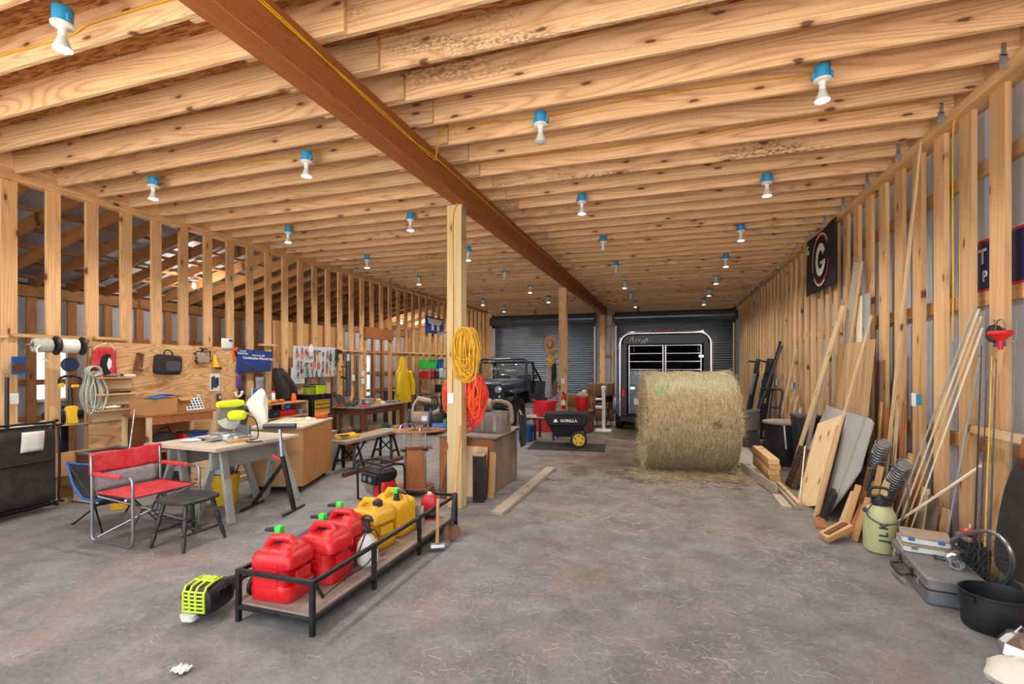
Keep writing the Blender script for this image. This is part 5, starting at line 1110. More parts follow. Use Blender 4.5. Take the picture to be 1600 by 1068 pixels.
MB().box((0, 0, 0), (.47, .3, .26)).build('lower_box', 'oak', t, (0, 0, .315), (0, -90, 0), bev=.004); MB().box((0, 0, 0), (.36, .3, .02)).build('box_lid', 'oak', t, (0, 0, .555), (0, 0, 0), bev=.003)
MB().box((.19, .05, .56), (.1, .16, .012)).build('side_flap', 'red_cloth' if False else 'oak', t)
for x, y in ((-.13, -.16), (.13, -.16)):
    MB().cyl((x, y, .08), (x, y, .56), .014).build('lower_pole', 'steel', t); MB().cyl((x, y, .56), (x, y, .785), .009).build('upper_pole', 'chrome', t); MB().cyl((x, y, .55), (x, y, .59), .022).box((x - .03, y, .575), (.05, .015, .015)).build('clamp_collar', 'blackp', t)
for x in (-.03, .1): MB().box((0, 0, 0), (.23, .07, .02)).build('back_slat', 'birch', t, (x, .12, .67), (0, 90, 0))
MB().prism([(p.x, p.y) for p in smoothpts([(x, y, 0) for x, y in ((-.24, -.18), (.1, -.21), (.34, -.12), (.42, .1), (.2, .2), (-.2, .2), (-.27, 0), (-.24, -.18))], 4)][:-1], .022, (0, 0, .785)).build('top_board', 'oak', t, bev=.006)
MB().tube(smoothpts([(-.18, -.15, .80), (-.18, -.15, .87), (-.14, -.15, .9), (.02, -.15, .9), (.06, -.15, .87), (.06, -.15, .80)], 4), .009, 8).build('grab_handle', 'chrome', t)
t = T('hose_reel', 'dusty drum reel with blue end discs and handle on top of the wooden pedestal', 'reel', (-3.11, 5.68, .81), 22)
MB().cyl((-.13, 0, .15), (.13, 0, .15), .085, n=24).build('drum', 'dusty', t)
for x in (-.14, .13): MB().lathe([(0, 0), (.12, 0), (.13, .012), (.12, .03), (.05, .035), (.045, .05), (0, .05)], (x - .012, 0, .15), (0, 90, 0), n=28).build('end_disc', 'blue_dark', t)
for sx in (-1, 1): MB().tube([(sx * .08, -.1, .01), (sx * .17, 0, .15), (sx * .08, .1, .01)], .01, 8).build('stand_leg', 'dusty', t)
MB().tube(smoothpts([(-.1, -.02, .2), (-.09, -.04, .3), (-.05, -.03, .38), (-.01, 0, .42)], 4), .016, 8).cyl((-.04, 0, .41), (.13, .03, .37), .035, .03).build('crank_handle', 'tarp', t)
MB().cyl((.14, 0, .2), (.24, .02, .24), .03).build('outlet', 'dusty', t); MB().box((.06, -.086, .15), (.07, .006, .06)).build('label_plate', 'steel', t)
t = T('leaning_board', 'dark brown board leaning upright at the back of the square post', 'board', (0, 0, 0)); 
def plank(name, label, cat, a, b_, w, t_, mat, wdir=(0, 1, 0), group=None, bev=.002, parent=None):
    """a board from a (its foot) to b; grain runs along it; wdir is the direction of its width"""
    a, b_ = Vector(a), Vector(b_); x = (b_ - a).normalized(); z = x.cross(Vector(wdir)).normalized(); y = z.cross(x)
    o = lumber((b_ - a).length, w, t_).build(name, mat, parent, (a + b_) / 2, bev=bev, seg=1); o.rotation_euler = Matrix((x, y, z)).transposed().to_euler()
    return tag(o, label, cat, group) if label else o
bpy.data.objects.remove(t)
plank('leaning_board', 'dark brown board leaning upright just left of the square post', 'board', (-2.62, 5.42, .0), (-2.5, 5.62, .95), .16, .02, 'darkwood', (1, .2, 0))
t = T('oak_cabinet', 'brown wooden cabinet with a stained side, carrying the dusty cooler box', 'cabinet', (-2.5, 6.27, 0))
MB().box((0, 0, 0), (.7, 1.06, .72)).build('carcass', 'oak', t, (0, 0, .37), (0, -90, 0)) if False else MB().box((0, 0, 0), (.7, .74, 1.06)).build('carcass', 'oak', t, (0, 0, .365), (90, 0, 0)) if False else None
o = MB().box((0, 0, 0), (.7, .74, 1.04)).build('carcass', 'oak', t, (0, 0, .36)); o.rotation_euler = Matrix(((0, 1, 0), (0, 0, 1), (1, 0, 0))).to_euler()
M['stained_side'] = wood('water stained board', '#7d6553', '#3c2a20', knots=False, bands=6, contrast=.5, weather='#8a8078')
MB().box((0, 0, 0), (.68, 1.02, .008)).build('stained_panel', 'stained_side', t, (.374, 0, .36), (0, -90, 0)).rotation_euler = Matrix(((0, 0, 1), (0, 1, 0), (1, 0, 0))).to_euler()
MB().box((0, 0, 0), (1.12, .82, .03)).build('worktop', 'bench', t, (0.02, 0, .735), (0, 0, 90), bev=.005)
t = T('tool_box', 'dusty blue-grey tool box on top of the oak cabinet', 'tool box', (-2.36, 6.2, .751), -6)
MB().loft([ring(.56, .36, .03, 0), ring(.58, .38, .03, .24), ring(.56, .36, .03, .26)]).build('box_body', 'cooler', t, bev=.004)
for x in (-.16, .02, .2): MB().box((x, -.192, .13), (.05, .012, .2)).build('latch_strap', 'tarp', t)
MB().box((0, 0, .265), (.5, .3, .02)).build('box_lid', 'cooler', t, bev=.005)
t = T('dusty_jug', 'dusty tan jug lying on top of the blue-grey tool box', 'jug', (-2.42, 6.15, 1.027), 15)
MB().loft([[(x, y * w_, .09 + z_ * h_) for y, z_ in circ(1, 18)] for x, w_, h_ in ((-.2, .07, .05), (-.17, .11, .08), (0, .12, .09), (.1, .12, .088), (.13, .1, .07))]).build('jug_body', 'tarp', t); MB().tube(smoothpts([(.13, 0, .1), (.2, -.02, .14), (.36, -.03, .1), (.4, -.05, -.04), (.4, -.08, -.16)], 5), [.03] * 20 + [.02], 10).build('flexible_spout', 'dusty', t)
t = T('canvas_bag', 'dark hanging canvas bag with strap at the far corner of the oak cabinet', 'bag', (-2.06, 6.62, .55)); MB().loft([[(x, y, z) for x, y in rrect(w_, .18, .03)] for z, w_ in ((0.0, .03), (.1, .07), (.3, .06), (.45, .05))]).build('bag_body', 'dark_cloth', t); MB().tube(smoothpts([(0, -.06, .42), (-.05, 0, .5), (-.1, .06, .44), (-.1, .1, .22)], 4), .01, 6).build('strap', 'tarp', t)
t.location = (-1.98, 6.62, .5)
t = T('speaker_box', 'black fabric-fronted speaker standing beside the square post', 'speaker', (-2.2, 5.5, 0), 12)
MB().box((0, 0, .28), (.14, .2, .56)).build('cabinet', 'blackp', t, bev=.006); MB().box((.0, -.102, .29), (.12, .01, .5)).build('grille_cloth', 'dark_cloth', t); MB().box((0, 0, .563), (.145, .205, .012)).build('dusty_top', 'tarp', t)
plank('fibreboard', 'pale board with a rounded corner leaning on the front of the oak cabinet', 'board', (-2.35, 5.62, .0), (-2.35, 5.72, .62), .34, .012, 'board', (1, 0, 0))
plank('fibreboard', 'narrow pale board leaning in front of the rounded one at the oak cabinet', 'board', (-2.1, 5.62, .0), (-2.1, 5.7, .56), .08, .015, 'birch', (1, 0, 0))
plank('floor_plank', 'long pale timber lying alone on the floor right of the oak cabinet', 'plank', (-1.8, 5.0, .02), (-1.78, 7.5, .02), .14, .038, 'board_grey', (1, 0, 0))
# cords on the post
PX, PY = -2.34, 5.18
def coil(name, label, mat, c, rx, rz_, n, seed, r=.007, tilt=0.0, cat='cord', yj=.035):
    t = T(name, label, cat, c); q = random.Random(seed)
    for i in range(n):
        k = q.uniform(.55, 1.0); kx = q.uniform(.25, 1.0); ox = q.uniform(-1, 1) * rx * (1 - kx); o = (q.uniform(-.02, .02), q.uniform(-yj, yj), q.uniform(-.02, .03)); ph = q.uniform(0, 6)
        pts = [(o[0] + ox + rx * kx * math.cos(a) + tilt * math.sin(a) + .008 * math.sin(5 * a + ph), o[1] + .02 * math.sin(2 * a + ph), o[2] - rz_ + rz_ * (k * math.sin(a) + (1 - k))) for a in [2 * math.pi * j / 26 for j in range(26)]]
        MB().tube(pts, r, 6, True).build('cord_loop', mat, t)
    return t
t = coil('extension_cord', 'yellow extension cord bundled high on the square post', 'yellow_cable', (-2.18, 5.02, 2.05), .15, .31, 34, 3, .0075)
MB().tube(smoothpts([(.12, 0, -.2), (.14, 0, -.4), (.12, 0, -.5), (.13, -.01, -.56)], 4), .007, 6).build('loose_end', 'yellow_cable', t); MB().box((.13, -.01, -.6), (.035, .03, .07)).build('plug', 'cord_red', t, bev=.006)
MB().cyl((-.08, .09, .0), (-.02, -.02, .04), .006).build('hook', 'steel', t)
t = coil('extension_cord', 'big coral-red cord coil looped behind the square post', 'cord_red', (-2.33, 5.34, 1.52), .27, .34, 26, 5, .009)
t = coil('extension_cord', 'orange cord coil hanging right of the square post below the yellow cord', 'cord_orange', (-2.12, 5.15, 1.52), .09, .25, 14, 7, .008)
t = T('outlet', 'white double outlet on the front of the square post', 'outlet', (-2.40, PY - .075, 1.27)); MB().box((0, -.006, 0), (.075, .012, .12)).build('plate', 'white', t, bev=.003)
for dz in (-.025, .025): MB().box((0, -.013, dz), (.03, .004, .03)).build('socket_face', 'ivory', t, bev=.004)
t = T('post_cable', 'yellow cable stapled down the front of the square post to the outlet', 'cable', (0, 0, 0)); MB().tube(smoothpts([(-2.2, 5.05, 3.85), (-2.24, 5.07, 3.6), (-2.36, 5.09, 3.42), (-2.375, 5.096, 3.0), (-2.37, 5.096, 2.2), (-2.385, 5.096, 1.34)], 6), .007, 6).build('cable', 'yellow_cable', t)
# yellow cables along the beam and the lamp rows
def cable(label, pts, r=.006): t = T('electrical_cable', label, 'cable', (0, 0, 0)); MB().tube(smoothpts(pts, 5), r, 6).build('cable', 'yellow_cable', t)
cable('yellow cable running along the right face of the ceiling beam', [(-2.195, 1.5, 3.7), (-2.19, 2.2, 3.72), (-2.195, 3.0, 3.69), (-2.19, 3.8, 3.67), (-2.18, 4.25, 3.69), (-2.19, 5.0, 3.7), (-2.19, 6, 3.7), (-2.19, 7.5, 3.69), (-2.19, 9.2, 3.72), (-2.19, 12, 3.7), (-2.19, 16, 3.71)])
cable('second yellow cable beside the first along the beam, nearest the front', [(-2.195, 1.5, 3.72), (-2.19, 2.4, 3.7), (-2.195, 3.4, 3.7), (-2.18, 4.2, 3.66), (-2.17, 4.28, 3.72), (-2.1, 4.18, 3.9)])
def yj(k): return 2.60 + .4064 * k - .008          # front face of a left-bay joist
cable('yellow cable across the joist of the right-bay lamps nearest the front', [(-2.15, 4.25, 3.75), (-2.05, 4.2, 3.9), (-1.8, 4.24, 3.93), (-1.1, 4.25, 3.9), (-.3, 4.25, 3.93), (.4, 4.25, 3.92), (1.09, 4.25, 3.89)])
cable('yellow cable across the right bay to the wall beside the tall cable on the studs', [(-2.2, 5.05, 3.8), (-2.1, 5.02, 3.9), (-1.5, 5.05, 3.93), (-.4, 5.06, 3.9), (.8, 5.06, 3.92), (1.9, 5.06, 3.93), (2.18, 5.0, 3.85)])
cable('yellow cable over the joist of the front-left lamp', [(-6.2, 2.19, 3.86), (-5.0, 2.185, 3.9), (-3.9, 2.185, 3.88), (-3.6, 2.185, 3.92), (-2.45, 2.185, 3.9)])
cable('yellow cable on the joist between the two left-bay lamps', [(-5.82, 4.2, 3.86), (-5.7, 4.22, 3.93), (-5.0, 4.215, 3.92), (-3.9, 4.215, 3.9), (-3.0, 4.215, 3.92), (-2.4, 4.215, 3.9)])
cable('yellow-green cable on a joist beyond the left lamps', [(-5.82, 6.25, 3.86), (-5.6, 6.25, 3.9), (-4.9, 6.25, 3.92), (-4.4, 6.25, 3.92)])
cable('yellow cable dropping down the face of a right-wall stud', [(XR - .01, 4.87, 3.7), (XR - .012, 4.93, 3.6), (XR - .01, 4.94, 3.0), (XR - .012, 4.93, 2.4), (XR - .01, 4.94, 1.85)])
# generator by the rack
t = T('generator', 'dusty generator with black tube frame and red engine left of the rack', 'generator', (-3.33, 5.1, 0), -24)
for sx in (-1, 1):
    MB().tube(smoothpts([(sx * .24, -.17, .02), (sx * .24, -.17, .4), (sx * .24, -.1, .47), (sx * .24, .1, .47), (sx * .24, .17, .4), (sx * .24, .17, .02)], 4), .014, 8).build('frame_loop', 'black', t)
for y, z in ((-.1, .47), (.1, .47), (-.17, .03), (.17, .03)): MB().cyl((-.24, y, z), (.24, y, z), .013).build('frame_bar', 'black', t)
MB().loft([ring(.34, .22, .05, .28), ring(.38, .26, .06, .32), ring(.38, .26, .06, .38), ring(.3, .18, .05, .42)]).build('fuel_tank', 'blackp', t); MB().lathe([(.03, .42), (.03, .445), (0, .445)]).build('tank_cap', 'dusty', t)
MB().loft([[(-.2, y, z + .16) for y, z in circ(.1, 16)], [(-.02, y, z + .16) for y, z in circ(.12, 16)], [(.0, y, z + .16) for y, z in circ(.12, 16)]]).build('alternator', 'dusty', t); MB().loft([ring(.18, .22, .04, .06, .11), ring(.2, .24, .04, .16, .11), ring(.16, .18, .04, .27, .11)]).build('engine', 'red', t)
MB().box((.0, -.16, .3), (.3, .04, .12)).build('control_panel', 'blackp', t, bev=.006)
for x in (-.07, .05): MB().lathe([(0, 0), (.03, 0), (.03, .01), (0, .01)], (x, -.18, .3), (90, 0, 0), n=16).build('socket', 'grey', t)
# ================================================================ right wall
def onr(name, label, cat, y, z, x=XR - .008, group=None): return T(name, label, cat, (x, y, z), (90, 0, -90), group)   # local x = -Y, local y = up, local z = into the room
t = onr('team_flag', 'black flag with red and white oval G emblem high on the right wall', 'flag', 8.58, 3.27, XR - .015)
MB().grid(lambda u, v: ((u - .5) * 1.52, (v - .5) * .93 - .03 * math.sin(math.pi * u) * v, .01 + .008 * math.sin(9 * u) + .006 * math.sin(6 * v + 4 * u)), 24, 12).build('flag_cloth', pm('black flag cloth', '#17171c', .85, 0, .2, 6), t, solid=.003)
def oval(rx, ry, a0, a1, w0, w1, c=(0, 0), n=28):
    o = [(c[0] + rx * math.cos(R(a0 + (a1 - a0) * i / n)), c[1] + ry * math.sin(R(a0 + (a1 - a0) * i / n))) for i in range(n + 1)]
    return o + [(c[0] + (rx - w0 - (w1 - w0) * i / n) * math.cos(R(a0 + (a1 - a0) * i / n)), c[1] + (ry - w0 - (w1 - w0) * i / n) * math.sin(R(a0 + (a1 - a0) * i / n))) for i in range(n, -1, -1)]
ex = .08
MB().prism(oval(.43, .4, 35, 200, .018, .018, (ex, 0)), .003, (0, 0, .026)).build('emblem_outline', 'white', t); MB().prism(oval(.41, .38, 30, 140, .03, .02, (ex, 0)), .003, (0, 0, .027)).build('emblem_red', 'red', t)
MB().prism(oval(.43, .4, 215, 300, .018, .018, (ex, 0)), .003, (0, 0, .026)).build('emblem_outline', 'white', t); MB().prism(oval(.41, .38, 210, 350, .02, .03, (ex, 0)), .003, (0, 0, .027)).build('emblem_red', 'red', t)
MB().prism(oval(.24, .25, 25, 345, .11, .11, (ex, 0)), .003, (0, 0, .028)).build('letter_ring', 'white', t); MB().prism([(ex + .0, -.03), (ex + .24, -.03), (ex + .24, -.1), (ex + .12, -.1), (ex + .12, -.075), (ex, -.075)], .003, (0, 0, .029)).build('letter_bar', 'white', t)
text('G', 'corner_letter', 'white', t, (-.62, .28, .026), (0, 0, 0), .2, .002); 
for i in range(3): MB().lathe([(0, 0), (.012, 0), (.012, .004), (0, .004)], (-.74, -.4 + .4 * i, .02)).build('grommet', 'steel', t)
t = onr('banner_sign', 'navy banner with red border fixed to the siding behind the near right studs', 'banner', 4.55, 2.46, XR + .185)
MB().box((0, 0, 0), (1.1, .44, .004)).build('banner_vinyl', pm('navy vinyl', '#1b2550', .5, 0, .06), t); MB().box((0, .2, .003), (1.1, .02, .002)).box((0, -.2, .003), (1.1, .02, .002)).build('red_stripe', 'red', t); MB().box((0, .217, .003), (1.1, .008, .002)).build('white_edge', 'white', t)
for s_, x, y, z_ in (('T', -.38, .07, .17), ('P', .32, .07, .17), ('P', -.35, -.09, .12), ('E', .22, -.09, .12)): text(s_, 'letter', 'white', t, (x, y, .004), (0, 0, 0), z_, .001, bold=.004)
# boxes on the studs
for i, (y, z, lab) in enumerate(((5.5, 1.33, 'blue outlet box on the near right studs above the wire mesh'), (10.21, 1.27, 'blue outlet box on the far right wall above the leaning boards'), (11.59, 1.29, 'blue outlet box on the far right wall above the barrel'), (13.5, 1.24, 'blue outlet box on the far right wall, deepest of the four'))):
    t = onr('outlet_box', lab, 'outlet', y, z, XR - .002); MB().box((0, 0, .025), (.06, .1, .05)).build('box', 'blue_box', t, bev=.004); MB().box((.0, 0, .053), (.078, .122, .008)).build('cover', 'white', t, bev=.002); MB().cyl((-.03, .03, .02), (-.1, .04, .0), .006).build('cable_stub', 'blackp', t)
# leaning sheets and boards
t = plank('veneer_panel', 'tall grooved wood panel leaning on the right wall behind the grey sheet', 'panel', (2.0, 7.0, 0), (2.165, 7.0, 1.93), .93, .012, 'grooved')
plank('veneer_panel', 'narrow wood panel showing just right of the grooved tall one', 'panel', (2.0, 6.41, 0), (2.165, 6.41, 1.94), .22, .012, 'grooved')
o = MB().prism([(-.8, 1.17), (.73, 1.15), (.83, 1.12), (1.0, .6), (.86, .28), (.73, .06), (.68, 0), (.2, 0), (-.8, .05)], .014)
t = single(o, 'gypsum_sheet', 'grey_sheet', 'grey wallboard sheet with a broken corner leaning before the wood panels', 'sheet', (1.66, 6.8, 0), (90, 0, -90)); t.rotation_euler = (Matrix.Rotation(R(20), 3, 'Y') @ Euler((R(90), 0, R(-90))).to_matrix()).to_euler()
plank('small_panel', 'pale wood panel leaning low in front of the grey wallboard', 'panel', (1.55, 6.45, 0), (1.93, 6.98, .98), .5, .01, 'board', (0, 1, .4))
plank('small_panel', 'narrow pale panel edge just right of the low pale panel', 'panel', (1.55, 6.11, 0), (1.92, 6.63, .95), .1, .012, 'birch', (0, 1, .4))
plank('long_board', 'long pale board leaning steeply left of the wood panels', 'board', (1.67, 7.9, 0), (2.145, 7.27, 2.42), .15, .022, 'board')
plank('long_board', 'grey-white board leaning just behind the long pale board', 'board', (1.9, 8.24, 0), (2.2, 8.08, 1.95), .18, .018, 'board_grey')
plank('long_board', 'tall weathered grey board rising above the wood panels below the flag', 'board', (2.15, 7.96, 0), (2.207, 6.97, 2.93), .2, .02, 'board_grey')
plank('long_board', 'tan board edge beside the tall weathered one', 'board', (2.15, 7.81, 0), (2.207, 6.82, 2.9), .045, .02, 'board')
plank('long_board', 'white painted board rising behind the panels, nearest the tall grey board', 'board', (2.236, 7.0, .04), (2.238, 7.0, 2.5), .16, .016, 'trim')
plank('long_board', 'white painted board with pale edge behind the panels, nearest the front', 'board', (2.236, 6.76, .04), (2.238, 6.76, 2.5), .17, .016, 'paintgrey')
plank('thin_strip', 'thin pale strip leaning across the front of the wood panels', 'strip', (1.5, 6.0, 0), (2.13, 6.3, 2.2), .03, .018, 'board')
plank('thin_strip', 'thin bent white strip leaning low at the left of the small panel', 'strip', (1.5, 6.62, 0), (1.66, 7.05, .62), .02, .012, 'trim')
plank('tall_pole', 'very tall thin wooden pole leaning up to the ceiling on the right studs', 'pole', (2.12, 6.02, .0), (2.22, 5.44, 3.72), .04, .02, 'board', (0, 1, 0))
t = T('plastic_grid', 'dark slatted plastic grid leaning between the boards and the small panel', 'grid', (1.55, 7.4, 0), (0, 18, 4)); b = MB()
for i in range(10): b.box((0, 0, .04 + .055 * i), (.03, .26, .02))
b.build('cross_slats', 'blackp', t)
for y in (-.13, 0, .13): MB().box((0.01, y, .29), (.05, .02, .58)).build('grid_rail', 'brownmetal', t)
t = single(MB().prism([(-.1, 0), (.05, 0), (.1, .3), (-.03, .34)], .04), 'black_wedge', 'blackp', 'black folded plastic sheet leaning at the foot of the grey wallboard', 'sheet', (1.6, 5.97, 0), (90, 0, -90))
t.rotation_euler = (Matrix.Rotation(R(17), 3, 'Y') @ Euler((R(90), 0, R(-90))).to_matrix()).to_euler()
# scrap wood heap
rs = random.Random(12)
scr = []
for i in range(4): scr.append((1.66, 5.72 - .13 * i, 1.8, 5.78 - .13 * i, (.36, .46, .3, .4)[i], .115, ('board', 'birch', 'oak', 'birch')[i]))
for i in range(4): scr.append((1.82, 5.76 - .13 * i, 1.95, 5.8 - .13 * i, (.62, .5, .68, .56)[i], .11, ('oak', 'stained_side', 'birch', 'board')[i]))
for i in range(6): scr.append((2.15, 6.3 - .14 * i, 2.228, 6.33 - .14 * i, (1.25, 1.2, 1.0, 1.35, 1.28, .8)[i], (.06, .08, .1, .05, .06, .1)[i], ('birch', 'oak', 'board_grey', 'board', 'oak', 'panel_ply')[i]))
scr += [(2.15, 5.46, 2.226, 5.49, .62, .12, 'oak'), (2.15, 5.32, 2.226, 5.34, .54, .11, 'board'), (2.16, 5.16, 2.225, 5.2, .5, .15, 'stained_side'), (2.17, 4.98, 2.228, 5.0, .44, .12, 'panel_ply')]
mn = {'board': 'pale', 'birch': 'light tan', 'oak': 'brown', 'board_grey': 'weathered grey', 'stained_side': 'dark stained', 'panel_ply': 'veneered'}
for i, (x0, y0, x1, y1, z, w_, mat) in enumerate(scr):
    plank('wood_scrap', '%s scrap board in the right-wall heap, %s from the leaning sheets' % (mn[mat], ('first second third fourth fifth sixth seventh eighth ninth tenth eleventh twelfth thirteenth fourteenth fifteenth sixteenth seventeenth eighteenth nineteenth twentieth').split()[i]), 'scrap board', (x0, y0, .0), (x1, y1, z), w_, .018, mat, (0, 1, 0), 'scrap boards along the right wall')
plank('flat_scrap', 'brown board scrap lying flat before the leaning scraps', 'scrap board', (1.47, 5.6, .011), (1.53, 5.95, .011), .1, .02, 'oak', (1, 0, 0))
t = T('scrap_block', 'split brown wood block lying before the pump sprayer', 'block', (1.5, 5.3, .07), (0, -14, 40)); MB().prism([(-.18, -.05), (.16, -.07), (.2, .06), (-.12, .07)], .05, (0, 0, -.02)).build('split_wood', 'birch', t); MB().box((.02, .0, .035), (.28, .05, .01)).build('bark', 'brownmetal', t)
for i, (a, b_, lab) in enumerate((((2.05, 6.22, .35), (2.055, 5.78, .86), 'upper roll of zinc wire mesh behind the scrap boards'), ((2.04, 5.74, .3), (2.055, 5.32, .74), 'lower roll of zinc wire mesh nearer the front behind the scrap boards'))):
    t = T('wire_mesh_roll', lab, 'mesh roll', (0, 0, 0)); a, b_ = Vector(a), Vector(b_); q = frame(b_ - a); L = (b_ - a).length; b = MB()
    for k in range(18):
        c_ = a.lerp(b_, k / 17); b.tube([c_ + q @ Vector((.07 * math.cos(x), .07 * math.sin(x), 0)) for x in [2 * math.pi * j / 12 for j in range(12)]], .003, 4, True)
    for j in range(16):
        x = 2 * math.pi * j / 16; b.tube([a + q @ Vector((.07 * math.cos(x), .07 * math.sin(x), 0)), b_ + q @ Vector((.07 * math.cos(x + .6), .07 * math.sin(x + .6), 0))], .003, 4)
    b.build('outer_mesh', 'wire', t); MB().cyl(a, b_, .055, n=16).build('inner_layers', 'oldmetal', t)
# cream mouldings
for i, (a, b_, w_, lab, mat) in enumerate((((1.99, 5.5, 0), (2.19, 4.53, 2.1), .055, 'long cream moulding leaning on the right studs, leftmost of its bundle', 'paintgrey'), ((2.02, 5.46, 0), (2.2, 4.5, 2.07), .05, 'long cream moulding leaning on the right studs, second in its bundle', 'trim'), ((2.05, 5.42, 0), (2.21, 4.49, 2.02), .045, 'long cream moulding in the middle of its leaning bundle', 'board'), ((2.08, 5.37, 0), (2.22, 4.5, 1.93), .055, 'long cream moulding rightmost of its leaning bundle', 'trim'),
        ((2.17, 4.95, 0), (2.23, 4.55, 1.72), .075, 'flat grey-white strip standing behind the diagonal cream one', 'paintgrey'), ((1.98, 5.28, .22), (2.2, 4.46, .92), .06, 'short cream strip lying diagonally across the others', 'trim'))):
    plank('cream_moulding', lab, 'moulding', a, b_, w_, .014, mat, (.5, 1, 0), 'cream mouldings on the right wall')
# short ledge, reel, funnel, rods
t = T('wall_ledge', 'short pale board fixed across the near right studs', 'ledge', (XR - .011, 4.42, 1.16), (0, 0, 90)); MB().box((0, 0, 0), (.62, .02, .06)).build('ledge_board', 'board', t); MB().box((.2, .012, 0), (.2, .02, .055)).build('splice_block', 'birch', t)
t = onr('line_reel', 'dark round reel on a blue card hung on the nearest right stud', 'reel', 4.34, 1.87, XR - .01); MB().box((.0, -.02, .002), (.13, .13, .004)).build('backing_card', 'blue', t); MB().lathe([(.02, 0), (.06, 0), (.065, .02), (.06, .04), (.02, .04)], (-.015, .01, .006), n=24).build('reel_body', 'dark_cloth', t); MB().tube([(-.02, .07, .02), (-.01, .11, .03), (.02, .1, .03)], .004, 6).build('wire_hook', 'steel', t)
t = onr('red_funnel', 'small red funnel hanging beside the dark reel at the right edge', 'funnel', 4.2, 1.86, XR - .06); MB().lathe([(.065, 0), (.07, -.02), (.02, -.07), (.012, -.13), (.009, -.13), (.016, -.07), (.062, -.02), (.06, 0)], (0, .03, .02), (-90, 0, 0), n=24).build('funnel_cone', 'red', t); MB().tube(smoothpts([(-.06, .03, .02), (-.03, .1, .02), (.03, .1, .02), (.06, .03, .02)], 4), .004, 6).build('hanging_wire', 'steel', t)
rods = [((2.13, 4.43, .02), (2.2, 4.47, 1.8), 'blackp', 'thin dark fishing rod nearest the cream mouldings'), ((2.13, 4.37, .02), (2.2, 4.41, 1.55), 'brownmetal', 'thin reddish fishing rod, second from the cream mouldings'), ((2.13, 4.31, .02), (2.2, 4.35, 1.72), 'yellow', 'yellow fishing rod in front of the nearest stud'), ((2.13, 4.26, .02), (2.2, 4.30, 1.7), 'greyd', 'dark grey fishing rod just right of the yellow one'), ((2.18, 4.17, .02), (2.215, 4.12, 1.95), 'oldmetal', 'grey-blue fishing rod at the far right edge')]
for a, b_, mat, lab in rods:
    t = T('fishing_rod', lab, 'fishing rod', (0, 0, 0), 0, 'fishing rods in the right corner'); a, b_ = Vector(a), Vector(b_)
    MB().tube([a, a.lerp(b_, .5), b_], [.008, .006, .003], 8).build('blank', mat, t); MB().tube([a, a.lerp(b_, .2)], .012, 8).build('grip', 'dark_cloth', t)
    for k in (.35, .5, .65, .8, .93):
        c_ = a.lerp(b_, k); MB().tube([(c_.x - .012 + .01 * math.cos(x), c_.y + .01 * math.sin(x), c_.z) for x in [2 * math.pi * j / 8 for j in range(8)]], .0016, 5, True).build('line_guide', 'steel', t)
t = T('bristle_mat', 'dark bristly mat with a rounded wooden rim standing at the right edge', 'mat', (2.12, 4.02, .285), (0, 5, -4))
pr_ = [(p.x, p.y) for p in smoothpts([(x, y, 0) for x, y in ((-.16, 0), (-.19, .3), (-.13, .6), (0, .78), (.13, .6), (.19, .3), (.16, 0), (-.16, 0))], 4)][:-1]
MB().prism(pr_, .03, (0, 0, 0), (90, 0, 90)).build('bristle_panel', 'dark_cloth', t); MB().tube([(0.015, x, y) for x, y in pr_], .014, 8, True).build('wooden_rim', 'oak', t); MB().box((.015, 0, .8), (.03, .05, .2)).build('handle', 'oak', t)
# pump sprayer
t = T('pump_sprayer', 'tall yellowish pump sprayer with black handle on the floor at right', 'sprayer', (1.79, 5.11, 0), -20)
MB().lathe([(.1, 0), (.118, .015), (.125, .06), (.125, .28), (.118, .34), (.09, .39), (.06, .405), (.055, .43), (0, .43)], n=32).build('tank', pm('yellowed translucent plastic', '#bfc08e', .4, 0, .14, 3, '#a89c78', .5), t)
MB().lathe([(.062, .41), (.066, .43), (.066, .46), (.04, .47), (.02, .5), (0, .5)], n=24).build('collar', 'blackp', t)
MB().tube(smoothpts([(-.07, 0, .47), (-.075, 0, .53), (-.04, 0, .56), (.04, 0, .56), (.075, 0, .53), (.07, 0, .47)], 4), .013, 8).cyl((-.07, 0, .48), (.07, 0, .48), .014).build('pump_handle', 'blackp', t)
MB().tube(smoothpts([(-.05, -.06, .43), (-.09, -.13, .34), (.02, -.16, .28), (.14, -.1, .32), (.2, .02, .5), (.16, .06, .68), (.06, .04, .78), (-.02, .03, .78), (-.06, .02, .7)], 6), .006, 6).build('hose', 'greyd', t)
MB().cyl((-.06, .02, .72), (-.1, .0, .52), .014).build('wand', 'blackp', t); MB().lathe([(.02, 0), (.02, .02), (0, .02)], (-.1, -.07, .36), (60, 0, -30)).build('valve', 'blackp', t)
text('J L K', 'lettering', 'blackp', t, (.03, -.126, .2), (90, -90, 0), .085, .002, bold=.003)
# metal case with organizers
t = T('metal_case', 'dusty metal suitcase with black handle lying on the floor at right', 'case', (1.93, 4.48, 0), -7)
MB().loft([ring(.34, .86, .04, .0), ring(.36, .88, .04, .01), ring(.36, .88, .04, .1)]).build('case_base', 'oldmetal', t); MB().loft([ring(.36, .88, .04, .104), ring(.36, .88, .04, .17), ring(.33, .85, .04, .185)]).build('case_lid', 'oldmetal', t)
MB().loft([ring(.37, .89, .04, .098), ring(.37, .89, .04, .108)]).build('edge_band', 'blackp', t)
MB().tube(smoothpts([(-.182, -.12, .09), (-.23, -.12, .08), (-.25, -.1, .07), (-.25, .1, .07), (-.23, .12, .08), (-.182, .12, .09)], 4), .013, 8).build('handle', 'blackp', t)
for y in (-.28, -.14, .14, .28): MB().box((-.185, y, .11), (.014, .045, .06)).build('latch', 'chrome' if abs(y) > .2 else 'blackp', t, bev=.002)
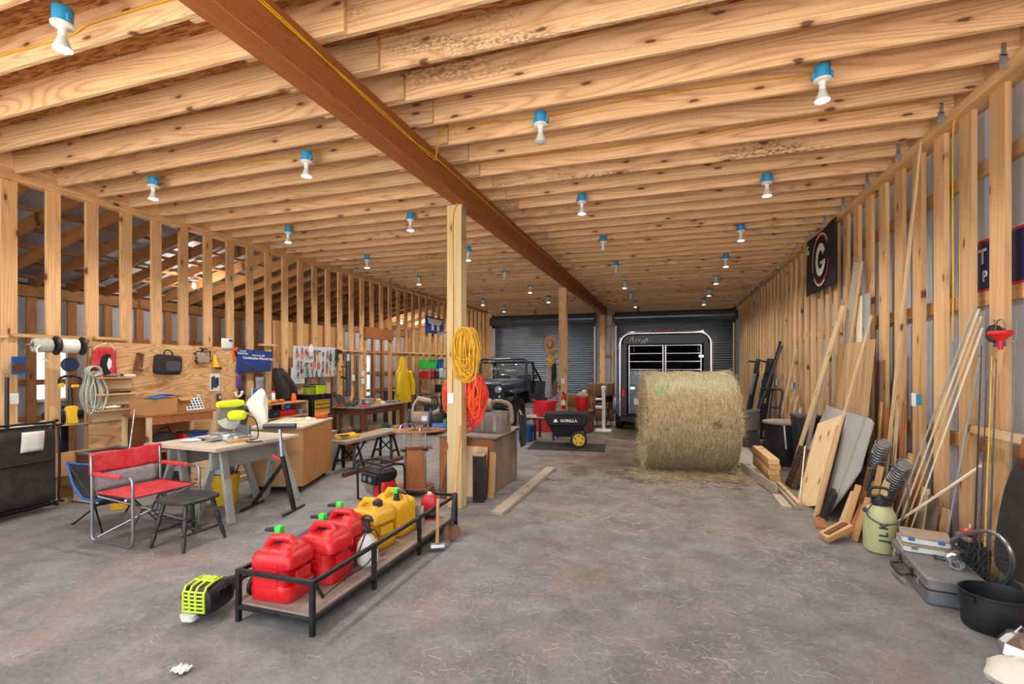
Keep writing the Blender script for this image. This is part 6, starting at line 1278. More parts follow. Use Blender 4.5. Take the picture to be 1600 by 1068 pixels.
for i, (x, y, z, rz, lab, w_, d) in enumerate(((1.96, 4.7, .186, -12, 'lower clear parts organizer stacked on the metal suitcase', .34, .32), (1.95, 4.71, .243, -17, 'upper clear parts organizer with blue marks on the metal suitcase', .3, .27))):
    t = T('parts_organizer', lab, 'organizer', (x, y, z), rz, 'organizers on the metal case')
    MB().loft([ring(w_ - .02, d - .02, .02, 0), ring(w_, d, .02, .01), ring(w_, d, .02, .045)]).build('tray', 'translucent', t); MB().loft([ring(w_ + .006, d + .006, .02, .046), ring(w_ + .006, d + .006, .02, .056)]).build('lid', 'tarp', t)
    for sx in (-1, 1): MB().box((sx * w_ * .3, -d / 2 - .004, .04), (.04, .01, .025)).build('latch', 'blue' if i else 'grey', t)
t = T('steel_coupling', 'shiny steel pipe coupling lying on the metal suitcase', 'coupling', (1.98, 4.34, .186), 75)
MB().lathe([(.03, -.07), (.042, -.07), (.042, -.04), (.03, -.035), (.03, .035), (.044, .04), (.044, .075), (.03, .075)], (0, 0, .044), (0, 90, 0), n=20).build('coupling_body', 'chrome', t); MB().tube([(.02, .05, .03), (.1, .1, .012), (.2, .08, .008), (.26, .1, .008)], .006, 6).build('lever', 'blackp', t)
t = T('feed_tub', 'black oval plastic tub at the lower right edge of the floor', 'tub', (1.96, 3.83, 0), 8)
MB().lathe([(0, .004), (.165, .0), (.172, .01), (.18, .15), (.184, .15), (.184, .17), (.187, .215), (.193, .22), (.193, .232), (.183, .232), (.178, .2), (.165, .015), (0, .012)], n=40, sy=.85).build('tub_body', 'blackp', t)
for a in (20, 200): MB().box((.19 * math.cos(R(a)), .162 * math.sin(R(a)), .2), (.02, .05, .03), (0, 0, a)).build('rope_lug', 'blackp', t)
# landing net and corner clutter
t = T('landing_net', 'silver-rimmed landing net standing in the right corner', 'net', (2.1, 4.05, 0), 0)
hoop = smoothpts([(.02, .45, .24), (-.1, .38, .34), (-.12, .1, .5), (-.1, -.12, .57), (-.08, -.24, .5), (-.03, -.14, .32), (.03, .15, .12)], 6)
MB().tube(hoop, .013, 10).build('hoop', 'steel', t); b = MB()
for i in range(12):
    for j in range(9):
        def npt(u, v):
            p = hoop[int(u * (len(hoop) - 1))]; c_ = Vector((.02, .12, .2)); return p.lerp(c_, v * .75) - Vector((0, 0, .12 * math.sin(v * 1.57)))
        u0, u1, v0, v1 = i / 12, (i + 1) / 12, j / 9, (j + 1) / 9
        b.tube([npt(u0, v0), npt((u0 + u1) / 2, v1)], .0016, 4); b.tube([npt(u1, v0), npt((u0 + u1) / 2, v1)], .0016, 4)
o = b.build('netting', pm('green net cord', '#3e5650', .8), t); o['kind'] = 'stuff'
for i, (x, y, w_, d, h, mat, lab) in enumerate(((2.17, 4.55, .1, .16, .34, 'blackp', 'black crate behind the landing net'), (2.18, 3.98, .1, .16, .26, 'greyd', 'dark grey box behind the landing net at the edge'))):
    t = T('corner_box', lab, 'box', (x, y, 0), 0); MB().loft([ring(w_ - .02, d - .02, .01, 0), ring(w_, d, .01, h)]).build('box_body', mat, t); MB().loft([ring(w_ + .01, d + .01, .01, h), ring(w_ + .01, d + .01, .01, h + .02)]).build('box_lid', 'dusty', t)
t = T('blue_grey_can', 'pale blue-grey can inside the landing net corner', 'can', (2.17, 4.72, 0)); MB().lathe([(.05, 0), (.052, .2), (.04, .22), (0, .22)]).build('can_body', pm('teal grey can', '#7f979a', .5), t); MB().lathe([(.02, .22), (.02, .24), (0, .24)]).build('can_cap', 'white', t)
t = T('red_bobber', 'faded red float on the black crate behind the net', 'float', (2.17, 4.55, .362)); MB().ball((0, 0, .03), .05, (1, 1, .6), 14).build('float_body', 'red_gas', t); MB().cyl((0, 0, .06), (0, 0, .09), .006).build('float_stem', 'white', t)
t = T('foil_bag', 'crumpled silver foil bag at the bottom right corner', 'bag', (1.88, 3.46, 0)); q = random.Random(6)
MB().loft([[((.1 + q.uniform(-.02, .02)) * k * math.cos(a), (.1 + q.uniform(-.02, .02)) * k * math.sin(a), z) for a in [2 * math.pi * j / 12 for j in range(12)]] for z, k in ((0, .9), (.05, 1.1), (.1, .95), (.14, .6), (.16, .2))]).build('foil', 'chrome', t, smooth=10); MB().tube([(-.03, 0, .15), (0, .0, .19), (.03, 0, .15)], .006, 6).build('twist_tie', 'steel', t)
t = T('white_sack', 'crumpled white cloth sack at the very bottom right corner', 'sack', (1.74, 3.2, 0)); MB().loft([[((.13 + q.uniform(-.02, .02)) * k * math.cos(a), (.15 + q.uniform(-.02, .02)) * k * math.sin(a), z) for a in [2 * math.pi * j / 14 for j in range(14)]] for z, k in ((0, 1), (.04, 1.08), (.08, .85), (.11, .5), (.12, .1))]).build('sack_cloth', 'whitecloth', t, smooth=60); MB().tube([(-.1, -.02, .07), (0, .02, .13), (.08, .0, .1)], .01, 6).build('knotted_edge', 'whitecloth', t)
# ================================================================ timber and gear along the far right wall
for i, (x, y0, y1, z, lab) in enumerate(((1.1, 8.25, 10.6, .02, 'weathered plank lying lowest beside the hay bale'), (1.2, 8.2, 10.5, .06, 'weathered plank second from the bottom beside the hay bale'), (1.12, 8.3, 10.3, .10, 'weathered plank on top of the pile beside the hay bale'), (1.36, 8.0, 10.4, .02, 'narrow weathered plank between the plank pile and the stacked blocks'))):
    plank('floor_board', lab, 'plank', (x, y0, z), (x + .06, y1, z), .19 if i < 3 else .1, .036, 'board_grey', (1, 0, 0), 'planks beside the hay bale')
for i in range(5): plank('stacked_timber', 'short brown timber, %s from the bottom of the stack before the barrel' % ['lowest', 'second', 'third', 'fourth', 'topmost'][i] if i not in (0, 4) else 'short brown timber, %s of the stack before the barrel' % ('lowest' if i == 0 else 'topmost'), 'timber', (1.36 + .012 * (i % 2), 7.35, .04 + .075 * i), (1.34, 8.5, .04 + .075 * i), .14, .072, 'birch' if i % 2 else 'stud', (1, 0, 0), 'stacked timbers before the barrel', .004)
plank('floor_board', 'board lying on edge in front of the stacked timbers', 'plank', (1.3, 6.85, .07), (1.06, 8.15, .1), .02, .13, 'board_grey', (1, 0, 0))
for i, (a, b_, w_, lab) in enumerate((((1.42, 6.3, .018), (1.42, 8.3, .018), .09, 'dusty board on the floor before the leaning boards, nearest the wall'), ((1.29, 6.25, .018), (1.29, 6.8, .018), .1, 'dusty board on the floor beside the stacked timbers')  )): plank('floor_board', lab, 'plank', a, b_, w_, .034, 'board_grey', (1, 0, 0))
t = T('closet_pole', 'short round pale pole lying on the floor boards', 'pole', (0, 0, 0)); MB().cyl((1.43, 6.28, .061), (1.42, 7.5, .061), .024).build('pole_shaft', 'board', t); MB().cyl((1.43, 6.28, .061), (1.43, 6.262, .061), .026).build('pole_end', 'birch', t)
t = T('trash_barrel', 'black barrel with a dusty grey lid by the right wall', 'barrel', (1.83, 9.1, 0)); MB().lathe([(.25, 0), (.255, .02), (.28, .36), (.3, .68), (.31, .7), (0, .7)], n=40).build('barrel_body', 'blackp', t); MB().lathe([(.315, .68), (.325, .69), (.32, .715), (.28, .73), (.1, .745), (0, .745)], n=40).build('lid', 'dusty', t)
MB().tube(smoothpts([(-.06, -.33, .68), (-.05, -.35, .5), (-.03, -.33, .3)], 4), .012, 6).build('plastic_tag', 'translucent', t)
t = T('hand_truck', 'hand truck with black grips standing behind the barrel', 'hand truck', (1.86, 10.2, 0), 25)
for y in (-.14, .14): MB().tube(smoothpts([(0, y, .02), (.05, y, .8), (.1, y, 1.12), (.06, y, 1.2), (-.05, y - .02, 1.2)], 4), .018, 8).build('upright', 'blue_dark', t); MB().cyl((-.05, y - .02, 1.2), (-.16, y - .03, 1.2), .022).build('grip', 'rubber', t)
MB().box((-.1, 0, .02), (.25, .36, .015)).build('toe_plate', 'black', t); MB().box((.03, 0, .5), (.02, .28, .03)).box((.06, 0, .85), (.02, .28, .03)).build('cross_bar', 'blue_dark', t)
for y in (-.2, .2): MB().cyl((.06, y - .03, .12), (.06, y + .03, .12), .12, n=20).build('wheel', 'rubber', t)
t = T('grey_tub', 'grey basin propped behind the barrel', 'basin', (1.62, 10.9, 0), (0, -10, 0)); MB().lathe([(.2, .35), (.26, .7), (.28, .7), (.28, .72), (.25, .72), (.18, .37), (0, .36)], n=28).build('basin_bowl', 'grey', t); MB().box((0, 0, .18), (.3, .3, .36)).build('basin_stand', 'greyd', t, bev=.02)
for i, (a, b_, mat, lab) in enumerate((((1.7, 11.6, 0), (2.2, 11.3, 2.1), 'blackp', 'black pole leaning on the far right wall, nearer the barrel'), ((1.62, 11.5, 0), (2.18, 11.1, 2.0), 'greyd', 'grey pole leaning beside the black one on the far right wall'), ((1.9, 10.3, 0), (2.2, 9.95, 1.9), 'board', 'thin wood strip leaning upright on the far right wall above the barrel'))):
    t = T('leaning_pole', lab, 'pole', (0, 0, 0)); a, b_ = Vector(a), Vector(b_); MB().cyl(a, b_, .025).build('shaft', mat, t); MB().cyl(b_, b_ + (b_ - a).normalized() * .05, .028).build('end_cap', mat, t)
for i, (y0, x0, y1, z) in enumerate(((9.55, 1.9, 9.9, 1.1), (9.66, 1.95, 10.02, .95), (9.78, 1.92, 10.2, 1.2), (9.47, 2.0, 9.7, .9))): plank('leaning_stick', 'thin tan board fanned out behind the barrel, %s from the front' % ['first', 'second', 'third', 'fourth'][i], 'stick', (x0, y0, .0), (2.22, y1, z), .06, .02, 'board', (0, 1, .4), 'sticks behind the barrel')
t = T('black_bin', 'black square bin against the right wall behind the long boards', 'bin', (2.02, 8.56, 0)); MB().loft([ring(.26, .3, .03, 0), ring(.34, .38, .03, .85)]).build('bin_body', 'blackp', t); MB().loft([ring(.36, .4, .03, .85), ring(.36, .4, .03, .89)]).build('bin_rim', 'greyd', t)
for i, (y, x, lab) in enumerate(((13.0, 1.75, 'upright folded black machine standing right of the hay bale'), (12.2, 1.9, 'folded dark fitness frame beside the black machine right of the bale'))):
    t = T('folded_machine', lab, 'machine', (x, y, 0), (0, 10, 15 * i))
    for s_ in (-.18, .18): MB().cyl((0, s_, 0), (.02, s_, 1.5), .03).build('frame_tube', 'black' if s_ < 0 else 'blue_dark', t)
    MB().box((.02, 0, .5), (.06, .4, .6)).build('deck', 'blackp', t, bev=.01); MB().box((.0, 0, 1.2), (.05, .3, .55)).build('pad', 'grey' if i == 0 else 'blackp', t, bev=.02); MB().box((.0, 0, 1.65), (.08, .22, .36)).box((-.1, .1, 1.75), (.2, .04, .04)).build('console', 'blackp', t, bev=.02)
    MB().box((0, 0, .03), (.4, .5, .06)).build('base', 'black', t, bev=.01)
t = T('hose_heap', 'heap of black hose and straps on the floor by the plank pile', 'hose', (1.15, 11.6, 0)); 
for i in range(6): MB().tube([(.28 * (1 - .08 * i) * math.cos(a), .3 * (1 - .1 * i) * math.sin(a), .03 + .04 * i + .02 * math.sin(3 * a + i)) for a in [2 * math.pi * j / 20 for j in range(20)]], .022, 8, True).build('hose_turn', 'rubber', t)
# ================================================================ round hay bale
s = NT('hay'); v = s.coord((1, 1, 1), False)
def sc_(vec, x, y, z):
    m = s.n('ShaderNodeVectorMath', operation='MULTIPLY'); m.inputs[1].default_value = (x, y, z); s.l(vec, m.inputs[0]); return m.outputs[0]
f1 = s.noise(sc_(v, 26, 60, 60), 1, 5, .75); f2 = s.noise(sc_(v, 55, 9, 9), 1, 3, .6); big = s.noise(v, 2.2, 3)
c = s.mix(s.ramp(f1, [(.34, (0, 0, 0)), (.66, (1, 1, 1))]), lin('#6a553d'), lin('#c2ae88')); c = s.mix(.35, c, s.ramp(f2, [(.35, lin('#846a48')), (.65, lin('#c9b996'))]))
c = s.mix(s.math('MULTIPLY', s.ramp(big, [(.4, (0, 0, 0)), (.7, (1, 1, 1))]), .4), c, lin('#a88a55'))
def spot(px, py, pz, r, col, c, amt=.8):
    d = s.n('ShaderNodeVectorMath', operation='DISTANCE'); d.inputs[1].default_value = (px, py, pz); s.l(v, d.inputs[0])
    k = s.math('ADD', d.outputs['Value'], s.math('MULTIPLY', s.math('SUBTRACT', f1, .5), r * 1.2)); return s.mix(s.math('MULTIPLY', s.ramp(k, [(r * .5, (1, 1, 1)), (r, (0, 0, 0))]), amt), c, lin(col))
for (px, pz, r) in ((-.46, .50, .1), (-.38, .57, .09), (-.5, .44, .07)): c = spot(px, -math.sqrt(max(.01, .76 ** 2 - pz ** 2)), pz, r, '#4c9a52', c)
c = spot(.3, -.76, .02, .09, '#6d4320', c); c = spot(.47, -.76, -.02, .05, '#6d4320', c, .6)
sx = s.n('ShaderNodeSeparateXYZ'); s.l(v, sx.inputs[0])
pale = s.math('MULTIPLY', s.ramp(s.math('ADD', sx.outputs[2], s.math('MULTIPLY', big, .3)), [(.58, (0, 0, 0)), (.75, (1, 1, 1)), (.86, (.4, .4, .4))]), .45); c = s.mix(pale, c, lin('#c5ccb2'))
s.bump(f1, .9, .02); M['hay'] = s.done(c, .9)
M['hay_pale'] = pm('pale hay stalk', '#e0d3ac', .8); M['hay_dull'] = pm('dull hay stalk', '#917547', .8)
M['hay_stalk'] = pm('hay stalk', '#cdb988', .8, 0, .25, 2); M['hay_brown'] = pm('old hay', '#7d5532', .9, 0, .3, 30, None, .3, .5)
RB = .785
t = T('round_hay_bale', 'big round hay bale with a green mark lying in the right bay', 'hay bale', (.25, 8.28, RB - .015), 9)
q = random.Random(31)
def bale_r(a, x): return RB * (1 + .012 * math.sin(3 * a + 2 * x) + .01 * math.sin(11 * x + a) + .008 * math.sin(23 * x))
rings = []
for i in range(41):
    x = -.66 + 1.32 * i / 40; e_ = 1 - .06 * max(0, abs(x) - .53) / .14
    ring_ = []
    for j in range(64):
        a = 2 * math.pi * j / 64; r_ = bale_r(a, x) * e_; z = r_ * math.sin(a); ring_.append((x, r_ * math.cos(a), max(z, -RB + .015)))
    rings.append(ring_)
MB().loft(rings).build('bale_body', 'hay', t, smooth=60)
b = MB()
def wisp(p, d, L, w=.0021, mb=None):
    p = Vector(p); d = Vector(d).normalized(); side = d.cross(Vector((q.uniform(-1, 1), q.uniform(-1, 1), q.uniform(-1, 1)))).normalized(); droop = Vector((q.uniform(-.3, .3), q.uniform(-.3, .3), q.uniform(-.6, .2)))
    vs_ = []
    for k in range(3):
        c_ = p + d * L * k / 2 + droop * L * (k / 2) ** 2 * .6; ww = w * (1 - .35 * k); up = side.cross(d) * ww
        vs_ += [c_ - side * ww, c_ + side * ww, c_ + up]
    (mb or b).m(q.choice((0, 0, 1, 2))).add(vs_, [(i * 3 + j, i * 3 + (j + 1) % 3, i * 3 + 3 + (j + 1) % 3, i * 3 + 3 + j) for i in range(2) for j in range(3)])
for i in range(9000):
    x = q.uniform(-.66, .66); a = q.uniform(-.2, math.pi) + math.pi / 2 if q.random() < .8 else q.uniform(0, 6.28); r_ = bale_r(a, x)
    z = r_ * math.sin(a)
    if z < -RB + .03: continue
    p = (x, r_ * math.cos(a), z); n_ = Vector((0, math.cos(a), math.sin(a))); tg = Vector((q.uniform(-.6, .6), -math.sin(a), math.cos(a))) * (1 if q.random() < .5 else -1)
    wisp(p, tg + n_ * q.uniform(.02, .3), q.uniform(.03, .1))
for i in range(2600):
    sgn = 1 if q.random() < .5 else -1; a = q.uniform(0, 6.28); r_ = RB * q.uniform(.55, 1.0) ; 
    wisp((sgn * .655, r_ * math.cos(a), max(-RB + .03, r_ * math.sin(a))), (sgn * q.uniform(.2, 1), q.uniform(-.8, .8), q.uniform(-.8, .8)), q.uniform(.04, .13))
o = b.build('loose_stalks', ['hay_stalk', 'hay_pale', 'hay_dull'], t, smooth=0); o['kind'] = 'stuff'
b = MB()
for i in range(2200):
    x = q.uniform(-.9, .95); y = q.gauss(-.62, .28)
    if y > -.1: continue
    wisp((x, y, -RB + .03 + abs(q.gauss(0, .012))), (q.uniform(-1, 1), q.uniform(-.6, .6), q.uniform(-.05, .12)), q.uniform(.06, .16), .0013)
o = b.build('fallen_hay', ['hay_stalk', 'hay_pale', 'hay_dull'], t, smooth=0); o['kind'] = 'stuff'
for i, (x, y, z, rz, lab) in enumerate(((-1.95, 14.7, 0, 5, 'old brown square hay bale lowest on the floor by the back wall'), (-2.0, 14.7, .37, -3, 'old brown square hay bale in the middle of the stack by the back wall'), (-1.95, 14.72, .74, 4, 'old brown square hay bale on top of the stack by the back wall'), (-2.86, 14.9, 0, 6, 'old brown square hay bale left of the stacked ones by the back wall'), (-2.85, 14.9, .37, 3, 'old brown square hay bale upper left in the stack by the back wall'))):
    t = T('square_hay_bale', lab, 'hay bale', (x, y, z), rz, 'old bales at the back wall'); MB().loft([ring(.74, .44, .05, 0), ring(.78, .48, .06, .04), ring(.78, .48, .06, .32), ring(.74, .44, .05, .365)]).build('bale_body', 'hay_brown', t, smooth=60)
    for x_ in (-.18, .18): MB().tube([(x_, -.243, .02), (x_, -.243, .35), (x_, -.2, .37), (x_, .2, .37), (x_, .243, .35), (x_, .243, .02)], .005, 5).build('twine', 'straw', t)
# ================================================================ horse trailer
M['trailer_black'] = pm('black trailer paint', '#0e0f12', .38, .1, .1, 3); M['trailer_grey'] = pm('grey trailer panel', '#4a5058', .28, .4, .08, 3); M['dark_inside'] = pm('trailer inside', '#101114', .8)
t = T('horse_trailer', 'black horse trailer with chrome barred rear doors behind the hay bale', 'trailer', (-.1, 12.0, 0), 0)
HW, ZT, ZB_, LT = 1.03, 2.42, .42, 4.6
def arch(h, w, z0, z1, r=.2, y=0): return [(x, y, z) for x, z in ([(-w, z0)] + [(-w + r - r * math.cos(R(a)), z1 - r + r * math.sin(R(a))) for a in range(0, 91, 15)] + [(w - r + r * math.sin(R(a)), z1 - r + r * math.cos(R(a))) for a in range(0, 91, 15)] + [(w, z0)])]
sh = MB(); sh.loft([arch(0, HW, ZB_, ZT - .02, .24, .06), arch(0, HW, ZB_, ZT - .02, .24, LT)], False, False); sh.build('body_shell', 'trailer_black', t, solid=.03, smooth=60)
MB().box((0, LT / 2, ZB_), (2 * HW, LT - .05, .08)).build('trailer_floor', 'dark_inside', t); MB().box((0, LT - .03, 1.4), (2 * HW - .08, .04, 1.9)).build('front_bulkhead', 'dark_inside', t); MB().box((0, 2.4, 1.3), (1.8, .03, 1.5)).build('divider', 'dark_inside', t)
MB().tube(arch(0, HW, ZB_, ZT, .26, .02), .042, 12).build('rear_arch', 'chrome', t)
MB().prism([(-HW + .06, 2.16), (HW - .06, 2.16), (HW - .08, 2.3), (HW - .2, 2.37), (-HW + .2, 2.37), (-HW + .08, 2.3)], .02, (0, .05, 0), (90, 0, 0)).build('header_panel', 'trailer_black', t)
for dx, (pts) in enumerate((((-.8, 2.2), (-.76, 2.3), (-.72, 2.32), (-.73, 2.24), (-.71, 2.21)), ((-.68, 2.21), (-.65, 2.27), (-.62, 2.28)), ((-.6, 2.21), (-.57, 2.27), (-.54, 2.29)), ((-.53, 2.17), (-.5, 2.25), (-.48, 2.24)), ((-.47, 2.16), (-.43, 2.27), (-.38, 2.28), (-.41, 2.21)))):
    MB().tube(smoothpts([(x, .028, z) for x, z in pts], 4), .008, 6).build('script_stroke', 'white', t)
for i in range(5): MB().box((-.2 + .1 * i, -.02, ZT + .05), (.05, .03, .03)).build('marker_light', 'red', t, bev=.006)
MB().box((0, .0, ZT + .05), (.56, .02, .045)).build('marker_bar', 'black', t)
for sx, n_ in ((-1, 0), (1, 1)):
    x0, x1 = (-.83, -.01) if sx < 0 else (.01, .83)
    cxd = (x0 + x1) / 2; wd = x1 - x0
    d = MB().box((cxd, 0, 1.0), (wd, .04, 1.04)).build('rear_door', 'trailer_grey', t, bev=.004)
    for z in (.72, .95, 1.18): MB().box((cxd, -.022, z), (wd - .06, .01, .012)).build('panel_seam', 'trailer_black', d)
    for x in (x0 + .02, x1 - .02): MB().cyl((x, -.03, .48), (x, -.03, 2.13), .022).build('door_post', 'chrome', d)
    for z in (1.55, 1.74, 1.93, 2.12): MB().cyl((x0 + .02, -.03, z), (x1 - .02, -.03, z), .018).build('door_bar', 'chrome', d)
    MB().box((x0 + .1 if sx < 0 else x1 - .02, -.055, 1.86 if sx > 0 else 1.1), (.1, .03, .05)).build('hinge', 'chrome', d)
text('CALICO', 'maker_lettering', 'white', t, (-.5, -.022, 1.46), (90, 0, 0), .1, .001); text('trailers', 'small_lettering', 'white', t, (-.5, -.022, 1.38), (90, 0, 0), .05, .001)
for sx in (-1, 1):
    MB().box((sx * .93, .01, 1.3), (.14, .05, 1.75)).build('corner_post', 'trailer_black', t, bev=.01); MB().box((sx * .95, -.03, .98), (.07, .04, .19)).build('tail_light', 'red', t, bev=.015)
    b = MB(); fp = [(-.62 * math.cos(R(a)) , .42 + .46 * math.sin(R(a))) for a in range(0, 181, 15)]
    b.loft([[(sx * 1.03, 1.1 + y, z) for y, z in fp], [(sx * 1.27, 1.1 + y, z) for y, z in fp]], False, False); b.build('fender', 'chrome' if False else 'trailer_grey', t, solid=.02, smooth=60)
    MB().cyl((sx * 1.05, 1.1, .36), (sx * 1.22, 1.1, .36), .36, n=32).build('tyre', 'rubber', t); MB().cyl((sx * 1.22, 1.1, .36), (sx * 1.23, 1.1, .36), .2, n=24).build('wheel_hub', 'chrome', t)
    MB().cyl((sx * 1.05, 2.0, .36), (sx * 1.22, 2.0, .36), .36, n=32).build('tyre', 'rubber', t)
MB().box((0, -.03, .36), (2 * HW, .12, .12)).build('bumper', 'black', t, bev=.01); MB().box((-.55, -.03, .78), (.3, .01, .15)).build('number_plate', 'ivory', t); MB().box((0, LT / 2, .3), (1.2, LT - .2, .1)).build('chassis', 'black', t)
MB().bar((-.2, LT, .36), (0, LT + .8, .4), .07, .09).bar((.2, LT, .36), (0, LT + .8, .4), .07, .09).build('drawbar', 'black', t)
MB().cyl((0, LT + .75, .0), (0, LT + .75, .5), .03).build('jack_stand', 'black', t)
# ================================================================ off-road car
M['car_paint'] = pm('dark blue grey paint', '#28323f', .3, .35, .12, 3, '#5c6470', .2); M['car_black'] = pm('matte black trim', '#101114', .6); M['glass'] = M['pane']
M['lens'] = pm('headlight lens', '#c9ccd0', .12, .6, .05)
t = T('off_road_car', 'dark blue open off-road car with slotted grille parked before the left rolling door', 'car', (-4.78, 12.25, 0), -2)
hood = []
for y, w_, zt, zb in ((.05, .58, 1.13, .78), (.12, .6, 1.155, .78), (.7, .66, 1.19, .78), (1.38, .74, 1.2, .78)): hood.append([(x, y, z) for x, z in ((-w_, zb), (-w_, zt - .06), (-w_ + .06, zt), (0, zt + .03), (w_ - .06, zt), (w_, zt - .06), (w_, zb))])
MB().loft(hood).build('hood', 'car_paint', t, bev=.012, smooth=50)
MB().prism([(-.6, .68), (.6, .68), (.61, 1.08), (.52, 1.14), (-.52, 1.14), (-.61, 1.08)], .06, (0, .06, 0), (90, 0, 0)).build('grille_shell', 'car_paint', t, bev=.012)
for i in range(7): MB().box((-.245 + .082 * i, .0, .9), (.042, .012, .34)).build('grille_slot', 'car_black', t, bev=.01)
for sx in (-1, 1):
    h_ = MB().lathe([(.085, 0), (.1, .02), (.1, .035), (.088, .035), (.088, .015)], (sx * .43, .01, 1.0), (90, 0, 0), n=28).build('headlight', 'chrome', t); MB().lathe([(0, .03), (.05, .026), (.087, .012), (.087, 0)], (sx * .43, .01, 1.0), (90, 0, 0), n=28).build('lens', 'lens', h_)
    MB().lathe([(0, .02), (.035, .015), (.04, 0)], (sx * .45, .0, .8), (90, 0, 0), n=18).build('turn_signal', 'yellow' if False else 'lens', t)
    fz = [(-.02, .93), (.02, .97), (.95, .99), (1.1, .96), (1.25, .72), (1.3, .6)]
    MB().loft([[(sx * .6, y, z) for y, z in fz], [(sx * .88, y, z - .01) for y, z in fz], [(sx * .9, y, z - .06) for y, z in fz]], False, False).build('front_fender', 'car_paint', t, solid=.02, smooth=40)
    MB().prism([(-.02, .93), (-.02, .84), (.12, .9), (.95, .95), (1.1, .9), (1.25, .6), (1.3, .6), (1.1, .96), (.95, .99), (.02, .97)], .02, (sx * .9, 0, 0), (90, 0, 90)).build('fender_lip', 'car_paint', t)
    for y in (.62, 2.92):
        w_ = MB().lathe([(.2, -.1), (.33, -.11), (.37, -.09), (.38, 0), (.37, .09), (.33, .11), (.2, .1)], (sx * .76, y, .37), (0, 90, 0), n=36).build('tyre', 'rubber', t)
        for k in range(20): MB().box((sx * .76 , y + .378 * math.cos(R(18 * k)), .37 + .378 * math.sin(R(18 * k))), (.2, .05, .02), (-18 * k + 90, 0, 0)).build('tread_block', 'rubber', w_)
        MB().lathe([(0, .06), (.06, .07), (.08, .03), (.19, .04), (.21, .08), (.21, -.08), (0, -.06)], (sx * .76, y, .37), (0, 90 * sx, 0), n=28).build('rim', 'greyd', t)
    MB().box((sx * .98, 1.5, 1.32), (.14, .03, .12)).build('mirror', 'black', t, bev=.01); MB().cyl((sx * .78, 1.5, 1.2), (sx * .95, 1.5, 1.3), .012).build('mirror_arm', 'black', t)
    MB().prism([(1.35, .55), (1.35, 1.2), (1.6, 1.2), (1.75, .8), (2.2, .78), (2.35, 1.12), (3.4, 1.12), (3.4, .55)], .03, (sx * .76, 0, 0), (90, 0, 90)).build('body_side', 'car_paint', t, bev=.008)
MB().box((0, 2.4, .56), (1.5, 2.1, .05)).build('floor_pan', 'car_black', t); MB().box((0, 3.4, .84), (1.5, .03, .56)).build('tailgate', 'car_paint', t); MB().box((0, 1.38, 1.0), (1.5, .05, .45)).build('cowl', 'car_paint', t)
fr = [(x, 1.42 + .16 * (z - 1.2) / .62, z) for x, z in rrect(1.5, .64, .09, 5)]; fr = [(x, 1.42 + .1 * (z + .32), z + 1.52) for x, z in rrect(1.48, .62, .1, 5)]
MB().tube(fr, .035, 8, True).build('windshield_frame', 'car_paint', t); MB().grid(lambda u, v: ((u - .5) * 1.42, 1.425 + .1 * (.04 + .56 * v), 1.24 + .56 * v), 2, 2).build('windshield', 'glass', t, solid=.006)
for x in (-.35, .3): MB().cyl((x, 1.4, 1.24), (x + .12, 1.43, 1.5), .006).build('wiper', 'steel', t)
MB().tube(smoothpts([(-.66, 2.35, .8), (-.66, 2.35, 1.6), (-.55, 2.35, 1.74), (.55, 2.35, 1.74), (.66, 2.35, 1.6), (.66, 2.35, .8)], 5), .035, 10).build('roll_bar', 'black', t)
for sx in (-1, 1): MB().tube(smoothpts([(sx * .62, 2.35, 1.7), (sx * .66, 2.8, 1.4), (sx * .68, 3.3, 1.05)], 4), .03, 8).build('roll_bar_brace', 'black', t); MB().tube(smoothpts([(sx * .62, 2.35, 1.72), (sx * .66, 1.9, 1.74), (sx * .66, 1.5, 1.72)], 4), .028, 8).build('roof_bar', 'black', t)
for sx in (-1, 1): MB().box((sx * .36, 2.05, .78), (.48, .5, .14)).box((sx * .36, 2.3, 1.08), (.48, .13, .56), (-12, 0, 0)).build('seat', 'blackp', t, bev=.04)
MB().tube([(.36 + .18 * math.cos(a), 1.72 + .05 * math.sin(a), 1.22 + .17 * math.sin(a)) for a in [2 * math.pi * k / 20 for k in range(20)]], .013, 8, True).build('steering_wheel', 'blackp', t)
MB().box((0, -.12, .55), (1.4, .1, .12)).build('bumper', 'car_black', t, bev=.015); MB().box((0, 1.6, .5), (.9, 3.6, .1)).build('chassis', 'car_black', t); MB().tube(smoothpts([(-.2, -.1, .6), (-.2, -.16, .72), (.2, -.16, .72), (.2, -.1, .6)], 4), .022, 8).build('winch_hoop', 'black', t); MB().cyl((-.16, -.1, .66), (.16, -.1, .66), .06).build('winch_drum', 'steel', t)
MB().cyl((0, .62, .37), (.7, .62, .37), .05).cyl((0, .62, .37), (-.7, .62, .37), .05).build('front_axle', 'car_black', t)
